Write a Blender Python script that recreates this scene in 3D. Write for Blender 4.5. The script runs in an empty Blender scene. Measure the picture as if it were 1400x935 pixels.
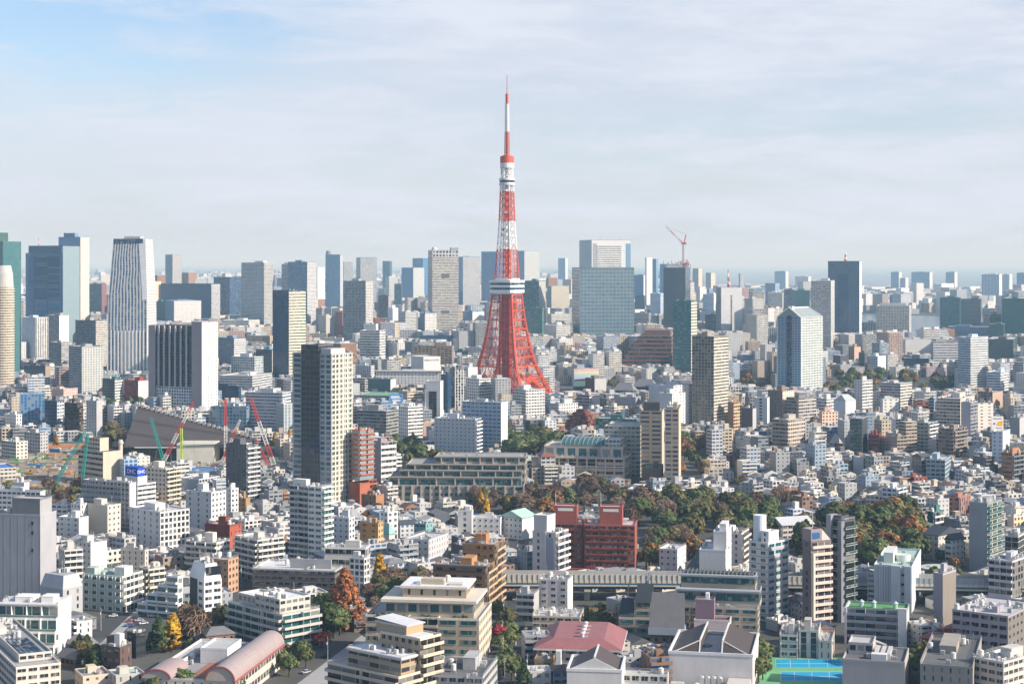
import bpy, math, random
from mathutils import Vector, noise
R = math.radians
rng = random.Random(7)
sc = bpy.context.scene
COL = sc.collection
# ---- camera: level lens on the high-rise viewing deck, frame shifted down -------------------
F = 2340.0; HZ = 360.0; H = 170.3; K = F * H          # focal length in photo pixels, eye-level row, eye height in metres
cam = bpy.data.cameras.new('camera'); camo = bpy.data.objects.new('camera', cam); COL.objects.link(camo)
camo.location = (0, 0, H); camo.rotation_euler = (R(90), 0, 0)
cam.sensor_width = 36.0; cam.lens = F / 1400 * 36; cam.shift_y = -(467.5 - HZ) / 1400
cam.clip_start = 5; cam.clip_end = 400000
sc.camera = camo
# ---- light --------------------------------------------------------------------------------
SUN_AZ, SUN_EL = 108.0, 29.0                            # degrees clockwise from the view direction
sun = bpy.data.lights.new('sun', 'SUN'); suno = bpy.data.objects.new('sun', sun); COL.objects.link(suno)
sun.energy = 5.0; sun.angle = R(0.5); sun.color = (1.0, 0.91, 0.78)
sv = Vector((math.sin(R(SUN_AZ)) * math.cos(R(SUN_EL)), math.cos(R(SUN_AZ)) * math.cos(R(SUN_EL)), math.sin(R(SUN_EL))))
suno.rotation_euler = sv.to_track_quat('Z', 'Y').to_euler()
suno.location = (0, 0, 900)
world = bpy.data.worlds.new('World'); sc.world = world; world.use_nodes = True
vs = sc.view_settings; vs.view_transform = 'Standard'; vs.look = 'None'; vs.gamma = 1; vs.use_curve_mapping = False; vs.exposure = 0.50
cy = sc.cycles
cy.max_bounces = 5; cy.diffuse_bounces = 2; cy.glossy_bounces = 2; cy.transmission_bounces = 2; cy.volume_bounces = 0
cy.use_denoising = True; cy.caustics_reflective = False; cy.caustics_refractive = False
cy.sample_clamp_indirect = 4
HAZE_DENSITY = 0.000060
CLOUD = (5.2, 5.55, 6.4); SKYTINT = (1.14, 1.14, 1.24, 1)

class NT:
    """small helper round a node tree"""
    def __init__(s, tree): s.t = tree; tree.nodes.clear()
    def n(s, kind, **kw):
        nd = s.t.nodes.new(kind)
        for k, v in kw.items(): setattr(nd, k, v)
        return nd
    def l(s, a, b): s.t.links.new(a, b)
    def val(s, sock, v):
        if hasattr(v, 'is_output') : s.l(v, sock)
        else: sock.default_value = v
    def m(s, op, a, b=None, c=None, clamp=False):
        nd = s.n('ShaderNodeMath', operation=op); nd.use_clamp = clamp
        s.val(nd.inputs[0], a)
        if b is not None: s.val(nd.inputs[1], b)
        if c is not None: s.val(nd.inputs[2], c)
        return nd.outputs[0]
    def mix(s, f, a, b, mode='MIX'):
        nd = s.n('ShaderNodeMix', data_type='RGBA', blend_type=mode)
        s.val(nd.inputs[0], f); s.val(nd.inputs[6], a); s.val(nd.inputs[7], b)
        return nd.outputs[2]
    def ramp(s, v, a, b):
        nd = s.n('ShaderNodeMapRange'); nd.interpolation_type = 'SMOOTHSTEP'
        s.val(nd.inputs[0], v); nd.inputs[1].default_value = a; nd.inputs[2].default_value = b
        return nd.outputs[0]
    def noise(s, vec, scale, detail=4, rough=.55, dist=0):
        nd = s.n('ShaderNodeTexNoise'); s.l(vec, nd.inputs['Vector'])
        nd.inputs['Scale'].default_value = scale; nd.inputs['Detail'].default_value = detail; nd.inputs['Roughness'].default_value = rough; nd.inputs['Distortion'].default_value = dist
        return nd.outputs['Fac']

def make_world():
    t = NT(world.node_tree)
    sky = t.n('ShaderNodeTexSky', sky_type='NISHITA'); sky.sun_disc = False
    sky.sun_elevation = R(SUN_EL); sky.sun_rotation = R(SUN_AZ); sky.altitude = 200; sky.dust_density = 1.0; sky.ozone_density = 2.0
    tc = t.n('ShaderNodeTexCoord'); sep = t.n('ShaderNodeSeparateXYZ'); t.l(tc.outputs['Generated'], sep.inputs[0])
    x, y, z = sep.outputs
    up = t.m('MAXIMUM', z, 0.0)
    # thin high cloud: streaks by bearing and elevation
    cmb = t.n('ShaderNodeCombineXYZ'); az = t.m('ARCTAN2', x, y); t.l(t.m('MULTIPLY', az, 3.0), cmb.inputs[0]); t.l(t.m('MULTIPLY', z, 9.5), cmb.inputs[1])
    mp = t.n('ShaderNodeMapping'); t.l(cmb.outputs[0], mp.inputs[0]); mp.inputs['Rotation'].default_value = (0, 0, R(-14)); mp.inputs['Scale'].default_value = (1, 1.7, 1); mp.inputs['Location'].default_value = (3.3, 1.2, 0)
    n1 = t.noise(mp.outputs[0], 1.5, 8, .62, .5); n2 = t.noise(mp.outputs[0], 5.0, 8, .62, .8)
    tex = t.m('ADD', t.m('MULTIPLY', n1, .62), t.m('MULTIPLY', n2, .38))
    def hole(px, py, wx, wy, amp):                         # an opening of the sheet towards one direction of the sky
        dx = t.m('DIVIDE', t.m('SUBTRACT', t.m('DIVIDE', x, t.m('MAXIMUM', y, .05)), (px - 700) / F), wx / F)
        dz = t.m('DIVIDE', t.m('SUBTRACT', t.m('DIVIDE', z, t.m('MAXIMUM', y, .05)), (HZ - py) / F), wy / F)
        d = t.m('SQRT', t.m('ADD', t.m('MULTIPLY', dx, dx), t.m('MULTIPLY', dz, dz)))
        return t.m('MULTIPLY', t.m('SUBTRACT', 1.0, t.ramp(d, .25, 1.25)), amp)
    holes = t.m('ADD', hole(130, -25, 420, 185, .92), t.m('MAXIMUM', t.m('MULTIPLY', t.ramp(z, .17, .36), .85), t.m('MULTIPLY', t.m('SUBTRACT', 1.0, t.ramp(y, -.35, .15)), .85)))          # opening top left; unseen sky overhead and behind cleared for dimmer, bluer shade
    thin = t.m('ADD', hole(1060, 205, 420, 60, .75), t.m('ADD', hole(1250, 130, 260, 70, .35), t.m('ADD', hole(430, 245, 260, 40, .45), hole(60, 190, 200, 60, .3))))
    cover = t.m('SUBTRACT', 1.0, t.m('MULTIPLY', holes, t.m('SUBTRACT', 1.2, t.m('MULTIPLY', t.ramp(tex, .42, .64), .68))), clamp=True)
    cover = t.m('SUBTRACT', cover, t.m('MULTIPLY', thin, t.m('SUBTRACT', .62, t.m('MULTIPLY', t.ramp(tex, .38, .60), .58))), clamp=True)
    cover = t.m('SUBTRACT', cover, t.m('MULTIPLY', t.m('SUBTRACT', 1.0, t.ramp(tex, .36, .58)), .26), clamp=True)
    shade = t.m('ADD', .92, t.m('MULTIPLY', t.ramp(tex, .34, .66), .13))
    cl = t.n('ShaderNodeCombineColor')
    for i, k in enumerate(CLOUD): t.l(t.m('MULTIPLY', shade, k), cl.inputs[i])
    blue = t.mix(1.0, sky.outputs[0], SKYTINT, 'MULTIPLY')
    col = t.mix(cover, blue, cl.outputs[0])
    bg = t.n('ShaderNodeBackground'); bg.inputs['Strength'].default_value = 0.1; t.l(col, bg.inputs[0])
    out = t.n('ShaderNodeOutputWorld'); t.l(bg.outputs[0], out.inputs[0])
make_world()

# ---- materials ------------------------------------------------------------------------------
def newmat(name):
    m = bpy.data.materials.new(name); m.use_nodes = True; t = NT(m.node_tree)
    b = t.n('ShaderNodeBsdfPrincipled'); o = t.n('ShaderNodeOutputMaterial'); t.l(b.outputs[0], o.inputs[0])
    return m, t, b
def worldpos(t): return t.n('ShaderNodeNewGeometry').outputs['Position']
def dirt(t, col, amt=.22, scale=.12):
    """weathering: soft blotches and rain streaks that belong to the surface"""
    mp = t.n('ShaderNodeMapping'); t.l(worldpos(t), mp.inputs[0]); mp.inputs['Scale'].default_value = (1, 1, .18)
    a = t.noise(mp.outputs[0], scale * 6, 4, .6); b = t.noise(worldpos(t), scale, 3, .5)
    f = t.m('ADD', t.m('MULTIPLY', a, .5), t.m('MULTIPLY', b, .5))
    g = t.m('ADD', 1 - amt, t.m('MULTIPLY', f, amt * 1.7))
    cc = t.n('ShaderNodeCombineColor')
    for i in range(3): t.l(g, cc.inputs[i])
    return t.mix(1.0, col, cc.outputs[0], 'MULTIPLY')
def objcol_mat(name, rough, spec=.5, metal=0, amt=.22):
    m, t, b = newmat(name)
    oi = t.n('ShaderNodeObjectInfo')
    t.l(dirt(t, oi.outputs['Color'], amt), b.inputs['Base Color'])
    b.inputs['Roughness'].default_value = rough; b.inputs['Metallic'].default_value = metal; b.inputs['Specular IOR Level'].default_value = spec
    return m
PAINT = objcol_mat('painted_surface', .78, .3, 0, .30)
METAL = objcol_mat('painted_metal', .5, .45, 0, .30)
def glass_mat():
    m, t, b = newmat('window_glass')
    oi = t.n('ShaderNodeObjectInfo')
    wn = t.n('ShaderNodeTexWhiteNoise', noise_dimensions='3D')
    sn = t.n('ShaderNodeVectorMath', operation='SNAP'); t.l(worldpos(t), sn.inputs[0]); sn.inputs[1].default_value = (1.7, 1.7, 1.6)
    t.l(sn.outputs[0], wn.inputs['Vector'])
    r = wn.outputs['Value']
    at_ = t.n('ShaderNodeAttribute', attribute_type='OBJECT', attribute_name='gc')
    col = t.mix(t.m('MULTIPLY', t.m('GREATER_THAN', r, .72), t.m('MULTIPLY', r, .55)), at_.outputs['Color'], (.32, .31, .28, 1))
    t.l(col, b.inputs['Base Color']); b.inputs['Roughness'].default_value = .06; b.inputs['IOR'].default_value = 1.5
    return m
GLASS = glass_mat()
def attr(t, name): return t.n('ShaderNodeAttribute', attribute_type='GEOMETRY', attribute_name=name).outputs['Color']
def roof_attr():
    m, t, b = newmat('roof_surface'); t.l(dirt(t, attr(t, 'wc'), .35, .25), b.inputs['Base Color']); b.inputs['Roughness'].default_value = .85
    return m
ROOFA = roof_attr()
STY = dict(punch=(.26, .74, .28, .74, 0), ribbon=(0, 1, .40, .84, .07), curt=(.035, .965, .10, .975, 0), grid=(.15, .85, .17, .84, 0), deep=(.04, .96, .06, .84, 0),
           balc=(.05, .95, .43, .93, 0), fins=(.30, .97, .10, .97, 0), slot=(.40, .60, .22, .78, 0), wide=(.12, .88, .32, .78, .06), small=(.34, .66, .36, .68, 0), blank=None,  # balc: shade of the flat balcony recesses is drawn in as dark glass
           vert=(.22, .78, .03, .97, 0))
def facade_mat(kind):
    m, t, b = newmat('facade_' + kind)
    wall = dirt(t, attr(t, 'wc'), .28)
    p = STY[kind]
    if p is None:
        t.l(wall, b.inputs['Base Color']); b.inputs['Roughness'].default_value = .8; b.inputs['Specular IOR Level'].default_value = .3
        return m
    uv = t.n('ShaderNodeUVMap', uv_map='uv'); sp = t.n('ShaderNodeSeparateXYZ'); t.l(uv.outputs[0], sp.inputs[0])
    u, v = sp.outputs[0], sp.outputs[1]
    fu, fv = t.m('FRACT', u), t.m('FRACT', v)
    k = t.m('MULTIPLY', t.m('MULTIPLY', t.m('GREATER_THAN', fu, p[0]), t.m('LESS_THAN', fu, p[1])), t.m('MULTIPLY', t.m('GREATER_THAN', fv, p[2]), t.m('LESS_THAN', fv, p[3])))
    k = t.m('MULTIPLY', k, t.m('GREATER_THAN', v, .0))
    if p[4]: k = t.m('MULTIPLY', k, t.m('GREATER_THAN', fu, p[4]))
    fl = t.n('ShaderNodeCombineXYZ'); t.l(t.m('FLOOR', u), fl.inputs[0]); t.l(t.m('FLOOR', v), fl.inputs[1])
    oi = t.n('ShaderNodeObjectInfo'); t.l(t.m('MULTIPLY', oi.outputs['Random'], 93.0), fl.inputs[2])
    wn = t.n('ShaderNodeTexWhiteNoise', noise_dimensions='3D'); t.l(fl.outputs[0], wn.inputs['Vector'])
    r = wn.outputs['Value']
    glass = attr(t, 'gc')
    if kind == 'curt': bl = t.m('MULTIPLY', r, .06)
    else: bl = t.m('ADD', t.m('MULTIPLY', t.m('GREATER_THAN', r, .70), t.m('MULTIPLY', r, .5)), t.m('MULTIPLY', r, .06))
    glass = t.mix(bl, glass, (.36, .35, .32, 1))
    t.l(t.mix(k, wall, glass), b.inputs['Base Color'])
    t.l(t.m('SUBTRACT', .8, t.m('MULTIPLY', k, .74)), b.inputs['Roughness'])
    t.l(t.m('ADD', 1.35, t.m('MULTIPLY', k, .25)), b.inputs['IOR'])
    # every pane sits at a slightly different tilt
    g = t.n('ShaderNodeNewGeometry'); vm = t.n('ShaderNodeVectorMath', operation='SUBTRACT'); t.l(wn.outputs['Color'], vm.inputs[0]); vm.inputs[1].default_value = (.5, .5, .5)
    sc_ = t.n('ShaderNodeVectorMath', operation='SCALE'); t.l(vm.outputs[0], sc_.inputs[0]); t.l(t.m('MULTIPLY', k, .05), sc_.inputs['Scale'])
    ad = t.n('ShaderNodeVectorMath', operation='ADD'); t.l(g.outputs['Normal'], ad.inputs[0]); t.l(sc_.outputs[0], ad.inputs[1])
    nm = t.n('ShaderNodeVectorMath', operation='NORMALIZE'); t.l(ad.outputs[0], nm.inputs[0]); t.l(nm.outputs[0], b.inputs['Normal'])
    return m
FM = {k: facade_mat(k) for k in STY}
def flat(name, col, rough=.85, amt=.3, scale=.2, spec=.3):
    m, t, b = newmat(name); rg = t.n('ShaderNodeRGB'); rg.outputs[0].default_value = (*col, 1)
    t.l(dirt(t, rg.outputs[0], amt, scale), b.inputs['Base Color']); b.inputs['Roughness'].default_value = rough; b.inputs['Specular IOR Level'].default_value = spec
    return m
def tile_mat():
    m, t, b = newmat('roof_tiles'); oi = t.n('ShaderNodeObjectInfo')
    uv = t.n('ShaderNodeUVMap', uv_map='uv'); sp = t.n('ShaderNodeSeparateXYZ'); t.l(uv.outputs[0], sp.inputs[0])
    w = t.m('ADD', .62, t.m('MULTIPLY', t.m('GREATER_THAN', t.m('FRACT', t.m('MULTIPLY', sp.outputs[0], 1.1)), .2), .38))
    cc = t.n('ShaderNodeCombineColor'); [t.l(w, cc.inputs[i]) for i in range(3)]
    t.l(t.mix(1.0, dirt(t, oi.outputs['Color'], .45, .3), cc.outputs[0], 'MULTIPLY'), b.inputs['Base Color']); b.inputs['Roughness'].default_value = .6
    return m
TILE = tile_mat()
def leaf_mat():
    m, t, b = newmat('leaves'); oi = t.n('ShaderNodeObjectInfo')
    wc = attr(t, 'wc'); hs = t.n('ShaderNodeHueSaturation'); t.l(wc, hs.inputs['Color'])
    t.l(t.m('ADD', .494, t.m('MULTIPLY', oi.outputs['Random'], .014)), hs.inputs['Hue']); t.l(t.m('ADD', .78, t.m('MULTIPLY', oi.outputs['Random'], .5)), hs.inputs['Value'])
    t.l(hs.outputs[0], b.inputs['Base Color']); b.inputs['Roughness'].default_value = .7; b.inputs['Specular IOR Level'].default_value = .25
    return m
LEAF = leaf_mat()
BARK = flat('bark', (.09, .065, .045))

# ---- mesh helpers -----------------------------------------------------------------------------
class MB:
    def __init__(s): s.v = []; s.f = []; s.m = []; s.uv = []; s.wc = []; s.gc = []
    def face(s, pts, m=0, uv=None, wc=None, gc=None):
        i = len(s.v); s.v.extend(pts); n = len(pts); s.f.append(tuple(range(i, i + n))); s.m.append(m)
        s.uv.append(uv or [(0, 0)] * n); s.wc.append(wc or (.5, .5, .5)); s.gc.append(gc or (.02, .03, .04))
    def box(s, x0, x1, y0, y1, z0, z1, m=0, wc=None):
        a = [(x0, y0, z0), (x1, y0, z0), (x1, y1, z0), (x0, y1, z0), (x0, y0, z1), (x1, y0, z1), (x1, y1, z1), (x0, y1, z1)]
        for q in ((0, 3, 2, 1), (4, 5, 6, 7), (0, 1, 5, 4), (1, 2, 6, 5), (2, 3, 7, 6), (3, 0, 4, 7)):
            s.face([a[k] for k in q], m, None, wc)
        return s
    def bar(s, p, q, w, m=0, wc=None, h=None):
        p, q = Vector(p), Vector(q); d = q - p
        if d.length < 1e-4: return s
        d.normalize(); a = d.cross(Vector((0, 0, 1)))
        a = Vector((1, 0, 0)) if a.length < 1e-3 else a.normalized()
        b = d.cross(a).normalized(); a *= w / 2; b *= (h or w) / 2
        c = [p - a - b, p + a - b, p + a + b, p - a + b, q - a - b, q + a - b, q + a + b, q - a + b]
        c = [tuple(x) for x in c]
        for k in ((0, 3, 2, 1), (4, 5, 6, 7), (0, 1, 5, 4), (1, 2, 6, 5), (2, 3, 7, 6), (3, 0, 4, 7)): s.face([c[i] for i in k], m, None, wc)
        return s
    def cyl(s, x, y, z0, z1, r0, r1=None, n=12, m=0, wc=None, cap=True):
        r1 = r0 if r1 is None else r1
        A = [(x + r0 * math.cos(6.2832 * i / n), y + r0 * math.sin(6.2832 * i / n), z0) for i in range(n)]
        B = [(x + r1 * math.cos(6.2832 * i / n), y + r1 * math.sin(6.2832 * i / n), z1) for i in range(n)]
        for i in range(n):
            j = (i + 1) % n; s.face([A[i], A[j], B[j], B[i]], m, None, wc)
        if cap: s.face(B, m, None, wc)
        return s
    def prism(s, poly, z0, z1, m=0, mt=None, wc=None, st=None, fh=3.5, bay=3.5, gc=None, top=True):
        """upright walls over a counter-clockwise footprint"""
        n = len(poly); nf = max(1, round((z1 - z0) / fh)); u = 0
        for i in range(n):
            a, b = poly[i], poly[(i + 1) % n]; w = math.dist(a, b); nb = max(1, round(w / bay))
            s.face([(*a, z0), (*b, z0), (*b, z1), (*a, z1)], m, [(u, 0), (u + nb, 0), (u + nb, nf), (u, nf)], wc, gc); u += nb
        if top: s.face([(*p, z1) for p in poly], m if mt is None else mt, None, wc)
        return s
    def mesh(s, name, mats):
        me = bpy.data.meshes.new(name); me.from_pydata(s.v, [], s.f)
        for m in mats: me.materials.append(m)
        me.polygons.foreach_set('material_index', s.m)
        ul = me.uv_layers.new(name='uv'); ul.data.foreach_set('uv', [c for f in s.uv for p in f for c in p])
        for nm, dat in (('wc', s.wc), ('gc', s.gc)):
            a = me.attributes.new(nm, 'FLOAT_COLOR', 'FACE'); a.data.foreach_set('color', [c for k in dat for c in (k[0], k[1], k[2], 1.0)])
        me.update(); return me
    def build(s, name, mats, parent=None, loc=(0, 0, 0), rz=0, col=None, gc=None):
        return link(name, s.mesh(name, mats if isinstance(mats, (list, tuple)) else [mats]), parent, loc, rz, col, gc)
def link(name, me, parent=None, loc=(0, 0, 0), rz=0, col=None, gc=None):
    o = bpy.data.objects.new(name, me); COL.objects.link(o)
    if parent: o.parent = parent
    o.location = loc; o.rotation_euler = (0, 0, rz)
    if col: o.color = (*col, 1)
    o['gc'] = gc or (.02, .03, .045)
    return o
def tag(o, label, cat, group=None, kind=None):
    if label: o['label'] = label
    if cat: o['category'] = cat
    if group: o['group'] = group
    if kind: o['kind'] = kind
    return o
def empty(name, label, cat, loc, rz=0, group=None):
    o = bpy.data.objects.new(name, None); COL.objects.link(o); o.location = loc; o.rotation_euler = (0, 0, rz); o.empty_display_size = 3
    return tag(o, label, cat, group)
def copy_tree(o, parent=None):
    c = o.copy(); COL.objects.link(c)
    if parent: c.parent = parent
    for ch in list(o.children): copy_tree(ch, c)
    return c
def gy(yb): return K / (yb - HZ)
def at(px, yb, z=0.0):
    Y = gy(yb); return ((px - 700) * Y / F, Y, z)
def px_of(x, y): return 700 + F * x / y
def py_of(y, z): return HZ - F * (z - H) / y

# ---- the ground ------------------------------------------------------------------------------
def sheet(name, pts, z, mat, kind='structure'):
    mb = MB(); mb.face([(x, y, z) for x, y in pts]); o = mb.build(name, mat); o['kind'] = kind; return o
G_ASPH = flat('asphalt', (.065, .068, .075), .9, .4, .05)
def ground_mat():
    m, t, b = newmat('city_ground')
    p = worldpos(t); n = t.noise(p, .012, 5, .6); n2 = t.noise(p, .12, 4, .6)
    c = t.mix(t.ramp(n, .35, .65), (.055, .057, .062, 1), (.11, .108, .10, 1)); c = t.mix(t.ramp(n2, .45, .7), c, (.075, .08, .055, 1))
    t.l(c, b.inputs['Base Color']); b.inputs['Roughness'].default_value = .9
    return m
sheet('ground', [(-60000, 200), (60000, 200), (60000, 150000), (-60000, 150000)], 0, ground_mat())
def water_mat():
    m, t, b = newmat('sea_water'); b.inputs['Base Color'].default_value = (.035, .075, .11, 1); b.inputs['Roughness'].default_value = .22; b.inputs['IOR'].default_value = 1.33
    n = t.noise(worldpos(t), .05, 4, .6); bp = t.n('ShaderNodeBump'); bp.inputs['Strength'].default_value = .35; bp.inputs['Distance'].default_value = 2; t.l(n, bp.inputs['Height']); t.l(bp.outputs[0], b.inputs['Normal'])
    return m
WATER = water_mat()
def g2(*pp): return [at(x, y)[:2] for x, y in pp]
sheet('water', g2((1165, 462), (1420, 465), (1420, 436), (1330, 433), (1165, 430)), .3, WATER)
sheet('water', g2((930, 392), (1500, 400), (1500, 363.2), (930, 363.2)), .3, WATER)
sheet('water', g2((640, 385.5), (930, 388), (930, 377), (640, 378)), .3, WATER)
# ---- colours -----------------------------------------------------------------------------------
W = dict(wh=(.67, .66, .635), ow=(.57, .54, .49), cr=(.66, .57, .45), be=(.45, .385, .30), ta=(.34, .25, .165), lg=(.52, .53, .54), gr=(.31, .32, .34), dg=(.11, .115, .125), nv=(.025, .06, .13),
         bg=(.16, .25, .37), br=(.095, .065, .05), bk=(.27, .055, .04), og=(.40, .125, .07), mv=(.34, .285, .30), te=(.06, .17, .17), ink=(.018, .02, .024), mg=(.42, .42, .42), pk=(.6, .42, .36), gn=(.30, .42, .32), bw=(.55, .62, .70),
         yb=(.34, .21, .09))
GL = dict(navy=(.010, .042, .10), teal=(.016, .085, .095), grey=(.022, .028, .038), blue=(.028, .13, .30), black=(.007, .008, .011), green=(.035, .085, .07), sky=(.10, .24, .40), pale=(.2, .27, .3))
RC = dict(lg=(.46, .46, .46), mg=(.30, .30, .30), dg=(.13, .13, .135), gn=(.17, .36, .2), mint=(.36, .5, .42), wh=(.66, .67, .68), br=(.10, .07, .055), bl=(.1, .2, .38), be=(.42, .38, .32))
# ---- buildings -----------------------------------------------------------------------------------
MC = {}
def cached(key, fn):
    if key not in MC: MC[key] = fn()
    return MC[key]
FOOT = []      # footprints (world polygon, y of visible base, px range) that infill has to respect
LAND = []      # landmarks used by infill labels: (px, x, y, short phrase)
def window_mesh(w, h, mull):
    def f():
        m = MB(); m.box(0, w, -.06, .02, 0, h, 1); m.box(-.1, w + .1, -.2, .02, -.14, 0, 0)
        m.box(-.09, 0, -.1, .02, 0, h + .09, 0); m.box(w, w + .09, -.1, .02, 0, h + .09, 0); m.box(0, w, -.1, .02, h, h + .09, 0)
        if mull: m.box(w / 2 - .04, w / 2 + .04, -.09, -.06, 0, h, 0)
        return m.mesh('window', [PAINT, GLASS])
    return cached(('win', round(w, 2), round(h, 2), mull), f)
def band_mesh(w, h, nb):
    def f():
        m = MB(); m.box(0, w, -.06, .02, 0, h, 1); m.box(-.02, w + .02, -.16, .02, -.1, 0, 0); m.box(-.02, w + .02, -.14, .02, h, h + .08, 0)
        for i in range(nb + 1):
            x = w * i / nb; m.box(x - .06, x + .06, -.12, -.06, 0, h, 0)
        return m.mesh('window_band', [PAINT, GLASS])
    return cached(('band', round(w, 2), round(h, 2), nb), f)
def balcony_mesh(w, d, fh, ndiv, glass, par=1.05):
    def f():
        m = MB(); m.box(0, w, -d, 0, 0, .2, 0); g = 1 if glass else 0
        m.box(0, w, -d, -d + .12, .2, .2 + par, g); m.box(0, .12, -d + .12, 0, .2, .2 + par, g); m.box(w - .12, w, -d + .12, 0, .2, .2 + par, g)
        for i in range(1, ndiv):
            x = w * i / ndiv; m.box(x - .08, x + .08, -d + .13, 0, .2, fh - .02, 0)
        if glass: m.box(0, w, -d - .03, -d + .14, .2 + par, .27 + par, 0)
        return m.mesh('balcony', [PAINT, GLASS])
    return cached(('balc', round(w, 2), round(d, 2), round(fh, 2), ndiv, glass, par), f)
def ac_mesh():
    def f():
        m = MB(); m.box(-.9, .9, -.5, .5, .25, 1.7); m.box(-.8, .8, -.4, .4, 0, .25); m.cyl(-.42, 0, 1.7, 1.85, .36, .36, 8); m.cyl(.42, 0, 1.7, 1.85, .36, .36, 8)
        return m.mesh('air_conditioner', [PAINT])
    return cached('ac', f)
def tank_mesh():
    def f():
        m = MB(); m.cyl(0, 0, .8, 3.0, 1.1, 1.1, 12); m.cyl(0, 0, 3.0, 3.35, 1.1, .3, 12)
        for a in (-.7, .7):
            for b in (-.7, .7): m.box(a - .07, a + .07, b - .07, b + .07, 0, .8)
        return m.mesh('water_tank', [PAINT])
    return cached('tank', f)
def duct_mesh():
    def f():
        m = MB(); m.box(-2.2, 2.2, -.3, .3, .5, 1.0); m.box(-2.2, -1.6, -.3, .3, 0, .5); m.box(1.7, 2.2, -.3, .3, 0, .5); m.box(-.4, .4, -.7, .7, .35, 1.35)
        return m.mesh('duct', [PAINT])
    return cached('duct', f)
def mast_mesh():
    def f():
        m = MB(); m.bar((0, 0, 0), (0, 0, 6), .12); m.bar((-.7, 0, 5.2), (.7, 0, 5.2), .08); m.bar((-.5, 0, 4.6), (.5, 0, 4.6), .08)
        return m.mesh('aerial', [METAL])
    return cached('aerial', f)

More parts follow.
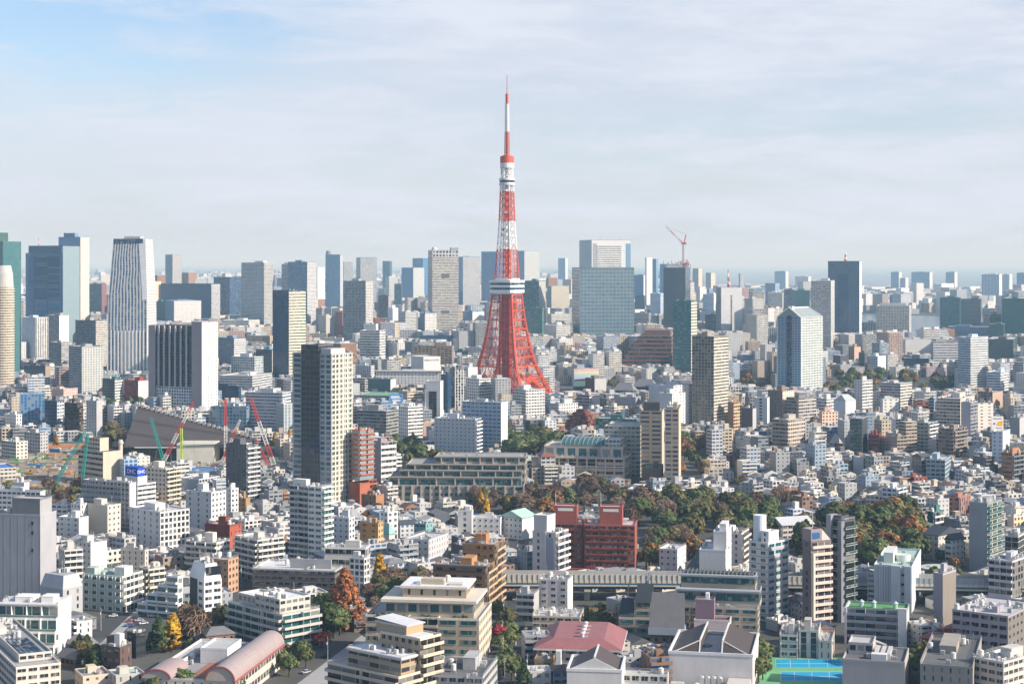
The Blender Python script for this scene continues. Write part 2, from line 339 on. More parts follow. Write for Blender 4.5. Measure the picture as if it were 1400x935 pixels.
class Bd:
    """one building. xl, xc, xr: rows of its left edge, nearest corner and right edge in the survey; its own +X runs along the right-hand face, +Y along the left-hand face"""
    def __init__(s, name, label, cat, xl, xc, xr, yt, yb, th, wall='ow', d=18, group=None, short=None, foot=True):
        s.Y = gy(yb); t = R(th); a = (xl - 700) / F; b = (xr - 700) / F; cx = (xc - 700) * s.Y / F; s.wr = s.wl = d
        if xr <= xc: t = min(t, math.atan(b) - R(.6))
        elif xl >= xc: t = max(t, math.atan2(1, -a) + R(.6))
        if xr > xc:
            q = math.sin(t) - b * math.cos(t)
            if q < .03: t = math.atan(b) + .06; q = math.sin(t) - b * math.cos(t)
            s.wr = (b * s.Y - cx) / q
        if xl < xc: s.wl = (cx - a * s.Y) / max(.04, math.cos(t) + a * math.sin(t))
        s.h = H + (HZ - yt) * s.Y / F; s.t = t; s.m = s.Y / F          # s.m: metres per survey pixel at this depth
        s.root = empty(name, label, cat, (cx, s.Y, 0), math.pi / 2 - t, group); s.wall = W.get(wall, wall); s.nwin = 0; s.extra = None; s.seed = random.Random(int(xl * 13 + yt * 7 + yb))
        s.dR = (math.sin(t), math.cos(t)); s.dL = (-math.cos(t), math.sin(t)); s.c = (cx, s.Y)
        if foot: FOOT.append(([s.w(0, 0), s.w(s.wr, 0), s.w(s.wr, s.wl), s.w(0, s.wl)], yb, min(xl, xc), max(xr, xc), s.Y))
        if short: LAND.append(((xl + xr) / 2, cx, s.Y, short))
    def w(s, x, y): return (s.c[0] + s.dR[0] * x + s.dL[0] * y, s.c[1] + s.dR[1] * x + s.dL[1] * y)
    def zz(s, y): return H + (HZ - y) * s.m
    def put(s, me, face, x0, y0, x1, y1, along, z, name, col=None, gc=None, stuff=False):
        if face == 'R': loc = (x0 + along, y0, z); rz = 0
        else: loc = (x0, y1 - along, z); rz = -math.pi / 2
        return link(name, me, s.root, loc, rz, col or s.wall, gc)
    def vol(s, x0=0, x1=None, y0=0, y1=None, z0=0, z1=None, L='punch', Rr='punch', fh=3.3, bl=3.4, br=3.4, wall=None, wr=None, gl='grey', glr=None, roof='lg', para=.9, geo=None, name='walls', bd=1.4, bglass=False, trim=None, bpar=1.05, bc=None, pc=None):
        x1 = s.wr if x1 is None else x1; y1 = s.wl if y1 is None else y1; z1 = s.h if z1 is None else z1
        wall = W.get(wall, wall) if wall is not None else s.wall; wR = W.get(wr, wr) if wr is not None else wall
        g = GL.get(gl, gl); gR = GL.get(glr, glr) if glr else g; hh = z1 - z0
        nf = max(1, round(hh / fh)); fh = hh / nf
        near = s.Y < 1560 if geo is None else geo
        mats = []; mb = MB()
        def mi(k):
            m_ = FM[k]
            if m_ not in mats: mats.append(m_)
            return mats.index(m_)
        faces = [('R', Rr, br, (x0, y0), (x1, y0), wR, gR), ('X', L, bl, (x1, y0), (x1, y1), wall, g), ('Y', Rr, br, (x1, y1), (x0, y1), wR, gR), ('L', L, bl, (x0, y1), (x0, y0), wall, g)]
        todo = []
        for nm, st, bay, a, b, wc, gc in faces:
            wdt = math.dist(a, b); nb = max(1, round(wdt / bay)); k = st
            if nm in 'RL' and near:
                if st in ('punch', 'small', 'wide') and s.Y < 1120: k = 'blank'; todo.append((nm, st, wdt, nb, wc, gc))
                elif st == 'ribbon': k = 'blank'; todo.append((nm, st, wdt, nb, wc, gc))
                elif st == 'balc': k = 'deep'; todo.append((nm, st, wdt, nb, wc, gc))
            mb.face([(*a, z0), (*b, z0), (*b, z1), (*a, z1)], mi(k), [(0, 0), (nb, 0), (nb, nf), (0, nf)], wc, gc)
        mb.build(name, mats, s.root)
        if z1 < H + 4:
            rr = MB(); rr.face([(x0, y0, z1 - .75), (x1, y0, z1 - .75), (x1, y1, z1 - .75), (x0, y1, z1 - .75)], 0, None, RC.get(roof, roof)); rr.build('roof', ROOFA, s.root)
        if para:
            p = MB(); e = .07; tk = .32; zb, zt = z1 - .8, z1 + .12
            p.box(x0 - e, x1 + e, y0 - e, y0 + tk, zb, zt); p.box(x0 - e, x1 + e, y1 - tk, y1 + e, zb, zt); p.box(x0 - e, x0 + tk, y0 + tk, y1 - tk, zb, zt); p.box(x1 - tk, x1 + e, y0 + tk, y1 - tk, zb, zt)
            pc_ = W.get(pc, pc) if pc else (trim or tuple(min(.8, c * 1.06) for c in wall)); p.build('parapet', PAINT, s.root, col=pc_)
        for nm, st, wdt, nb, wc, gc in todo:
            if st == 'ribbon':
                me = band_mesh(wdt - .5, fh * .46, nb)
                for i in range(nf): s.put(me, nm, x0, y0, x1, y1, .25, z0 + fh * (i + .38), 'window_band', wc, gc)
            elif st == 'balc':
                me = balcony_mesh(wdt - .1, bd, fh, max(1, nb // 2), bglass, bpar)
                bcol = W.get(bc, bc) if bc else wc
                for i in range(1, nf): s.put(me, nm, x0, y0, x1, y1, .05, z0 + fh * i, 'balcony', bcol, GL['green'] if bglass else gc)
            else:
                q = STY[st]; bw = wdt / nb; ww = bw * (q[1] - q[0]); wh = fh * (q[3] - q[2])
                for i in range(nf - 1, -1, -1):
                    for j in range(nb):
                        al = bw * (j + q[0]); z = z0 + fh * (i + q[2])
                        if s.nwin < 100: s.put(window_mesh(ww, wh, ww > 1.3), nm, x0, y0, x1, y1, al, z, 'window', wc, gc); s.nwin += 1
                        else:
                            if s.extra is None: s.extra = MB(); s.extra_c = (wc, gc)
                            if nm == 'R': s.extra.box(x0 + al, x0 + al + ww, y0 - .06, y0 + .02, z, z + wh)
                            else: s.extra.box(x0 - .06, x0 + .02, y1 - al - ww, y1 - al, z, z + wh)
        return s
    def box(s, name, x0, x1, y0, y1, z0, z1, col, mat=None, gc=None):
        m = MB(); m.box(min(x0, x1), max(x0, x1), min(y0, y1), max(y0, y1), z0, z1); return m.build(name, mat or PAINT, s.root, col=W.get(col, col), gc=gc)
    def pent(s, fx0, fx1, fy0, fy1, h, col=None, z=None, X=None, Yw=None):
        z = (s.h if z is None else z) - .75; X = X or (0, s.wr); Yw = Yw or (0, s.wl)
        a, b = X[0] + (X[1] - X[0]) * fx0, X[0] + (X[1] - X[0]) * fx1; c, d = Yw[0] + (Yw[1] - Yw[0]) * fy0, Yw[0] + (Yw[1] - Yw[0]) * fy1
        m = MB(); m.box(a, b, c, d, z, z + h); m.box(a - .1, b + .1, c - .1, d + .1, z + h, z + h + .15)
        m.box(a + (b - a) * .3, a + (b - a) * .3 + .9, c - .03, c, z + .1, z + 2.1) if h > 2.4 else None
        m.build('penthouse', PAINT, s.root, col=W.get(col, col) if col else tuple(min(.78, k * 1.03) for k in s.wall)); return s
    def clutter(s, n, X=None, Yw=None, z=None):
        X = X or (0, s.wr); Yw = Yw or (0, s.wl); z = (s.h if z is None else z) - .75; r = s.seed
        if X[1] - X[0] < 3 or Yw[1] - Yw[0] < 3: return s
        for i in range(n):
            x = r.uniform(X[0] + 1.2, X[1] - 1.2); y = r.uniform(Yw[0] + 1.2, Yw[1] - 1.2); k = r.random(); rz = r.choice((0, math.pi / 2))
            if k < .55: link('air_conditioner', ac_mesh(), s.root, (x, y, z), rz, (.55, .55, .53) if r.random() < .7 else (.36, .37, .38))
            elif k < .68: link('water_tank', tank_mesh(), s.root, (x, y, z), rz, (.62, .62, .58))
            elif k < .88: link('duct', duct_mesh(), s.root, (x, y, z), rz, (.48, .48, .48))
            else: link('aerial', mast_mesh(), s.root, (x, y, z), rz, (.4, .4, .4))
        return s
    def rail(s, z=None, X=None, Yw=None, col=(.55, .55, .55)):
        X = X or (0, s.wr); Yw = Yw or (0, s.wl); z = s.h if z is None else z; m = MB()
        for hgt in (.5, 1.0):
            for p, q in (((X[0], Yw[0]), (X[1], Yw[0])), ((X[0], Yw[0]), (X[0], Yw[1])), ((X[1], Yw[0]), (X[1], Yw[1])), ((X[0], Yw[1]), (X[1], Yw[1]))): m.bar((*p, z + hgt + .1), (*q, z + hgt + .1), .1)
        for i in range(int((X[1] - X[0]) / 2) + 1):
            m.bar((X[0] + 2 * i, Yw[0], z), (X[0] + 2 * i, Yw[0], z + 1.1), .06)
        for i in range(int((Yw[1] - Yw[0]) / 2) + 1): m.bar((X[0], Yw[0] + 2 * i, z), (X[0], Yw[0] + 2 * i, z + 1.1), .06)
        m.build('railing', METAL, s.root, col=col); return s
    def fins(s, face, n, col, dep=.8, wid=.6, z0=0, z1=None, a=0, b=None):
        z1 = s.h if z1 is None else z1; L_ = s.wr if face == 'R' else s.wl; b = L_ if b is None else b
        def f():
            m = MB(); m.box(-wid / 2, wid / 2, -dep, .02, 0, z1 - z0); return m.mesh('fin', [PAINT])
        me = cached(('fin', round(dep, 2), round(wid, 2), round(z1 - z0, 1)), f)
        for i in range(n + 1): s.put(me, face, 0, 0, s.wr, s.wl, a + (b - a) * i / n, z0, 'fin', W.get(col, col))
        return s
    def antenna(s, fx, fy, h, r=.8, bands=4):
        """red and white mast on the roof"""
        n = bands
        for i in range(n):
            m = MB(); m.cyl(0, 0, h * i / n, h * (i + 1) / n, r * (1 - .6 * i / n), r * (1 - .6 * (i + 1) / n), 8); m.build('roof_mast', METAL, s.root, (s.wr * fx, s.wl * fy, s.h - .5), 0, (.6, .08, .05) if i % 2 == 0 else (.75, .75, .75))
        return s
    def done(s):
        if s.extra is not None:
            o = s.extra.build('window', GLASS, s.root, gc=s.extra_c[1]); o['kind'] = 'stuff'
        return s
def b(name, label, cat, xl, xc, xr, yt, yb, th, wall='ow', L='punch', Rr='punch', pent=1, n=None, short=None, d=18, group=None, **kw):
    o = Bd(name, label, cat, xl, xc, xr, yt, yb, th, wall, d, group, short)
    o.vol(L=L, Rr=Rr, **kw)
    if o.h < H + 2 or pent:
        r = o.seed
        for i in range(pent):
            fx, fy = r.uniform(.1, .45), r.uniform(.15, .5); o.pent(fx, fx + r.uniform(.25, .45), fy, fy + r.uniform(.2, .4), r.uniform(2.8, 5))
    if n is None: n = 15 if o.Y < 1000 else 5 if o.Y < 1700 else 3 if o.Y < 2600 else 0
    if o.h < H + 2: o.clutter(n)
    if o.Y < 980 and o.h < 60: o.rail(col=(.42, .42, .42))
    return o.done()
# ---- the red and white broadcasting tower ----------------------------------------------------------
RED = (.60, .085, .035); WHT = (.78, .77, .75); DRED = (.42, .045, .025)
TY = 2033.0; TX = (693.2 - 700) * TY / F; TS = TY / 1481.0; TB = 46.0      # TB: level of the footings in the drawing the tower is built from
PROF = [(0, 70), (25, 57), (52, 45.5), (65, 36.5), (82, 27.2), (99.5, 21.4), (120, 16.9), (144, 13.6), (156, 11.3), (180, 9.1), (204, 7.2), (230, 6.1), (262, 5.6)]
def rad(z):
    for (a, ra), (c, rc) in zip(PROF, PROF[1:]):
        if z <= c: return ra + (rc - ra) * (z - a) / (c - a)
    return PROF[-1][1]
def tower():
    T = empty('broadcasting_tower', 'tall red and white lattice steel tower with a white observation deck, above all roofs', 'tower', (TX, TY, 0), R(17)); T.scale = (TS, TS, TS)
    cn = lambda k, z, f=1.0: (rad(z) * f * math.cos(math.pi / 2 * k - math.pi / 2), rad(z) * f * math.sin(math.pi / 2 * k - math.pi / 2), z)
    lerp = lambda p, q, t: tuple(p[i] + (q[i] - p[i]) * t for i in range(3))
    P = lambda name, m, col, par=T: m.build(name, METAL, par, loc=(0, 0, -TB), col=col)
    lv = [46, 52, 62, 72, 82, 90, 98, 106, 114, 122, 130, 137, 143.5]
    # four legs: each a box girder of four chords with lacing
    for k in range(4):
        m = MB()
        for z0, z1 in zip(lv, lv[1:]):
            ww = max(1.0, 4.6 * (1 - z0 / 150))
            ch = []
            for z in (z0, z1):
                wz = max(.9, 5.4 * (1 - z / 150)); c = Vector(cn(k, z)); n1 = (Vector(cn(k + 1, z)) - c).normalized(); n2 = (Vector(cn(k - 1, z)) - c).normalized()
                ch.append([c, c + n1 * wz, c + n1 * wz * .9 + n2 * wz * .9, c + n2 * wz])
            for i in range(4): m.bar(ch[0][i], ch[1][i], max(.6, .95 - .4 * z0 / 144))
            if z0 < 110:
                for i in range(4):
                    j = (i + 1) % 4; m.bar(ch[0][i], ch[1][j], .26); m.bar(ch[1][i], ch[1][j], .3)
        P('leg', m, RED)
    # horizontal ring girders
    for z in lv[1:]:
        m = MB(); hh = 1.7 - .9 * z / 144
        for k in range(4):
            for dz in (0, -hh):
                a, c = cn(k, z), cn(k + 1, z); m.bar((*a[:2], z + dz), (*c[:2], z + dz), .5 - .14 * z / 144)
            n = 8 if z < 90 else 4
            for i in range(n):
                a, c = cn(k, z), cn(k + 1, z); p, q = lerp(a, c, i / n), lerp(a, c, (i + 1) / n)
                m.bar((*p[:2], z - hh * (i % 2)), (*q[:2], z - hh * ((i + 1) % 2)), .2)
        for k in range(2): m.bar(cn(k, z), cn(k + 2, z), .4)
        P('ring_girder', m, RED)
    # diagonal bracing of each storey
    for z0, z1 in zip(lv[1:], lv[2:]):
        m = MB(); n = 4 if z0 < 100 else 3
        for k in range(4):
            for i in range(n):
                a0, a1 = lerp(cn(k, z0), cn(k + 1, z0), i / n), lerp(cn(k, z0), cn(k + 1, z0), (i + 1) / n); b0, b1 = lerp(cn(k, z1), cn(k + 1, z1), i / n), lerp(cn(k, z1), cn(k + 1, z1), (i + 1) / n)
                w = .27 if z0 < 100 else .22
                m.bar(a0, b1, w); m.bar(a1, b0, w)
                if i: m.bar(a0, b0, .36)
        P('bracing', m, RED)
    # the arches between the legs
    for k in range(4):
        m = MB(); pr = None
        for i in range(17):
            t = i / 16; z = 47 + 22 * math.sin(math.pi * t) ** .7; p = lerp(cn(k, z, .985), cn(k + 1, z, .985), .12 + .76 * t); q = lerp(cn(k, z + 4, .985), cn(k + 1, z + 4, .985), .09 + .82 * t)
            if pr: m.bar(pr[0], p, .7); m.bar(pr[1], q, .6); m.bar(pr[0], q, .45); m.bar(pr[1], p, .45)
            m.bar(p, q, .5); pr = (p, q)
        P('arch', m, RED)
    # lift shaft
    m = MB()
    for z in range(47, 143, 3):
        for s in ((-4.6, -4.6, 4.6, -4.6), (4.6, -4.6, 4.6, 4.6), (4.6, 4.6, -4.6, 4.6), (-4.6, 4.6, -4.6, -4.6)): m.bar((s[0], s[1], z), (s[2], s[3], z), .5)
    for x in (-4.6, 4.6):
        for y in (-4.6, 4.6): m.bar((x, y, 46), (x, y, 143), .9)
    m.box(-3.4, 3.4, -3.4, 3.4, 46, 143); o = P('lift_shaft', m, DRED); o.rotation_euler = (0, 0, R(45))
    # main deck: two storeys, glass bands, pale soffit
    def sq(r, ch=.22):
        pts = []
        for k in range(4):
            a = math.pi / 2 * k - math.pi / 2; c = (r * math.cos(a), r * math.sin(a)); p = (r * math.cos(a - math.pi / 2), r * math.sin(a - math.pi / 2)); q = (r * math.cos(a + math.pi / 2), r * math.sin(a + math.pi / 2))
            pts += [(c[0] + (p[0] - c[0]) * ch * .5, c[1] + (p[1] - c[1]) * ch * .5), (c[0] + (q[0] - c[0]) * ch * .5, c[1] + (q[1] - c[1]) * ch * .5)]
        return pts
    m = MB(); bot = sq(16.0)
    m.prism(sq(14.6), 143.6, 144.6); m.face([(*p, 143.6) for p in reversed(sq(14.6))]); m.prism(sq(17.0), 144.6, 147.2); m.prism(sq(17.0), 149.3, 151.3); m.prism(sq(17.2), 153.4, 155.4); m.prism(sq(12.5), 155.4, 157.0)
    m.face([(*p, 144.6) for p in reversed(sq(17.0))])
    D = P('main_deck', m, (.80, .80, .79))
    for z0, z1 in ((147.2, 149.3), (151.3, 153.4)):
        g = MB(); g.prism(sq(16.75), z0, z1, top=False); g.build('window_band', GLASS, D, gc=GL['navy'])
    # upper lattice
    up = [156.5, 163, 169.5, 176, 182, 188, 194, 200, 206, 213, 220, 226, 232, 237.5]
    for z0, z1 in zip(up, up[1:]):
        red = z0 < 180 or 203 < z0 < 229
        m = MB()
        for k in range(4):
            m.bar(cn(k, z0), cn(k, z1), .85); m.bar(cn(k, z1), cn(k + 1, z1), .45)
            n = 2
            for i in range(n):
                a0, a1 = lerp(cn(k, z0), cn(k + 1, z0), i / n), lerp(cn(k, z0), cn(k + 1, z0), (i + 1) / n); b0, b1 = lerp(cn(k, z1), cn(k + 1, z1), i / n), lerp(cn(k, z1), cn(k + 1, z1), (i + 1) / n)
                m.bar(a0, b1, .26); m.bar(a1, b0, .26)
                if i: m.bar(a0, b0, .32)
        P('lattice_section', m, RED if red else WHT)
        m = MB(); m.box(-1.5, 1.5, -1.5, 1.5, z0, z1); [m.bar((x, y, z0), (x, y, z1), .4) for x in (-2.6, 2.6) for y in (-2.6, 2.6)]; m.bar((-2.6, -2.6, z1), (2.6, -2.6, z1), .4); m.bar((2.6, -2.6, z1), (2.6, 2.6, z1), .4)
        P('core', m, RED if red else (.70, .70, .69))
    # aerial dishes on the white lattice
    r = random.Random(4)
    for i in range(16):
        z = r.choice([162, 186, 190, 195, 199, 214, 240, 244, 247]); a = r.uniform(0, 6.28); q = rad(z) * .85 + .6
        m = MB(); m.cyl(0, 0, 0, .5, .9, 1.1, 10); m.cyl(0, 0, -.5, 0, .3, .3, 6); o = m.build('dish_aerial', METAL, T, (q * math.cos(a), q * math.sin(a), z - TB), col=(.75, .75, .74) if i % 3 else (.12, .13, .15)); o.rotation_euler = (0, R(90), a)
    # top deck, drum and mast
    m = MB(); m.cyl(0, 0, 237.5, 239, 6.9, 6.9, 20); m.cyl(0, 0, 239, 240, 6.4, 6.4, 20); m.cyl(0, 0, 241.8, 243.6, 6.9, 6.6, 20); m.cyl(0, 0, 243.6, 252, 3.2, 3.2, 14)
    tdk = P('top_deck', m, (.62, .64, .65)); g = MB(); g.cyl(0, 0, 240, 241.8, 6.7, 6.7, 20, cap=False); g.build('window_band', GLASS, tdk, gc=GL['black'])
    m = MB()
    for i in range(8):
        a = 6.2832 * i / 8; c = lambda z, aa: (5.4 * math.cos(aa), 5.4 * math.sin(aa), z); m.bar(c(243.6, a), c(252.5, a), .6); m.bar(c(243.6, a), c(248, a + .785), .35); m.bar(c(248, a), c(243.6, a + .785), .35); m.bar(c(248, a), c(252.5, a + .785), .35); m.bar(c(252.5, a), c(248, a + .785), .35); m.bar(c(248, a), c(248, a + .785), .4)
    P('lattice_section', m, WHT)
    m = MB(); m.cyl(0, 0, 252.3, 256.6, 6.0, 6.0, 20); P('drum', m, (.74, .74, .73))
    m = MB(); m.cyl(0, 0, 256.6, 262.4, 6.0, 6.0, 20); m.cyl(0, 0, 262.4, 263.2, 4.2, 4.2, 16); P('drum', m, RED)
    def mast(z0, z1, r0, r1, col, solid=False):
        m = MB(); n = max(2, int((z1 - z0) / 2.4))
        if solid: m.cyl(0, 0, z0, z1, r0, r1, 10)
        else:
            for i in range(n):
                a, c = z0 + (z1 - z0) * i / n, z0 + (z1 - z0) * (i + 1) / n; qa, qc = r0 + (r1 - r0) * i / n, r0 + (r1 - r0) * (i + 1) / n
                for k in range(4):
                    A = lambda z, q, kk: (q * math.cos(kk * math.pi / 2), q * math.sin(kk * math.pi / 2), z)
                    m.bar(A(a, qa, k), A(c, qc, k), .42); m.bar(A(a, qa, k), A(c, qc, k + 1), .28); m.bar(A(c, qc, k), A(c, qc, k + 1), .5)
            m.cyl(0, 0, z0, z1, .55, .5, 6)
        P('mast', m, col)
    mast(263, 283.5, 2.3, 1.9, RED); mast(283.5, 307.5, 1.85, 1.6, WHT); mast(307.5, 316.5, 1.45, 1.4, RED, True); mast(316.5, 333, .42, .25, (.62, .12, .09), True)
    # the low hall between the legs
    m = MB(); m.box(-15, 15, -15, 15, 0, 8); o = m.build('hall', PAINT, T); o.rotation_euler = (0, 0, R(45)); o.color = (.5, .48, .44, 1)
    return T
tower()
LAND.append((693, TX, TY, 'the red and white lattice tower'))
FOOT.append(([(TX - 52, TY - 52), (TX + 52, TY - 52), (TX + 52, TY + 52), (TX - 52, TY + 52)], 552, 700, 766, TY)); FOOT.append(([(9e5, 9e5)] * 3, 528, 650, 702, TY))
# ---- the skyline ------------------------------------------------------------------------------------
OT, RT, OB, AB = 'office_tower', 'residential_tower', 'office_building', 'apartment_block'
b(OT, 'dark green glass tower with a stepped crown at the far left edge of the skyline', 'tower', -30, 4, 29, 330, 520, 40, (.10, .20, .20), 'curt', 'curt', gl=(.045, .14, .15), bl=4, br=4, short='the green glass tower', pent=0)
o = Bd(OT, 'taller rear slab of green glass behind the stepped green tower', 'tower', -40, -2, 11, 318, 512, 40, 'te'); o.vol(L='curt', Rr='curt', gl='green', bl=4, br=4)
def round_tower():
    o = Bd('residential_tower', 'pale rounded tower with stacked curved balconies and a domed top, at the left edge', 'tower', -22, 5, 31, 392, 540, 45, 'cr', short='the pale rounded tower')
    m = MB(); n = 28; cx, cy_ = o.wr / 2, o.wl / 2; r = o.wr * .5
    fl = int(o.h / 3.4)
    for k in range(n):
        a, c = 6.2832 * k / n, 6.2832 * (k + 1) / n; A, Bq = (cx + r * math.cos(a), cy_ + r * math.sin(a)), (cx + r * math.cos(c), cy_ + r * math.sin(c))
        m.face([(*A, 0), (*Bq, 0), (*Bq, o.h), (*A, o.h)], 0, [(k, 0), (k + 1, 0), (k + 1, fl), (k, fl)], W['cr'], (.16, .14, .11))
    m.build('walls', FM['ribbon'], o.root)
    top = H + (HZ - 363) * o.m
    m = MB(); m.cyl(cx, cy_, o.h, o.h + (top - o.h) * .6, r * .97, r * .9, 28, wc=(.5, .5, .48)); m.cyl(cx, cy_, o.h + (top - o.h) * .6, top, r * .9, r * .72, 28, wc=(.5, .5, .48)); m.build('dome', PAINT, o.root, col=(.50, .49, .46))
    for i in range(1, fl):
        def f():
            q = MB(); q.cyl(0, 0, 0, 1.1, r + .9, r + .9, 28); return q.mesh('balcony_ring', [PAINT])
        link('balcony_ring', cached(('ring', round(r)), f), o.root, (cx, cy_, o.h * i / fl), 0, W['cr'])
round_tower()
o = Bd(OT, 'blue glass office tower with a framed front and red roof mast', 'tower', 39, 86, 109, 336, 482, 20, (.05, .08, .11), short='the framed blue glass tower')
o.vol(L='curt', Rr='curt', gl='blue', glr='pale', wr=(.25, .35, .38), bl=5, br=5); w_ = o.wl
for z0, z1, g in ((350, 410, 'navy'), (410, 436, 'sky')):
    o.vol(x0=-.8, x1=-.05, y0=w_ * .07, y1=w_ * .84, z0=o.zz(z1) + .5, z1=o.zz(z0), L='ribbon', Rr='blank', wall=(.03, .10, .20), gl=GL[g], fh=4.2, bl=30, para=0, name='front_panel')
o.box('cornice', -1.5, -.05, w_ * .02, w_ * .9, o.zz(346), o.zz(337), (.1, .16, .22)); o.antenna(.3, .85, 22, .9)
o = b(OT, 'slim tower with a pale cream side and blue glass front, behind the framed blue tower', 'tower', 80, 110, 122, 324, 470, 22, 'bg', 'curt', 'small', wr='cr', gl='sky', pent=0); o.antenna(.2, .8, 16, .8); o.pent(.1, .5, .3, .8, 9)
b(OT, 'sliver of blue tower left of the framed blue glass tower', 'tower', 35, 40, 43, 346, 478, 30, 'bg', 'curt', 'curt', gl='sky', pent=0)
def tapered():
    o = Bd(OT, 'tall tapered glass tower with white vertical ribs and a white curved side', 'tower', 147, 201, 214, 452, 522, 7, 'wh', short='the tapered white ribbed tower')
    prof = [(522, 0, 0, 0), (452, 0, 0, 0), (410, .8, .6, 0), (370, 4.5, 5, .4), (327, 8.5, 10, 1)]; wl, wr = o.wl, o.wr
    m = MB(); mats = [FM['vert'], FM['grid'], ROOFA, FM['curt']]
    pr = None; v = 0
    for y, cl, crr, _ in prof:
        z = max(0, o.zz(y)); a, e = cl * o.m, crr * o.m
        f = [(0, e * .25), (wr - e, e * .25), (wr - e, wl - a), (0, wl - a)]
        if pr:
            nb = round(wl / 5); nf = (z - pr[1]) / 4.0; nw = round(wr / 4); P0 = pr[0]
            for i, (st, n_, wc, gc) in enumerate(((1, nw, W['wh'], (.3, .32, .34)), (1, nw, W['wh'], GL['grey']), (1, nw, W['wh'], GL['grey']), (0, nb, W['wh'], (.02, .09, .20)))):
                j = (i + 1) % 4; m.face([(*P0[i], pr[1]), (*P0[j], pr[1]), (*f[j], z), (*f[i], z)], st, [(0, v), (n_, v), (n_, v + nf), (0, v + nf)], wc, gc)
            v += nf
        pr = (f, z)
    m.face([(*p, pr[1]) for p in pr[0]], 2, None, (.4, .42, .44)); m.build('walls', mats, o.root)
    e = 7 * o.m; z = o.zz(327)
    m = MB()
    for y0, y1 in ((410, 370), (370, 327)):
        c = {410: .6, 370: 5, 327: 10}
        m.face([(-.25, c[y0] * o.m * .25 - .2, o.zz(y0)), (-.25, wl * .12 + (0 if y0 == 410 else wl * .04), o.zz(y0)), (-.25, wl * (.16 if y1 == 370 else .22), o.zz(y1)), (-.25, c[y1] * o.m * .25 - .2, o.zz(y1))][::-1], 0)
    m.build('curved_fin', PAINT, o.root, col=(.8, .8, .8)); m = MB(); m.box(wr * .1, wr * .5, wl * .2, wl * .6, z, z + 4); m.build('penthouse', PAINT, o.root, col=(.4, .42, .44))
    o.box('crown', -.5, 1.2, wl * .1, wl - 8.7 * o.m, z - 6, z + .6, (.16, .24, .30), GLASS, GL['navy'])
    nn = 11
    for i in range(nn + 1):
        def f():
            q = MB(); q.box(-.75, .75, -1.0, .05, 0, o.zz(452)); return q.mesh('rib', [PAINT])
        o.put(cached('taprib', f), 'L', 0, 0, wr, wl, wl * i / nn, 0, 'rib', (.78, .77, .74))
tapered()
b(OT, 'small distant white tower standing alone against the sky right of the tapered tower', 'tower', 226, 236, 248, 348, 415, 35, 'bg', 'fins', 'fins', wr='wh', pent=0)
b(OB, 'wide dark navy glass slab between the tapered tower and the first white block', 'office', 220, 289, 301, 388, 447, 18, 'nv', 'curt', 'ribbon', gl='navy', glr='grey', wr='lg', pent=0, short='the navy glass slab')
b(OB, 'small white block with dotted windows in front of the navy glass slab', 'office', 226, 238, 275, 411, 452, 62, 'bg', 'blank', 'small', wr='wh')
b(OB, 'teal and pale low block beside the tapered tower', 'office', 212, 226, 232, 412, 450, 30, 'te', 'curt', 'blank', gl='teal', wr='wh')
b(OB, 'dark blue ribbed office block right of the navy slab', 'office', 292, 314, 329, 379, 442, 35, 'nv', 'fins', 'fins', gl='navy', pent=0)
b(RT, 'pale grey residential tower with dense window grid right of the dark ribbed block', 'tower', 330, 361, 374, 359, 456, 30, 'lg', 'grid', 'grid', gl='navy', short='the pale residential tower', wr='ow')
b(OB, 'white low hall with a green roof strip below the dark ribbed block', 'office', 303, 340, 355, 438, 458, 15, 'wh', 'wide', 'wide', roof='mint')
o = Bd(OT, 'brown grey slab tower with pale vertical fins and a white windowed side', 'tower', 203, 276, 298, 440, 572, 25, 'mv', short='the finned brown slab')
o.vol(x0=1.5, x1=o.wr, y0=o.wl * .19, y1=o.wl, z1=o.zz(446), L='curt', Rr='blank', gl='black', wall=(.12, .11, .11), bl=4, roof='br'); o.vol(y1=o.wl * .19, L='blank', Rr='slot', wall='mv', wr='wh', br=5.5, gl='black'); o.fins('L', 5, (.42, .41, .44), 1.6, 1.6, o.zz(530), o.zz(446), o.wl * .2, o.wl * .72); 
o.put(MB().box(0, o.wl * .13, -1.7, 0, 0, o.zz(446)).mesh('side_wall', [PAINT]), 'L', 1.4, 0, o.wr, o.wl, 0, 0, 'side_wall', W['mv']); o.vol(x0=.2, x1=1.5, y0=o.wl * .2, y1=o.wl * .85, z1=o.zz(530), L='grid', Rr='grid', wall='bw', gl='grey', para=0, name='podium')
b(OB, 'beige grey banded office block left of the tapered tower', 'office', 103, 131, 148, 438, 516, 28, 'gr', 'ribbon', 'ribbon', wr='ow', gl='grey', short='the beige banded block', geo=False)
b(OB, 'blue white office block with narrow slit windows right of the rounded tower', 'office', 30, 49, 66, 434, 502, 38, 'bw', 'slot', 'vert', wr='wh')
b(OB, 'dark block with a plain white side behind the slit windowed block', 'office', 62, 81, 94, 431, 492, 35, 'gr', 'ribbon', 'blank', wr='wh', gl='navy')
b(AB, 'apartment tower with dark left and glassy right face in front of the beige banded block', 'apartments', 94, 112, 141, 474, 550, 48, 'gr', 'balc', 'grid', wr='ow', gl='navy', glr='pale', fh=3)
b(OB, 'dark glassy tower block half hidden beside the tapered tower on its left', 'office', 121, 139, 146, 388, 440, 25, 'dg', 'ribbon', 'blank', gl='navy', wr=(.2, .1, .1))
b(OB, 'low grey office with a stepped top left of the dark faced apartment tower', 'office', 68, 84, 96, 468, 512, 30, 'mg', 'ribbon', 'ribbon', geo=False)
b(OB, 'wide low building of dark glass with a brown end below the stepped grey office', 'office', 33, 62, 69, 500, 526, 20, 'dg', 'curt', 'blank', gl='navy', wr='ta')
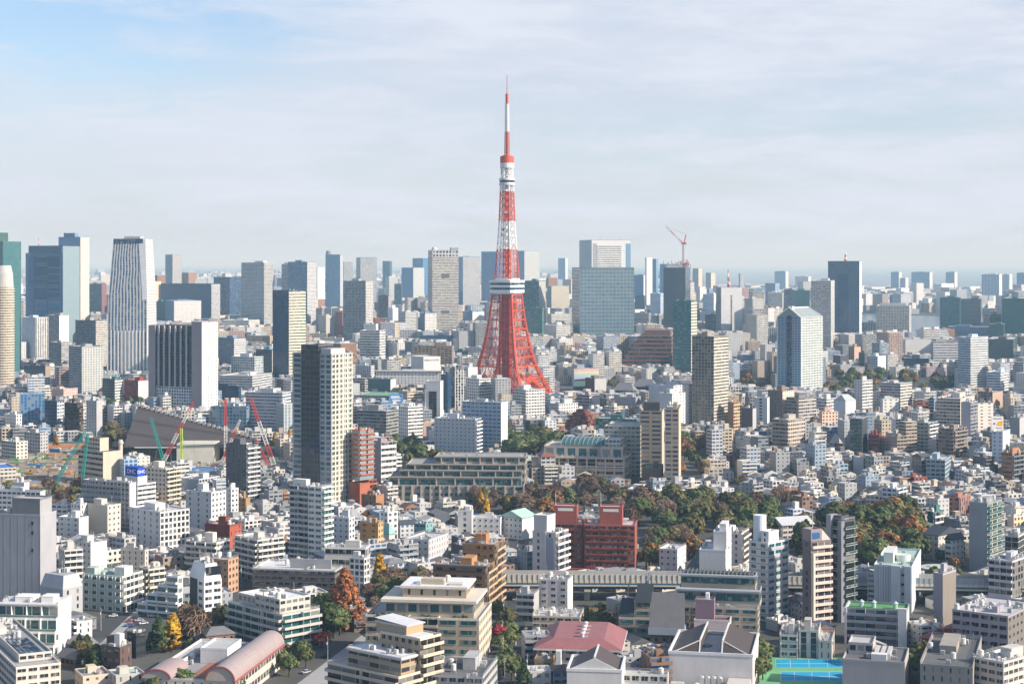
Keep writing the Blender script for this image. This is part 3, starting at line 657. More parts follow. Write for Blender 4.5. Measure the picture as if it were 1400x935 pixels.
b(OB, 'beige block with square windows at the foot of the rounded tower', 'office', -5, 18, 18, 497, 535, 20, 'pk', 'small', 'small')
b(OB, 'blue glass office block with fine fins by the left edge', 'office', 27, 61, 61, 538, 592, 10, 'bg', 'fins', 'fins', gl='blue', short='the blue finned office', geo=False)
b(OB, 'dark windowed block right of the blue finned office', 'office', 61, 78, 88, 548, 595, 25, 'dg', 'curt', 'wide', wr='lg', gl='navy')
b(OB, 'brown glassy office block left of the grey slab office', 'office', 88, 105, 114, 551, 600, 25, 'br', 'curt', 'ribbon', gl='black', geo=False)
b(OB, 'tall grey slab office beside the brown glassy block', 'office', 118, 132, 140, 548, 602, 25, 'mg', 'slot', 'blank', wr='mg')
b(OB, 'white and glass block in front of the tapered tower', 'office', 140, 157, 168, 518, 556, 30, 'te', 'curt', 'ribbon', wr='wh', geo=False)
b(OB, 'white block with a red corner tower left of the finned brown slab', 'office', 170, 189, 204, 520, 556, 30, 'bk', 'punch', 'small', wr='wh')
b(OB, 'white low office with red top between the tapered tower and the trees', 'office', 33, 47, 48, 496, 512, 30, 'pk')
b(AB, 'pink grey low apartment block behind the blue finned office', 'apartments', 70, 87, 106, 532, 556, 30, 'pk', 'blank', 'small')
b(OB, 'dark blue glass block right of the finned brown slab tower', 'office', 291, 326, 330, 528, 560, 15, 'nv', 'curt', 'curt', gl='navy')
b(OB, 'glassy office with green window rows behind the brown pyramid roof', 'office', 290, 337, 341, 556, 600, 12, 'bg', 'grid', 'grid', gl='teal', geo=False)
b(OB, 'stepped dark glass office right of the green windowed office', 'office', 336, 386, 398, 537, 600, 18, 'lg', 'ribbon', 'ribbon', gl='navy', geo=False)
b(OB, 'white ribbed windowless block beside the tall cream grid tower', 'office', 377, 388, 402, 552, 602, 55, 'lg', 'fins', 'fins', gl='pale', geo=False)
b(OB, 'grey office with white top right of the finned brown slab', 'office', 297, 320, 336, 462, 512, 40, 'bg', 'ribbon', 'ribbon', wr='wh')
b(OB, 'pale glass office with green windows left of the dark glass tower', 'office', 316, 348, 360, 488, 540, 25, 'lg', 'grid', 'grid', gl='teal')
b(OB, 'grey low office behind the pale glass office', 'office', 300, 345, 372, 514, 545, 15, 'lg', 'ribbon', 'ribbon', geo=False)
b(OB, 'pale blue boxy office above the dark glass tower base', 'office', 350, 372, 384, 478, 522, 35, 'bg', 'curt', 'wide', wr='ow')
b(OT, 'dark navy glass tower with a green and cream banded side', 'tower', 373, 395, 418, 397, 528, 42, 'nv', 'curt', 'ribbon', gl='navy', glr='green', wr='cr', fh=4.2, short='the dark navy glass tower', geo=False, pent=0)
o = b(RT, 'twin faced residential tower, dark blue grid and white flank, right of the pale residential tower', 'tower', 393, 420, 433, 358, 456, 28, 'bg', 'grid', 'grid', wr='wh', gl='navy', short='the twin faced residential tower')
b(RT, 'short grey shoulder tower on the left of the twin faced residential tower', 'tower', 385, 396, 397, 361, 452, 20, 'lg', 'grid', 'grid', gl='navy')
b(OB, 'white block behind the twin faced residential tower', 'office', 428, 434, 444, 365, 420, 40, 'bg', 'curt', 'blank', wr='wh', gl='navy', pent=0)
o = b(RT, 'tall narrow blue grey residential tower with a round cap', 'tower', 445, 465, 469, 348, 432, 14, 'bg', 'grid', 'grid', gl='blue', wr='wh', short='the narrow capped tower', pent=0); m = MB(); m.cyl(o.wr * .3, o.wl * .85, o.h, o.h + 12, 9, 8, 12); m.build('roof_cap', PAINT, o.root, col=(.2, .24, .28))
b(OB, 'grey ribbed tower tucked behind the narrow capped tower', 'tower', 468, 470, 482, 358, 410, 60, 'gr', 'blank', 'fins', wr='lg', pent=0)
b(OT, 'pale tower with a dark blue left edge standing between two grey residential towers', 'tower', 487, 493, 515, 352, 424, 70, 'nv', 'curt', 'fins', wr='wh', gl='navy', pent=0)
b(RT, 'grey residential tower with dense balconies and white flank in front of the pale tower', 'tower', 469, 500, 510, 384, 468, 22, 'gr', 'grid', 'grid', wr='wh', gl='black', short='the grey dense balcony tower')
b(OT, 'small dark blue tower right of the pale tower', 'tower', 523, 533, 536, 357, 405, 20, 'nv', 'fins', 'fins', gl='navy', pent=0)
b(OB, 'white office tower with slit windows under the small dark blue tower', 'office', 527, 532, 544, 379, 422, 60, 'lg', 'vert', 'vert', wr='wh', gl='pale')
b(OT, 'blue glass tower with a white wedge shaped face and sloping top', 'tower', 549, 565, 580, 366, 418, 45, 'bg', 'curt', 'vert', wr='wh', gl='blue', glr='pale', pent=0, short='the blue tower with a white wedge')
b(OT, 'blue glass flank tower behind the white wedge', 'tower', 564, 578, 585, 353, 414, 35, 'bg', 'grid', 'curt', gl='blue', pent=0)
b(OB, 'brown dark office behind the grey dense balcony tower', 'office', 517, 531, 535, 404, 446, 25, 'br', 'punch', 'blank', wr='mv')
b(OB, 'narrow navy tower below the blue tower with a white wedge', 'office', 539, 549, 550, 388, 428, 10, 'nv', 'fins', 'fins', gl='navy', pent=0)
b(OB, 'small white block with a blue left face near the white wedge tower', 'office', 530, 537, 545, 421, 452, 40, 'bw', 'blank', 'blank', wr='wh')
o = Bd(RT, 'broad striped residential tower with a crown of square openings left of the lattice tower', 'tower', 585, 591, 627, 339, 463, 75, 'dg', short='the broad striped residential tower'); o.vol(L='balc', Rr='balc', wall='gr', wr='ow', gl='black', fh=3.6, z1=o.zz(352), br=4); o.vol(z0=o.zz(352) + .1, x0=.5, x1=o.wr - .5, y0=.5, z1=o.zz(342), L='grid', Rr='grid', wall='gr', wr='ow', gl='navy', fh=9, br=8); m = MB(); m.cyl(8, 14, o.zz(342), o.zz(338), 7, 5, 14); m.build('dome', PAINT, o.root, col=(.55, .56, .58)); o.box('crown_block', o.wr * .72, o.wr, 2, 14, o.zz(342), o.zz(338.5), 'gr')
for yy in (376, 425): o.box('refuge_floor', o.wr * .35, o.wr * .65, -.6, 0, o.zz(yy + 4), o.zz(yy - 1), 'dg')
b(RT, 'white residential tower with blue left strip beside the broad striped tower', 'tower', 627, 633, 656, 351, 428, 68, 'bg', 'curt', 'grid', wr='wh', gl='blue', glr='navy', short='the white tower with the blue strip')
b(OT, 'broad blue glass tower standing behind the left flank of the lattice tower', 'tower', 658, 680, 692, 344, 424, 25, 'bg', 'grid', 'curt', gl='blue', pent=0)
b(RT, 'white tower with fine vertical lines standing behind the right flank of the lattice tower', 'tower', 706, 717, 738, 343, 420, 55, 'bg', 'curt', 'fins', wr='wh', gl='blue', glr='pale', pent=0, short='the white fine lined tower')
b(OB, 'white apartment block with punched windows at the foot of the broad striped tower', 'apartments', 574, 581, 597, 428, 464, 55, 'bg', 'punch', 'punch', wr='wh')
b(OB, 'blue faced block with a plain white side left of the lattice tower', 'office', 632, 646, 662, 426, 452, 50, 'bg', 'ribbon', 'blank', wr='wh', gl='blue')
b(OB, 'white striped office with a stepped white head and dark ribbon windows', 'office', 492, 519, 527, 452, 502, 18, 'wh', 'ribbon', 'ribbon', gl='black', fh=4.2, pent=0, short='the white striped office', geo=False); 
b(OB, 'white head block rising behind the roof of the white striped office', 'office', 497, 514, 517, 443, 490, 18, 'wh', 'blank', 'blank')
b(OB, 'wide brown office with vertical piers left of the lattice tower legs', 'office', 566, 618, 621, 473, 512, 12, 'ta', 'wide', 'wide', gl='black', bl=6, short='the wide brown office', wr='mv')
b(OB, 'low dark glass hall behind the wide brown office', 'office', 574, 619, 619, 459, 478, 12, 'nv', 'curt', 'curt', gl='navy')
b(OB, 'grey gridded office right of the white striped office', 'office', 546, 571, 571, 451, 476, 12, 'lg', 'grid', 'grid', gl='grey')
b(OB, 'pale concrete office block below the white striped office', 'office', 486, 507, 512, 500, 528, 20, 'lg', 'punch', 'wide')
b(OB, 'grey twin block office with plain side left of the wide brown office', 'office', 528, 537, 548, 470, 500, 45, 'bg', 'slot', 'blank', wr='lg')
b(OB, 'cream yellow low office block above the park trees', 'office', 422, 446, 448, 456, 474, 15, 'cr', 'wide', 'wide', wr='yb')
b(OB, 'low white office with window dots by the park trees', 'office', 444, 468, 470, 462, 480, 15, 'wh', 'small', 'small')
o = b('hotel', 'long low white hotel wing with rows of small square windows behind the russet trees', 'hotel', 514, 604, 606, 508, 541, 6, 'wh', 'small', 'small', bl=4.5, gl='black', short='the long white hotel wing'); o.box('roof_canopy', -2, 2.2, -1, o.wl + 1, o.h + .2, o.h + 1.4, 'wh')
o = Bd('hotel', 'white hotel block with plain sign wall and dark letters on top of it', 'hotel', 562, 579, 602, 488, 522, 60, 'wh'); o.vol(L='blank', Rr='blank'); o.clutter(3)
def text(parent, s, loc, rz, size, col, ext=.1):
    c = bpy.data.curves.new('sign_text', 'FONT'); c.body = s; c.size = size; c.extrude = ext; c.align_x = 'CENTER'; c.align_y = 'CENTER'; c.materials.append(PAINT)
    o = bpy.data.objects.new('sign_text', c); COL.objects.link(o); o.parent = parent; o.location = loc; o.rotation_euler = (R(90), 0, rz); o.color = (*col, 1); o['gc'] = (.02, .02, .02)
    bpy.context.view_layer.update(); me = bpy.data.meshes.new_from_object(o.evaluated_get(bpy.context.evaluated_depsgraph_get())); q = link('lettering', me, parent, loc, rz, col); q.rotation_euler = o.rotation_euler; bpy.data.objects.remove(o); return q
text(o.root, 'PRINCE HOTEL', (o.wr * .5, -.15, o.h - 5), 0, 3.6, (.12, .12, .12))
b(OB, 'small white office left of the white hotel sign block', 'office', 560, 575, 575, 489, 512, 15, 'wh', 'blank', 'blank')
b(OB, 'teal sided low block by the legs of the lattice tower', 'office', 621, 636, 640, 480, 500, 20, 'te', 'ribbon', 'blank', geo=False)
b(OB, 'white office with ribbon windows just left of the lattice tower legs', 'office', 635, 658, 664, 475, 496, 20, 'wh', 'ribbon', 'ribbon', geo=False)
b(AB, 'white slim block left of the lattice tower with a red edge', 'apartments', 619, 627, 634, 463, 492, 45, 'wh', 'punch', 'balc', geo=False)
# right of the lattice tower
b(OT, 'teal glass office tower right behind the lattice tower', 'tower', 713, 737, 746, 384, 466, 22, 'te', 'fins', 'fins', gl='teal', glr='pale', wr='cr', short='the teal glass tower')
b(OT, 'lower teal shoulder block in front of the teal glass tower', 'office', 717, 741, 744, 421, 470, 18, 'te', 'grid', 'grid', gl='teal')
b(OT, 'cream and green glass office block with a white lower half', 'tower', 748, 754, 778, 391, 432, 60, 'gn', 'curt', 'ribbon', gl='green', wr='cr', glr='green', short='the cream glass office block', pent=0)
b(OB, 'white lower wing at the foot of the cream glass office block', 'office', 749, 754, 780, 429, 455, 65, 'ow', 'ribbon', 'ribbon', wr='wh', gl='green')
b(OT, 'slim distant blue grey tower standing alone right of the lattice tower', 'tower', 763, 773, 776, 353, 393, 18, 'bg', 'curt', 'blank', gl='blue', wr='bw', pent=0)
o = Bd(OT, 'huge blue grey glass slab with a fine square grid', 'tower', 782, 793, 867, 366, 470, 84, 'dg', short='the huge gridded glass slab'); o.vol(L='fins', Rr='curt', wr=(.36, .34, .33), wall='dg', gl='navy', glr=(.09, .17, .22), br=7.5, fh=7.5); 
o = Bd(OT, 'taller slab with white horizontal stripes inside a white frame, behind the gridded slab', 'tower', 792, 809, 862, 328, 420, 74, 'nv', short='the white framed slab'); o.vol(L='curt', Rr='blank', wr='wh', gl='navy'); q = o.wr
o.vol(x0=q * .14, x1=q * .76, y0=-1.0, y1=-.05, z0=o.zz(372), z1=o.zz(336), L='blank', Rr='ribbon', wall='wh', gl='black', fh=8.5, para=0, name='striped_front'); o.vol(x0=q * .88, x1=q + .4, y0=-.8, y1=-.05, z0=o.zz(372), z1=o.zz(333), L='curt', Rr='curt', gl='sky', wall='bg', para=0, name='glass_strip'); o.box('recess', q * .03, q * .13, -.4, -.05, o.zz(372), o.zz(333), 'gr')
for f_ in (.2, .7): m = MB(); m.bar((q * f_, 6, o.h), (q * f_ + 12, 6, o.h + 11), 1.2); m.build('roof_crane', METAL, o.root, col=(.3, .32, .35))
b(OT, 'slim plain white tower right of the gridded slab', 'tower', 882, 884, 892, 352, 428, 60, 'lg', 'blank', 'blank', wr='wh', pent=0, short='the slim plain white tower')
b(OT, 'blue grey glass strip tower attached right of the slim white tower', 'tower', 891, 897, 900, 354, 426, 20, 'bg', 'curt', 'curt', gl='sky', pent=0)
b(OT, 'narrow blue tower left of the dark tower under construction', 'tower', 902, 910, 912, 361, 420, 15, 'bg', 'curt', 'curt', gl='blue', pent=0)
o = Bd(OT, 'dark tower under construction wrapped in netting with open steel at its top', 'tower', 907, 937, 944, 366, 462, 14, 'dg', short='the dark tower under construction'); o.vol(L='curt', Rr='curt', wall=(.09, .10, .115), gl=(.03, .038, .05), bl=3, br=3); m = MB()
for i in range(9):
    for j in range(4): m.bar((o.wr * j / 3, o.wl * i / 8, o.h - 1), (o.wr * j / 3, o.wl * i / 8, o.h + random.Random(i * 7 + j).uniform(6, 16)), .9)
    m.bar((0, o.wl * i / 8, o.h + 6), (o.wr, o.wl * i / 8, o.h + 6), .7)
for j in range(4): m.bar((o.wr * j / 3, 0, o.h + 6), (o.wr * j / 3, o.wl, o.h + 6), .7)
m.build('steel_frame', METAL, o.root, col=(.10, .105, .12)); CT = o
b(OB, 'blue glassy office block left of the dark construction tower', 'office', 889, 903, 910, 401, 442, 30, 'bw', 'ribbon', 'ribbon', gl='blue')
b(OB, 'navy block right behind the gridded slab', 'office', 866, 880, 884, 376, 424, 18, 'bg', 'curt', 'blank', gl='blue', wr='wh')
b(OB, 'pair of dark blue blocks beside the slim plain white tower', 'office', 868, 881, 882, 404, 434, 18, 'nv', 'curt', 'curt', gl='navy')
b(OB, 'dark low office behind the stepped brown office', 'office', 866, 887, 890, 428, 455, 14, 'gr', 'ribbon', 'ribbon')
def stepped_brown():
    o = Bd(OB, 'stepped brown red office with a sloping left end and dark ribbon windows', 'office', 850, 918, 921, 460, 512, 8, (.16, .085, .07), short='the stepped brown office')
    n = 9; wl = o.wl
    for i in range(n):
        z0, z1 = o.h * i / n, o.h * (i + 1) / n; cut = wl * (.0 if i < 4 else .06 * (i - 3))
        for s, a, c, g in (('walls', 0, .55, None), ('window_band', .55, 1, 1)):
            m = MB(); m.box(0 if not g else .6, o.wr, 0, wl - cut - (0 if not g else .8), z0 + (z1 - z0) * a, z0 + (z1 - z0) * c); m.build(s, GLASS if g else PAINT, o.root, col=(.20, .10, .08), gc=GL['black'])
    m = MB(); m.box(4, o.wr, 2, wl * .55, o.h, o.h + 8 * o.m); m.build('penthouse', PAINT, o.root, col=(.17, .10, .085)); m = MB(); m.box(1, o.wr, 1, wl * .65, o.h, o.h + .6); m.build('roof', PAINT, o.root, col=(.25, .22, .2))
stepped_brown()
b(OT, 'green glass office tower with a cream right edge right of the stepped brown office', 'tower', 920, 945, 953, 411, 524, 22, 'te', 'ribbon', 'ribbon', wr='cr', gl=(.03, .14, .15), glr='green', fh=4.4, short='the green glass office tower', geo=False, pent=0)
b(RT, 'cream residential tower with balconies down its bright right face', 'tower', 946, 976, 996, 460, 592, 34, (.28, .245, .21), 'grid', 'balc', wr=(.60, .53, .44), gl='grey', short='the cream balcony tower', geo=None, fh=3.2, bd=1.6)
o = b(OT, 'plain grey slab tower with one column of dark windows and a red white mast', 'tower', 979, 986, 1015, 393, 466, 70, 'gr', 'ribbon', 'blank', wr='lg', short='the plain grey slab tower', pent=0); o.antenna(.45, .5, 40, 2.2, 5); o.antenna(.45, .3, 20, 3, 3)
wm_ = MB().box(0, 4, -.2, 0, 0, 3.2).mesh('window', [GLASS])
for i in range(20): o.put(wm_, 'R', 0, 0, o.wr, o.wl, o.wr * .44, 6 + i * (o.h - 22) / 20, 'window', gc=GL['black'])
b(OB, 'white office with a blue face right of the dark construction tower', 'office', 1010, 1012, 1018, 374, 405, 40, 'bg', 'fins', 'fins', wr='lg', pent=0)
b(RT, 'tan distant apartment tower right of the construction tower', 'tower', 947, 955, 960, 367, 402, 35, 'ta', 'fins', 'punch', wr='cr', pent=0)
b(RT, 'shorter tan distant apartment tower beside the plain grey slab', 'tower', 965, 972, 978, 373, 400, 35, 'ta', 'fins', 'punch', wr='cr', pent=0)
b(OB, 'white and blue office block between the green glass tower and the plain grey slab', 'office', 961, 976, 982, 402, 442, 30, 'bw', 'ribbon', 'blank', wr='wh', gl='blue')
b(OB, 'white low block behind the white and blue office', 'office', 952, 957, 966, 395, 425, 45, 'lg', 'blank', 'blank', wr='wh')
b(OB, 'slim pale office with dark left face behind the green glass tower', 'office', 951, 957, 965, 424, 452, 40, 'nv', 'curt', 'blank', wr='lg', gl='navy')
b(OB, 'glass dark block left of the plain grey slab tower', 'office', 964, 978, 984, 430, 464, 30, 'dg', 'ribbon', 'ribbon', gl='navy')
def gable_tower():
    o = Bd('hotel', 'blue glass hotel tower with a gabled glass roof and a white gridded right face', 'tower', 1063, 1095, 1125, 434, 545, 40, 'bw', short='the gabled blue glass tower')
    o.vol(L='curt', Rr='grid', gl=(.06, .20, .30), glr=(.05, .14, .15), wr='wh', para=0, fh=3.2, br=4, bl=5)
    zt = o.zz(421); z = o.h; a, c = o.wr, o.wl
    m = MB(); p = [(0, 0, z), (a, 0, z), (a, c, z), (0, c, z)]; r0, r1 = (0, c / 2, zt), (a * .86, c / 2, zt)
    m.face([p[0], p[1], r1, r0]); m.face([p[2], p[3], r0, r1]); m.face([p[1], p[2], r1]); m.face([p[3], p[0], r0]); m.build('glass_roof', PAINT, o.root, col=(.26, .31, .32))
    m = MB()
    for q in (p[0], p[3]): m.bar((-.4, q[1], z), (-.4, c / 2, zt + .4), 1.3)
    m.bar((0, c / 2, zt), (a * .86, c / 2, zt), 1.2); m.bar(p[1], r1, 1.2); m.build('ridge', PAINT, o.root, col=(.75, .75, .74))
    for y in (0, c): m = MB(); m.box(-.5, .8, y - .8, y + .8, 0, z); m.build('corner_strip', PAINT, o.root, col=(.62, .68, .72))
    m = MB(); m.box(-.45, 0, c * .40, c * .60, 4, z + 2); m.build('lift_strip', GLASS, o.root, gc=(.015, .05, .10)); m = MB(); m.box(2, 8, c / 2 - 3, c / 2 + 3, zt - 2, zt + 2); m.build('penthouse', PAINT, o.root, col=(.5, .52, .54))
gable_tower()
b(RT, 'pale gridded residential tower behind the gabled blue glass tower', 'tower', 1109, 1136, 1141, 384, 490, 10, 'lg', 'grid', 'grid', gl='grey', short='the pale gridded tower', wr='wh')
o = Bd(OT, 'tall slate blue office tower with a darker sunken centre and a roof mast', 'tower', 1132, 1175, 1178, 357, 468, 8, 'gr', short='the slate blue office tower'); o.vol(L='curt', Rr='blank', wall=(.12, .18, .25), gl=(.03, .07, .13), wr='wh', bl=5); o.vol(x0=-.8, x1=-.02, y0=o.wl * .34, y1=o.wl * .68, z0=2, z1=o.zz(374), L='curt', Rr='blank', wall='nv', gl='navy', para=0, name='front_panel'); o.antenna(.5, .48, 19, 3.2, 4)
b(OB, 'teal dark glass office behind the gabled blue glass tower', 'office', 1080, 1107, 1110, 397, 440, 12, 'te', 'curt', 'curt', gl='teal')
b(OB, 'dark slab left of the teal dark glass office', 'office', 1072, 1084, 1086, 396, 440, 14, 'dg', 'fins', 'fins', gl='navy')
b(OB, 'white low office left of the gabled blue glass tower', 'office', 1050, 1062, 1064, 448, 480, 12, 'wh', 'vert', 'vert', gl='navy')
b(OB, 'white wide block with dark fins left of the pale gridded tower', 'office', 1050, 1070, 1072, 400, 432, 14, 'wh', 'vert', 'blank', gl='grey')
o = b('hotel', 'white waterside hotel with a fine window grid and slightly curved top', 'hotel', 1198, 1243, 1246, 418, 465, 8, 'wh', 'grid', 'grid', gl='grey', short='the white waterside hotel'); o.box('roof_screen', 1, 3, o.wl * .1, o.wl * .9, o.h, o.h + 6, 'wh')
b(OB, 'low glass fronted hall left of the white waterside hotel', 'office', 1177, 1197, 1198, 441, 464, 8, 'lg', 'vert', 'vert', gl='teal')
b(OB, 'bright teal glass office block at the water', 'office', 1285, 1312, 1314, 407, 456, 8, 'te', 'ribbon', 'curt', gl='teal', short='the teal waterside office', geo=False)
b(OB, 'dark office with pale banded windows right of the teal waterside office', 'office', 1313, 1341, 1343, 409, 452, 8, 'dg', 'ribbon', 'ribbon', gl=(.25, .24, .2), geo=False)
b(OB, 'dark teal glass tower at the right edge of the picture', 'tower', 1370, 1402, 1410, 408, 470, 10, 'te', 'curt', 'curt', gl='teal', short='the dark teal edge tower')
b(OB, 'low dark teal block in front of the dark teal edge tower', 'office', 1352, 1372, 1374, 443, 475, 8, 'te', 'curt', 'curt', gl='teal')
b(OB, 'wide blue grey office with flat roof by the water', 'office', 1296, 1352, 1354, 447, 474, 8, 'bg', 'punch', 'punch', gl='navy')
for i, (x0, x1, y0, y1, w_, l_) in enumerate(((1059, 1078, 371, 398, 'bg', 'twin topped blue'), (1087, 1109, 378, 396, 'pk', 'pink white'), (1218, 1233, 372, 398, 'bg', 'slim blue grey'), (1231, 1242, 380, 404, 'wh', 'white sided grey'), (1246, 1275, 372, 398, 'bg', 'broad twin blue grey'), (1293, 1309, 372, 397, 'bg', 'lone narrow blue'), (1342, 1370, 375, 415, 'bw', 'broad pale blue'), (1369, 1384, 375, 406, 'wh', 'white flanked'), (1390, 1410, 373, 400, 'nv', 'edge of picture navy'))):
    b(RT, l_ + ' apartment tower across the water on the far shore', 'tower', x0, x1 - 4, x1, y0, y1, 10, w_, 'fins', 'punch', gl='blue', wr='wh', pent=1, bl=6)
for i, (x0, x1, y0, y1, l_) in enumerate(((1276, 1304, 388, 404, 'tallest of the white waterfront warehouses'), (1193, 1222, 405, 413, 'low white warehouse left of the slim blue tower'), (1256, 1280, 411, 424, 'blue shaded warehouse above the white waterside hotel'), (1261, 1282, 408, 425, 'boxy warehouse with white sunlit side over the water'), (1340, 1356, 400, 408, 'small white silo shed on the far shore'), (1225, 1243, 394, 405, 'pale warehouse below the white sided grey tower'), (1180, 1210, 393, 400, 'long white shed on the far shore right of the slate tower'), (1318, 1340, 392, 400, 'long pale shed under the lone narrow blue tower'))):
    b('warehouse', l_, 'warehouse', x0, x0 + (x1 - x0) * .4, x1, y0, y1, 30, 'bw', 'blank', 'blank', wr='wh', pent=0, n=0)
b(OB, 'white office with dotted windows and long flat roof right of the pale gridded tower', 'office', 1234, 1238, 1273, 464, 496, 84, 'lg', 'blank', 'small', wr='wh', short='the white dotted office')
b(OB, 'grey white office with ribbon windows beside the white dotted office', 'office', 1273, 1276, 1311, 467, 506, 84, 'gr', 'blank', 'ribbon', wr='lg', fh=4, geo=False)
b(RT, 'white residential tower with many balconies by the right side of the park', 'tower', 1310, 1327, 1351, 461, 541, 52, 'bw', 'balc', 'balc', wr='wh', gl='navy', short='the white balcony tower', fh=3, geo=False)
b(OB, 'dark glass office block right of the white balcony tower', 'office', 1350, 1385, 1391, 464, 505, 10, 'dg', 'curt', 'curt', gl='teal')
b(OB, 'white stepped office right of the white balcony tower lower down', 'office', 1349, 1368, 1379, 509, 550, 30, 'bw', 'ribbon', 'ribbon', wr='wh', geo=False)
b(OB, 'black glass block in front of the white dotted office', 'office', 1234, 1270, 1272, 490, 512, 8, 'dg', 'curt', 'curt', gl='navy')
b(OB, 'white and blue apartment block behind the park woods', 'apartments', 1188, 1200, 1213, 487, 515, 40, 'bw', 'balc', 'blank', wr='wh', geo=False)
b(AB, 'orange tinted apartment tower near the slate tower foot', 'apartments', 1160, 1168, 1178, 474, 505, 50, 'ta', 'punch', 'small', wr='pk')
b(AB, 'dark balcony apartments beside the orange tinted block', 'apartments', 1174, 1182, 1186, 482, 512, 25, 'dg', 'balc', 'balc', geo=False)
# ---- the middle of the city ---------------------------------------------------------------------------
def poly_obj(name, parent, faces, mat, col, gc=None):
    m = MB()
    for f in faces: m.face([tuple(p) for p in f], 0, [(i * 1.0, 0) for i in range(len(f))])
    return m.build(name, mat, parent, col=col, gc=gc)
def pitched(bd, x0, x1, y0, y1, z, h, col, axis='y', hip=0.0, over=.5, mat=None, name='roof'):
    """gabled or hipped roof, ridge along the local axis; solid wedge with its own eaves"""
    x0 -= over; x1 += over; y0 -= over; y1 += over; m = MB()
    if axis == 'y':
        cx = (x0 + x1) / 2; a, c = (cx, y0 + hip * (x1 - x0) / 2, z + h), (cx, y1 - hip * (x1 - x0) / 2, z + h); L = y1 - y0; W_ = x1 - x0
        q = [(x0, y0, z), (x1, y0, z), (x1, y1, z), (x0, y1, z)]
        m.face([q[1], q[2], c, a], 0, [(0, 0), (L, 0), (L, 1), (0, 1)]); m.face([q[3], q[0], a, c], 0, [(0, 0), (L, 0), (L, 1), (0, 1)]); m.face([q[0], q[1], a], 0, [(0, 0), (W_, 0), (W_ / 2, 1)]); m.face([q[2], q[3], c], 0, [(0, 0), (W_, 0), (W_ / 2, 1)])
    else:
        cy_ = (y0 + y1) / 2; a, c = (x0 + hip * (y1 - y0) / 2, cy_, z + h), (x1 - hip * (y1 - y0) / 2, cy_, z + h); L = x1 - x0; W_ = y1 - y0
        q = [(x0, y0, z), (x1, y0, z), (x1, y1, z), (x0, y1, z)]
        m.face([q[0], q[1], c, a], 0, [(0, 0), (L, 0), (L, 1), (0, 1)]); m.face([q[2], q[3], a, c], 0, [(0, 0), (L, 0), (L, 1), (0, 1)]); m.face([q[3], q[0], a], 0, [(0, 0), (W_, 0), (W_ / 2, 1)]); m.face([q[1], q[2], c], 0, [(0, 0), (W_, 0), (W_ / 2, 1)])
    m.box(x0, x1, y0, y1, z - .3, z); return m.build(name, mat or TILE, bd.root, col=col)
def pyramid_hall():
    Y = gy(632); mm = Y / F; o = empty('temple_hall', 'huge dark brown tiled hall like a flattened pyramid sloping to the right, beside cranes', 'hall', (at(250, 632)[0], Y, 0))
    X = lambda px, d=0: (px - 700) * (Y + d) / F - o.location.x
    z = lambda y, d=0: H + (HZ - y) * (Y + d) / F
    A, B_ = (X(168), 0, z(612)), (X(338), 0, z(606)); C, D = (X(189, 55), 55, z(554, 55)), (X(350, 55), 55, z(599, 55)); E, G = (X(175, 120), 120, z(600, 120)), (X(352, 120), 120, z(604, 120))
    poly_obj('roof', o, [[A, B_, D, C], [C, D, G, E], [A, C, E], [B_, G, D]], TILE, (.062, .052, .052))
    m = MB()
    for t in range(0, 26):
        p = [C[i] + (D[i] - C[i]) * t / 25 for i in range(3)]; m.box(p[0] - 1.2, p[0] + 1.2, p[1] - 3, p[1] + 3, p[2] - 1, p[2] + 1.3)
    m.build('ridge', PAINT, o, col=(.30, .28, .27)); m = MB(); m.bar((X(189, 55), 55, C[2]), (X(189, 55), 55, C[2] + 3), .6); m.cyl(X(189, 55), 55, C[2] + 3, C[2] + 3.4, 3.4, 3.4, 16); m.build('finial', METAL, o, col=(.06, .06, .06))
    m = MB(); m.box(X(176), X(240), 4, 50, 0, z(614)); m.build('walls', PAINT, o, col=(.05, .045, .045)); m = MB(); m.box(X(241), X(292), 1.5, 30, 0, z(607)); m.build('pale_wall', PAINT, o, col=(.62, .60, .52)); m = MB(); m.box(X(184), X(241), -.6, .1, z(612.3), z(610.8)); m.build('eave_strip', PAINT, o, col=(.6, .6, .6))
    FOOT.append(([(at(165, 632)[0], Y - 8), (at(352, 632)[0], Y - 8), (at(352, 632)[0] + 8, Y + 122), (at(165, 632)[0], Y + 122)], 628, 168, 345, Y)); LAND.append((255, o.location.x, Y, 'the dark pyramid roofed hall'))
pyramid_hall()
# by the building site
o = Bd(OB, 'cream block with deep dark storey bands and overhanging flat brown roofs by the building site', 'office', 107, 141, 165, 618, 662, 42, (.60, .50, .40), short='the cream banded block'); o.vol(L='ribbon', Rr='blank', gl='black', roof='br', fh=4.2); o.vol(x0=o.wr * .1, x1=o.wr * .6, y0=o.wl * .2, y1=o.wl * .8, z0=o.h, z1=o.h + 10, L='wide', Rr='blank', roof='br', name='upper_storey'); m = MB(); m.cyl(o.wr + 2, 3, 0, o.h + 8, 1.6, 1.6, 12); m.cyl(o.wr + 2, 3, o.h + 5, o.h + 6.5, 2.3, 2.3, 12); m.build('chimney', PAINT, o.root, col=(.62, .55, .46)); o.done()
o = Bd(OB, 'white office with a blue sign cube on its roof reading DHC', 'office', 163, 188, 213, 662, 707, 40, 'wh', short='the office with the blue DHC sign'); o.vol(L='punch', Rr='ribbon', gl='grey'); o.vol(x0=.6, x1=o.wr * .55, y0=.6, y1=o.wl * .72, z0=o.h, z1=o.zz(652), L='blank', Rr='blank', name='stair_tower')
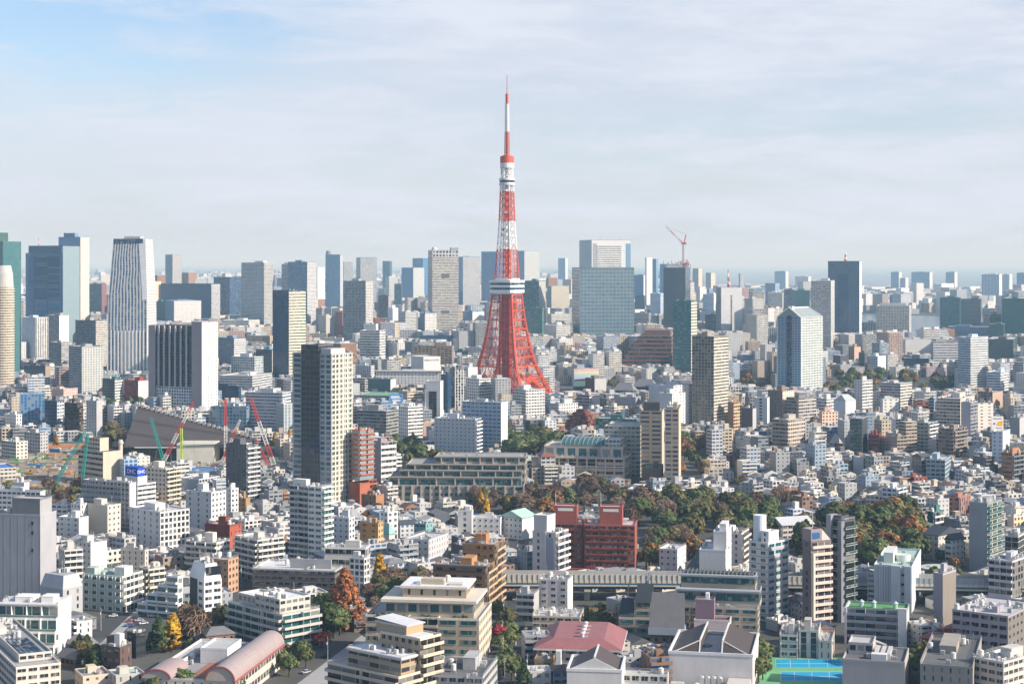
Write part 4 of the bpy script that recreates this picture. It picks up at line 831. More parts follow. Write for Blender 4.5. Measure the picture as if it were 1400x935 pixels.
sx, sy = o.wr * .42, o.wl * .7; z0, z1 = o.zz(651.7), o.zz(639.5); m = MB(); m.box(.4, sx, .4, sy, z0, z1); sg = m.build('sign_box', PAINT, o.root, col=(.012, .07, .48)); text(sg, 'DHC', (.33, .4 + (sy - .4) / 2, (z0 + z1) / 2), -math.pi / 2, 4.4, (.85, .85, .85), .04); text(sg, 'DHC', (.4 + (sx - .4) / 2, .33, (z0 + z1) / 2), 0, 3.0, (.85, .85, .85), .04); o.clutter(4); o.done()
o = Bd(OB, 'grey office wrapped in scaffolding mesh left of the white office with the blue sign', 'office', 113, 177, 186, 660, 722, 28, 'mg', short='the scaffolded grey office'); o.vol(L='wide', Rr='blank', wr='lg', geo=False)
m = MB(); wl = o.wl
for i in range(14): m.bar((-1.2, wl * i / 13, 0), (-1.2, wl * i / 13, o.h + 1.5), .16)
for j in range(1, 12): m.bar((-1.2, 0, j * o.h / 11), (-1.2, wl, j * o.h / 11), .22, 0, None, .4)
for i in range(13): m.bar((-1.2, wl * i / 13, (i * 5 % 9) * o.h / 11), (-1.2, wl * (i + 1) / 13, (i * 5 % 9 + 2) * o.h / 11), .14)
m.build('scaffold', METAL, o.root, col=(.34, .34, .35)); o.clutter(5)
b(OB, 'white office with a flat dark roof edge in front of the scaffolded grey office', 'office', 104, 133, 141, 678, 716, 30, 'ow', 'small', 'blank', roof='dg')
b(OB, 'tall plain cream block with few windows below the scaffolded grey office', 'office', 120, 147, 165, 691, 737, 34, 'cr', 'blank', 'small', wr='ow')
b(AB, 'beige apartment block with a regular window grid right of the office with the blue sign', 'apartments', 196, 227, 246, 641, 697, 30, 'cr', 'punch', 'balc', wr=(.6, .52, .4), short='the beige window grid block')
b(OB, 'white office with a dense lattice of square openings on its right face', 'office', 177, 219, 259, 700, 757, 44, 'wh', 'slot', 'grid', bl=7, br=3, gl='grey', short='the white lattice office', geo=False)
b(AB, 'pale grey windowless faced block with white right face above the white lattice office', 'apartments', 254, 289, 309, 673, 732, 30, 'lg', 'slot', 'punch', wr='wh', bl=6, short='the pale grey windowless block')
b(AB, 'narrow white block right of the pale grey windowless block', 'apartments', 306, 316, 326, 668, 714, 40, 'wh', 'small', 'punch')
b(AB, 'yellow brown narrow apartment block below the charcoal tower', 'apartments', 324, 336, 342, 681, 712, 35, 'yb', 'punch', 'blank')
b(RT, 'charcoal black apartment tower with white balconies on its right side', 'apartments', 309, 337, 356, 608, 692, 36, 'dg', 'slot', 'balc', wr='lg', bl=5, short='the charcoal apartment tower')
b(OB, 'blue flat roofed low shed beside the cranes', 'shed', 238, 285, 311, 645, 660, 20, 'lg', 'wide', 'blank', roof='bl', pent=0)
b(OB, 'grey roofed low hall with a white front behind the pale grey windowless block', 'shed', 245, 272, 300, 655, 676, 30, 'lg', 'blank', 'wide', roof='mg')
b(AB, 'bluish white block with two small window pairs at the left', 'apartments', 80, 108, 121, 708, 742, 26, 'wh', 'small', 'blank', bl=6)
b(AB, 'white stair tower block behind the bluish white block', 'apartments', 97, 110, 121, 689, 735, 35, 'wh', 'small', 'slot')
b(OB, 'white boxy roof house behind the big grey blank office', 'office', 18, 33, 40, 660, 700, 30, 'wh', 'blank', 'blank', n=2)
b(OB, 'low hall with blue grey flat roofs behind the big grey blank office', 'shed', -10, 55, 62, 672, 712, 12, 'lg', 'wide', 'blank', roof='bl')
b(OB, 'low white hall with teal roof right of the big grey blank office', 'shed', 70, 92, 100, 690, 715, 14, 'wh', 'wide', 'wide', roof='bl')
b('house', 'gutted grey concrete house on the building site', 'house', 33, 55, 66, 592, 620, 35, 'mg', 'punch', 'punch', geo=False)
b('house', 'half demolished pale house at the left edge of the building site', 'house', 2, 22, 38, 604, 628, 40, 'ow', 'wide', 'punch', geo=False)
b(AB, 'white block with small windows left of the blue finned office', 'apartments', 6, 22, 30, 567, 596, 40, 'wh', 'small', 'punch')
b('site_hut', 'long site hut with a bright blue roof at the left edge', 'hut', -12, 0, 22, 640, 656, 62, 'ow', 'wide', 'wide', roof=(.05, .18, .5), pent=0, n=0)
# the tall cream grid tower
def grid_tower():
    o = Bd(RT, 'tall tower with a black glass spine and a cream gridded right face, left of centre', 'tower', 400, 453, 481, 484, 694, 33, (.42, .45, .47), short='the tall cream grid tower')
    wl = o.wl; o.vol(y1=wl * .30, L='grid', Rr='grid', wr=(.70, .66, .57), gl=(.05, .09, .11), glr=(.05, .085, .075), fh=3.6, bl=6, br=4.6, para=1, geo=False); o.vol(y0=wl * .75, L='grid', Rr='blank', gl=(.05, .09, .11), fh=3.6, bl=6, geo=False, name='wing_walls')
    o.vol(x0=-1.2, x1=o.wr * .6, y0=wl * .30, y1=wl * .75, z1=o.zz(472), L='curt', Rr='curt', wall=(.13, .13, .135), gl=(.022, .027, .036), fh=3.6, bl=4, geo=False, name='spine'); 
    o.fins('R', 6, (.70, .66, .57), .5, .5); 
    for i in range(0, round(o.h / 3.6)):
        me = cached('gtband', lambda: MB().box(0, o.wr, -.55, .02, 0, .7).mesh('floor_band', [PAINT])); o.put(me, 'R', 0, 0, o.wr, wl, 0, 3.6 * i * o.h / (round(o.h / 3.6) * 3.6), 'floor_band', (.70, .66, .57))
    o.box('core_cap', .3, o.wr * .7, wl * .02, wl * .28, o.h - .5, o.zz(477), (.5, .5, .5)); o.clutter(3); o.done()
grid_tower()
o = Bd(RT, 'white apartment tower with grey balconies, standing in front of the tall cream grid tower', 'apartments', 395, 440, 453, 666, 778, 30, (.72, .70, .66), short='the white balcony apartments'); wl = o.wl
o.vol(y1=wl * .42, L='wide', Rr='balc', bl=4.5, gl='teal', bd=1.8); o.vol(y0=wl * .42, x0=.8, L='balc', Rr='blank', wall=(.66, .64, .6), gl='grey', bd=1.8, name='balcony_wing_walls', bc=(.45, .46, .47)); o.clutter(8); o.pent(.1, .5, .5, .9, 4); o.rail(); o.done()
def orange_block():
    o = Bd(AB, 'orange red tiled apartment block stacked with white framed balconies right of the grid tower', 'apartments', 481, 492, 511, 588, 692, 40, 'og', short='the orange tiled apartments'); z = o.zz(657)
    o.vol(z0=z, L='balc', Rr='balc', bl=3, br=3.4, gl='pale', fh=3.4, bd=1.3, bpar=.8); o.vol(x0=-2.5, x1=o.wr * .55, y0=-2.5, z1=z - 1.5, L='blank', Rr='blank', wall=(.33, .09, .05), wr='og', para=1, name='podium'); o.vol(x0=o.wr * .56, x1=o.wr + 2, y0=-1, z1=z - .1, L='balc', Rr='balc', gl='grey', name='lower_walls', para=0); o.clutter(6); o.done()
orange_block()
b(OB, 'low brick brown building with a roof garden at the foot of the orange tiled apartments', 'office', 494, 514, 525, 677, 700, 30, (.30, .15, .08), 'slot', 'blank', n=8, wr=(.36, .19, .1))
b(OB, 'mauve sided office with white ribbon windowed right face', 'office', 509, 521, 542, 604, 668, 48, (.30, .25, .26), 'blank', 'ribbon', wr='wh', gl='grey', fh=4.4, short='the mauve sided office')
b(OB, 'small white house with balconies right of the mauve sided office', 'office', 533, 540, 548, 621, 660, 45, 'wh', 'balc', 'balc')
b(AB, 'white and dark striped slim apartment block beside the pine trees', 'apartments', 545, 558, 578, 556, 614, 50, 'wh', 'punch', 'ribbon', bl=3, gl='black', short='the striped slim block', geo=False)
b(OB, 'low dark glass office stepping down behind the mauve sided office', 'office', 488, 528, 547, 562, 608, 25, (.25, .26, .26), 'ribbon', 'ribbon', gl='black', geo=False)
b(OB, 'lilac grey windowless box with a row of small holes behind the dark glass office', 'office', 488, 523, 526, 557, 590, 14, 'mv', 'blank', 'blank')
b(OB, 'green clad windowless block on a low roof by the russet trees', 'office', 503, 534, 541, 518, 548, 20, (.13, .22, .21), 'blank', 'blank', wr=(.6, .63, .56), n=2, pent=0)
b(OB, 'tan office with angled ribbon windows and a mint roof', 'office', 545, 557, 578, 535, 562, 55, 'be', 'blank', 'ribbon', wr=(.6, .52, .38), roof='mint', geo=False)
b(OB, 'long low building with a green flat roof around the green clad block', 'office', 484, 540, 560, 541, 560, 14, 'gr', 'wide', 'wide', roof='gn', pent=0, geo=False)
o = empty('billboard', 'blue advertising billboard with blank white lines of text on a low roof', 'billboard', at(541.5, 578)); Yq = o.location.y; q = Yq / F
m = MB(); m.box(-9.5 * q, 9.5 * q, -.4, .4, H + (HZ - 550) * q, H + (HZ - 538.5) * q); m.build('panel', PAINT, o, col=(.10, .33, .70))
for (a, c, y0, y1, co) in ((-7, 7, 541, 544.5, (.8, .8, .82)), (-5, 6, 546, 548.6, (.8, .8, .82)), (5, 7, 540.5, 543, (.7, .1, .15))): m = MB(); m.box(a * q, c * q, -.5, -.4, H + (HZ - y1) * q, H + (HZ - y0) * q); m.build('lettering', PAINT, o, col=co)
m = MB(); [m.bar((x * q, .2, 0), (x * q, .2, H + (HZ - 550) * q), .5) for x in (-8, -3, 3, 8)]; m.build('posts', METAL, o, col=(.3, .3, .3))
b(OB, 'grey roofed low office under the blue billboard', 'office', 520, 546, 553, 560, 590, 22, 'lg', 'wide', 'punch', geo=False)
o = Bd(OB, 'white portal framed office with a tall dark glass inset', 'office', 582, 602, 606, 521, 588, 14, (.62, .62, .62), short='the white portal office'); o.vol(L='blank', Rr='blank', wr='wh'); o.vol(x0=-.5, x1=-.02, y0=o.wl * .25, y1=o.wl * .78, z1=o.zz(535), L='curt', Rr='curt', wall='dg', gl='black', para=0, name='glass_inset', geo=False)
b(OB, 'dark blue curved glass office between the white portal office and a grey slab', 'office', 603, 612, 617, 512, 576, 40, 'nv', 'curt', 'curt', gl='navy')
o = b(OB, 'grey ribbed slab tower with dark left strip near the lattice tower', 'office', 615, 622, 637, 504, 572, 62, 'dg', 'curt', 'fins', gl='black', wr='lg', geo=False, short='the grey ribbed slab'); 
b(OB, 'white office with a row of square windows and stepped roof beside the lattice tower', 'office', 634, 655, 672, 518, 567, 48, 'wh', 'punch', 'ribbon', wr='wh', short='the white stepped office', geo=False)
b(OB, 'white blank block behind the white stepped office', 'office', 634, 640, 653, 502, 564, 65, 'lg', 'blank', 'blank', wr='wh')
b(AB, 'pale blue grey apartment slab with rows of small square windows and a bright white end', 'apartments', 594, 650, 658, 573, 630, 20, (.50, .52, .54), 'small', 'balc', wr='wh', bl=4, fh=3.3, short='the pale slab with square windows', n=10, gl='navy')
b(AB, 'taller blue grey windowed slab behind the pale slab with square windows', 'apartments', 632, 685, 694, 550, 624, 22, (.40, .46, .50), 'wide', 'blank', wr='wh', gl='blue', bl=4, short='the blue grey windowed slab', n=9, geo=False)
def terraces():
    o = Bd(AB, 'long terraced brown grey apartment block stepping up in green planted levels', 'apartments', 525, 716, 720, 664, 690, 3, (.36, .32, .27), short='the long terraced apartments'); wl = o.wl; Z = o.zz
    o.vol(x1=o.wr + 10, L='wide', Rr='wide', bl=7, gl='teal', fh=4.2, roof='mg'); o.fins('L', 15, (.42, .37, .31), 1.2, 1.0)
    for x0, a, c, y, nm in ((7, .02, .97, 655, 0), (13, .02, .9, 647, 1), (19, .0, .86, 640, 2), (27, 0, .66, 631, 3)):
        zt = Z(y); o.vol(x0=x0, x1=max(o.wr + 10, x0 + 12), y0=wl * a, y1=wl * c, z0=o.h - 4, z1=zt, L='ribbon', Rr='ribbon', gl='teal', bl=6, fh=6, roof='mg', name='terrace_walls', geo=True); m = MB(); m.box(x0 - 1.6, x0 + 2, wl * a - .5, wl * c + .5, zt - .1, zt + .45); m.build('eave', PAINT, o.root, col=(.30, .27, .24))
        for i in range(7): q = wl * (a + (c - a) * (i + .5) / 7); m = MB(); m.box(x0 - 1.5, x0 - .1, q - .4, q + .4, o.h - 3.5, zt - .2); m.build('pier', PAINT, o.root, col=(.42, .37, .31))
    o.clutter(8, X=(28, max(o.wr + 8, 38)), z=Z(631)); o.done()
terraces()
b('house', 'white flat roofed house with a tall stair block left of the red brick block', 'house', 645, 684, 687, 708, 738, 8, 'wh', 'small', 'blank', roof='wh'); b('house', 'tall narrow white block with one small window by the bare trees', 'house', 626, 645, 647, 698, 738, 10, 'wh', 'slot', 'blank', bl=8)
b(AB, 'white slab apartments with grey balconies and a black stripe in front of the lattice tower', 'apartments', 701, 719, 745, 533, 583, 55, 'lg', 'balc', 'wide', wr='wh', gl='grey', short='the white black striped apartments', geo=False, n=6)

def brick_pyramid():
    o = Bd(OB, 'dark red brick building stepping inward like a pyramid near the clubhouse', 'office', 774, 804, 816, 575, 598, 30, (.17, .035, .028), short='the red stepped brick building'); o.vol(L='ribbon', Rr='ribbon', gl='black', geo=False)
    for i, (f, y) in enumerate(((.1, 570), (.2, 565), (.3, 561))): o.vol(x0=o.wr * f, x1=o.wr * (1 - f), y0=o.wl * f, y1=o.wl * (1 - f * 1.1), z0=o.h - .5, z1=o.zz(y), L='ribbon', Rr='ribbon', gl='black', fh=3, name='upper_walls', geo=False)
brick_pyramid()
b(OB, 'brown grey windowless box beside the temple roofs', 'office', 800, 813, 829, 517, 548, 45, (.16, .13, .125), 'blank', 'blank', wr='mg')
b(OB, 'white cluster block with dark striped side left of the temple roofs', 'office', 789, 806, 820, 540, 570, 40, 'mv', 'ribbon', 'balc', wr='wh', geo=False)
b(OB, 'pale concrete block with small dark windows behind the red stepped brick building', 'office', 751, 764, 790, 552, 578, 50, 'lg', 'punch', 'punch', wr='wh', geo=False)
b(OB, 'grey flat box with a shaded front near the brown glassy tower', 'office', 846, 869, 876, 543, 570, 22, 'gr', 'blank', 'slot')
b(OB, 'cream stepped office right of the white cluster block', 'office', 826, 840, 852, 556, 580, 45, 'ow', 'wide', 'balc', wr='cr', geo=False)
b(OB, 'tall plain white office with slit windows beside the green glass office tower', 'office', 887, 921, 946, 527, 592, 44, (.5, .52, .55), 'blank', 'slot', wr='wh', bl=9, br=7, short='the tall plain white office')
b(OB, 'white office block with blank left wall in front of the tall plain white office', 'office', 900, 919, 937, 538, 594, 44, 'lg', 'blank', 'slot', wr='wh', br=6)
b(OB, 'dark green windowed block in the shade behind the clubhouse', 'office', 814, 870, 876, 573, 604, 16, 'te', 'grid', 'grid', gl='black', geo=False)
def rainbow():
    Y = gy(535); q = Y / F; o = empty('hall', 'low hall with a rainbow striped curved front roof near the lattice tower feet', 'hall', at(802, 535)); z = lambda y: H + (HZ - y) * q
    cols = [(.55, .12, .10), (.6, .33, .08), (.62, .55, .12), (.2, .45, .15), (.10, .35, .5), (.22, .15, .45)]; W_ = 17 * q
    for i, c in enumerate(cols[::-1]):
        m = MB(); n = 8; y0, y1 = 519 - i * 2.4, 519 - (i + 1) * 2.4
        for k in range(n):
            a, e = -1 + 2 * k / n, -1 + 2 * (k + 1) / n; bb = lambda t: -2.5 * (1 - t * t) * q
            m.face([(a * W_, i * 1.2, z(y0) - bb(a) * .5), (e * W_, i * 1.2, z(y0) - bb(e) * .5), (e * W_, i * 1.2 + 1.2, z(y1) - bb(e) * .5), (a * W_, i * 1.2 + 1.2, z(y1) - bb(a) * .5)])
        m.build('roof_stripe', PAINT, o, col=tuple(.35 + .5 * v for v in c))
    m = MB(); m.box(-W_ * 1.05, W_ * 1.05, 2, 30, 0, z(520)); m.box(-W_, W_, 9, 30, z(520), z(506)); m.build('walls', PAINT, o, col=(.40, .42, .44))
    for y0, y1, w in ((527, 522, 1.1), (535, 530, 1.3)): m = MB(); m.face([(-W_ * w, -6, z(y0)), (W_ * w, -6, z(y0)), (W_, 2, z(y1)), (-W_, 2, z(y1))]); m.box(-W_ * w, W_ * w, -6, 2, z(y0) - 1, z(y0)); m.build('roof', TILE, o, col=(.14, .24, .22))
    FOOT.append(([(o.location.x - 25, Y - 8), (o.location.x + 25, Y - 8), (o.location.x + 25, Y + 30), (o.location.x - 25, Y + 30)], 533, 784, 820, Y))
rainbow()
for x0, x1, yt, yb, l in ((841, 868, 524, 548, 'grey temple hall with a wide curved hip roof, left of the pair'), (868, 897, 519, 545, 'larger grey temple hall with a curved hip roof, right of the pair')):
    o = Bd('temple_hall', l, 'temple', x0, x1 - 4, x1, yt + 10, yb, 20, (.3, .25, .2)); o.vol(L='wide', Rr='wide', para=0, geo=False); pitched(o, 0, o.wr, 0, o.wl, o.h, o.m * 10, (.22, .225, .24), 'y', .6, 3)
def club():
    o = Bd('clubhouse', 'broad beige clubhouse with colonnade, terraces and a blue green barrel glass roof', 'clubhouse', 727, 853, 874, 627, 660, 12, (.50, .43, .35), short='the beige clubhouse'); o.wr = min(o.wr, 48); wl, wr, Z = o.wl, o.wr, o.zz; FOOT[-1] = ([o.w(0, 0), o.w(wr, 0), o.w(wr, wl), o.w(0, wl)],) + FOOT[-1][1:]
    o.vol(y0=wl * .45, L='blank', Rr='blank', para=1, name='blank_walls'); o.vol(y1=wl * .45, L='ribbon', Rr='grid', gl='black', fh=5.2, bl=8); o.vol(x0=-.3, x1=-.02, y0=wl * .28, y1=wl * .85, z0=o.h * .66, z1=o.h * .95, L='curt', Rr='blank', gl='black', bl=9, para=0, name='window_band', geo=False)
    o.fins('L', 17, (.58, .51, .43), 1.0, .9, 0, o.h * .28); o.fins('L', 10, (.54, .47, .39), .7, 1.0, o.h * .30, o.h)
    for z in (o.h * .29, o.h * .63, o.h - .4): m = MB(); m.box(-1.3, .3, -1.2, wl + .8, z, z + .8); m.box(-1.3, wr, -1.2, 0, z, z + .8); m.build('cornice', PAINT, o.root, col=(.60, .53, .45))
    o.vol(x0=6, x1=wr - 2, y0=3, y1=wl * .88, z0=o.h - .5, z1=Z(613), L='grid', Rr='grid', gl=(.03, .12, .14), bl=9, fh=8, geo=False, name='upper_walls'); o.vol(x0=-.01, x1=5, y0=1, y1=wl * .25, z0=o.h - .5, z1=Z(612), L='grid', Rr='grid', gl=(.03, .12, .14), bl=9, fh=8, geo=False, name='upper_walls'); o.fins('L', 18, (.54, .47, .39), .5, .6, o.h, o.h + 2.5, 0, wl)
    z = Z(612); n = 10; r = (wr - 14) / 2; m = MB(); cx = 8 + r; y0, y1 = wl * .22, wl * .70; hh = (Z(597) - z) * .62
    for i in range(n):
        a, e = math.pi * i / n, math.pi * (i + 1) / n; p = lambda t: (cx - r * math.cos(t), z + hh * math.sin(t)); A, E = p(a), p(e); m.face([(A[0], y0, A[1]), (A[0], y1, A[1]), (E[0], y1, E[1]), (E[0], y0, E[1])][::-1])
    m.face([(cx - r * math.cos(math.pi * i / n), y0, z + hh * math.sin(math.pi * i / n)) for i in range(n + 1)]); m.face([(cx - r * math.cos(math.pi * i / n), y1, z + hh * math.sin(math.pi * i / n)) for i in range(n + 1)][::-1]); m.build('barrel_roof', METAL, o.root, col=(.05, .13, .14))
    m = MB()
    for k in range(11):
        y = y0 + (y1 - y0) * k / 10; pr = None
        for i in range(n + 1):
            a = math.pi * i / n; p = (cx - r * math.cos(a), y, z + hh * math.sin(a) + .15)
            if pr: m.bar(pr, p, .4)
            pr = p
    m.build('roof_ribs', PAINT, o.root, col=(.30, .36, .35))
    o.vol(x0=wr * .15, x1=wr + 6, y0=4, y1=wl * .22, z0=o.h, z1=Z(602), L='wide', Rr='grid', name='stair_walls', geo=False, gl='teal', wall='ow'); o.vol(x0=wr * .7, x1=wr + 26, y0=-8, y1=wl * .28, z0=0, z1=Z(588), L='wide', Rr='grid', wall=(.42, .38, .33), gl='teal', name='rear_walls', geo=False); o.clutter(10); o.rail(Z(613), (6, wr - 2), (3, wl * .88))
    m = MB(); m.box(-7, -.1, -6, wl * 1.12, 0, Z(655)); m.box(-7.3, -6.8, -6.3, wl * 1.12, Z(655), Z(655) + 1.1); m.build('terrace', PAINT, o.root, col=(.48, .44, .38)); o.vol(x0=-9, x1=-7.2, y0=-5, y1=wl * .27, z1=Z(657), L='wide', Rr='wide', gl='blue', name='basement_walls', wall='lg', bl=4); o.done()
club()
b(RT, 'tan apartment tower left slab with square bays and a dark roof box, by the clubhouse', 'apartments', 874, 905, 908, 562, 652, 8, (.30, .25, .19), 'wide', 'blank', fh=3.5, bl=7.5, gl='navy', short='the tan left slab', pent=0, n=3, geo=True, wr=(.52, .45, .36))
o = [x for x in bpy.data.objects if x.get('label', '').startswith('tan apartment tower left slab')][0]; m = MB(); m.box(2, 14, 2, 15, H + (HZ - 562) * gy(652) / F, H + (HZ - 551) * gy(652) / F); m.build('roof_box', PAINT, o, col=(.06, .06, .065))
b(RT, 'tan apartment tower right slab joined to its taller twin by a pale corner', 'apartments', 909, 928, 931, 559, 664, 8, (.32, .265, .20), 'wide', 'blank', fh=3.5, bl=7, gl='navy', short='the tan right slab', pent=1, n=3, geo=True, wr=(.6, .5, .36))
b(OB, 'low dark red annex with a roof garden at the foot of the tan left slab', 'office', 878, 904, 907, 641, 662, 8, (.2, .12, .1), 'blank', 'blank', roof='gn', n=0)
b('house', 'large low house with broken white and blue roof planes under the tan slabs', 'house', 852, 893, 906, 672, 692, 25, 'wh', 'wide', 'wide', roof='wh', n=12)
o = Bd('house', 'white walled house with a pale mint green gable roof left of the red brick block', 'house', 684, 714, 732, 708, 738, 34, 'wh', short='the mint roofed house'); o.vol(L='small', Rr='blank', para=0); pitched(o, 0, o.wr, 0, o.wl, o.h, 4, (.42, .62, .53), 'x', 0, .6); o.done()
# the dense slope on the right
b(AB, 'orange cream slim apartment block right of the cream balcony tower', 'apartments', 995, 1003, 1014, 550, 592, 42, (.3, .17, .1), 'blank', 'balc', wr=(.62, .40, .22), geo=False)
b(AB, 'dark brown slim block with pale top in front of the orange cream block', 'apartments', 1014, 1029, 1034, 558, 600, 24, (.13, .10, .10), 'blank', 'blank', wr='mg')
b(OB, 'plain pale grey tall block left of the tan pillar tower', 'office', 1031, 1049, 1052, 544, 592, 16, (.42, .45, .48), 'slot', 'blank', bl=9, wr='wh')
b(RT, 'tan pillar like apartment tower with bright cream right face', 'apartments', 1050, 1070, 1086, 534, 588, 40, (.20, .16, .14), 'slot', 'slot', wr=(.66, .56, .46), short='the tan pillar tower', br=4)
b(AB, 'grey twin gabled apartment block with stacks of balconies', 'apartments', 1075, 1092, 1116, 544, 590, 48, (.20, .18, .18), 'balc', 'balc', wr=(.45, .41, .38), short='the grey twin gabled block', geo=None)
b(AB, 'beige grey stepped apartment block with rounded balconies and green roof edge', 'apartments', 1056, 1078, 1101, 574, 622, 42, (.38, .34, .30), 'balc', 'wide', wr=(.5, .43, .36), short='the beige grey stepped block')
b(AB, 'peach coloured apartment block with pairs of windows', 'apartments', 1120, 1124, 1146, 563, 594, 70, 'pk', 'slot', 'punch', wr=(.75, .55, .42), geo=False, short='the peach block')
o = b(OB, 'white office with a hipped metal cap and black slit windows', 'office', 1140, 1156, 1170, 548, 585, 44, 'bw', 'blank', 'slot', wr='wh', pent=0, n=0, short='the metal capped office'); pitched(o, 0, o.wr, 0, o.wl, o.h, 6, (.45, .48, .50), 'x', .5, .2)
b(AB, 'white terraced apartments behind the peach block', 'apartments', 1116, 1130, 1146, 545, 580, 45, 'lg', 'balc', 'balc', wr='wh', geo=False)
b(RT, 'slim grey tower with white balcony edges above the woods', 'apartments', 1168, 1179, 1193, 520, 575, 46, 'lg', 'slot', 'balc', wr='wh', short='the slim grey white tower', geo=False)
o = b(RT, 'dark slim tower with thin pale balcony lines and a plain black right side', 'apartments', 1162, 1179, 1186, 572, 628, 20, (.22, .25, .27), 'balc', 'blank', wr=(.05, .055, .065), gl='teal', bglass=True, short='the dark slim balcony tower', pent=0)
o = Bd('church', 'small white gabled church with vertical slit lines and a dark steep roof', 'church', 1129, 1133, 1152, 606, 622, 76, 'wh', short='the white gabled church'); o.vol(L='blank', Rr='vert', para=0, br=4, gl='grey', geo=False); z = o.zz(591); w_ = o.wr; poly_obj('gable', o.root, [[(0, 0, o.h), (w_, 0, o.h), (w_ / 2, 0, z - .6)], [(0, .3, o.h), (w_ / 2, .3, z - .6), (w_, .3, o.h)]], PAINT, (.75, .74, .7)); pitched(o, .4, w_ - .4, 1.2, o.wl, o.h, z - o.h - 1, (.07, .08, .10), 'y', 0, .2)
b(AB, 'red brown apartment block with a red roof right of the dark slim tower', 'apartments', 1187, 1201, 1204, 595, 628, 10, (.22, .07, .06), 'balc', 'blank', roof=(.4, .06, .06), n=2)
b(AB, 'white block with a brown vertical stripe below the twin slab apartments', 'apartments', 1203, 1207, 1229, 545, 580, 72, 'lg', 'slot', 'small', wr='wh', br=6, short='the white brown striped block')
b(RT, 'twin slab apartment building with white balconies beside the woods', 'apartments', 1204, 1231, 1247, 524, 572, 40, (.42, .42, .43), 'balc', 'balc', wr=(.6, .56, .5), short='the twin slab apartments', geo=False)
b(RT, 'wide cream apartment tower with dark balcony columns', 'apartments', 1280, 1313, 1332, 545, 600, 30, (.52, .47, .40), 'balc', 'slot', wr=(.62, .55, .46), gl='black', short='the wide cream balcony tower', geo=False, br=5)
b(RT, 'lilac grey apartment tower with balconies at its right corner', 'apartments', 1314, 1327, 1337, 550, 608, 36, (.36, .36, .40), 'blank', 'balc', wr=(.25, .26, .29))
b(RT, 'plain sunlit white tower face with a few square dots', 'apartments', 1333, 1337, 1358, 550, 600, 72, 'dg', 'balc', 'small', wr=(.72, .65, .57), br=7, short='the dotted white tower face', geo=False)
b(AB, 'white framed grid apartment block with glassy left face', 'apartments', 1247, 1269, 1282, 578, 628, 36, (.33, .37, .38), 'wide', 'balc', wr='wh', short='the white framed grid block')
b(AB, 'brown apartment block stepping down to the right with balconies', 'apartments', 1283, 1304, 1322, 586, 634, 42, (.25, .20, .18), 'balc', 'balc', wr=(.30, .24, .21), short='the brown stepping block')
def sign_tower():
    o = Bd(OB, 'white narrow tower carrying a billboard with a yellow panel and blue dot', 'office', 1356, 1371, 1381, 590, 640, 30, 'bw', short='the yellow billboard tower'); o.vol(L='small', Rr='slot', wr='wh', bl=5, geo=False)
    w = 20 * o.m; h0, h1 = o.zz(589), o.zz(569.5); s = empty('billboard', 'white billboard with a yellow splash and a blue dot on a narrow white tower', 'billboard', (*o.w(1.5, o.wl * .55), o.h)); s.rotation_euler = (0, 0, R(4)); m = MB(); m.box(-w * .42, w * .42, -.5, .5, 1, h1 - o.h); m.build('panel', PAINT, s, col=(.82, .80, .76)); hh = h1 - o.h - 1
    m = MB(); m.face([(-w * .1, -.55, 1 + hh * .3), (w * .36, -.55, 1 + hh * .3), (w * .38, -.55, 1 + hh * .68), (w * .02, -.55, 1 + hh * .62)]); m.build('yellow_patch', PAINT, s, col=(.85, .45, .03)); m = MB(); m.cyl(0, 0, 0, .1, w * .07, w * .07, 14); q = m.build('blue_dot', PAINT, s, (-w * .22, -.5, 1 + hh * .47), col=(.03, .12, .55)); q.rotation_euler = (R(90), 0, 0)
    m = MB(); m.box(-w * .3, w * .3, -.6, -.5, 1 + hh * .80, 1 + hh * .86); m.box(-w * .1, w * .3, -.6, -.5, 1 + hh * .12, 1 + hh * .17); m.build('lettering', PAINT, s, col=(.15, .15, .2)); m = MB(); [m.bar((x, 0, -.5), (x, 0, 1), .4) for x in (-w * .3, 0, w * .3)]; m.build('posts', METAL, s, col=(.3, .3, .3))
sign_tower()
b(AB, 'block with orange brown banded left face and dark grey right face at the right edge', 'apartments', 1369, 1384, 1404, 619, 662, 45, (.38, .19, .10), 'ribbon', 'balc', wr=(.17, .18, .20), short='the orange banded edge block')
b(AB, 'shadowed blue grey apartment block with a curved roof edge among low houses', 'apartments', 1266, 1292, 1300, 629, 664, 22, (.30, .38, .42), 'wide', 'wide', short='the shadowed blue grey block')
b(OB, 'grey plain slab behind the yellow billboard tower', 'office', 1381, 1394, 1404, 571, 610, 30, (.27, .28, .31), 'blank', 'blank', wr='mg')
b(AB, 'brown and white apartments right of the white balcony tower', 'apartments', 1337, 1357, 1371, 536, 570, 36, (.2, .15, .15), 'balc', 'blank', wr=(.45, .33, .26), geo=False)
b(AB, 'white balcony house stepping down beside the wooded park', 'apartments', 1206, 1226, 1239, 668, 706, 40, 'bw', 'wide', 'balc', wr='wh', short='the white stepping house', n=5)
b('house', 'white low house with slanted roof edges left of the white stepping house', 'house', 1184, 1208, 1222, 678, 704, 36, 'ow', 'wide', 'punch')
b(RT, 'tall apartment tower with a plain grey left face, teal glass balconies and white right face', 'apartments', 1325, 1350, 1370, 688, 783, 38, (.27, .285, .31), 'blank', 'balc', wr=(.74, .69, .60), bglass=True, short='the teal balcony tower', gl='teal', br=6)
b(OB, 'black glass house with thin white frame right of the teal balcony tower', 'office', 1374, 1392, 1404, 733, 775, 30, (.5, .5, .48), 'curt', 'curt', gl='black')
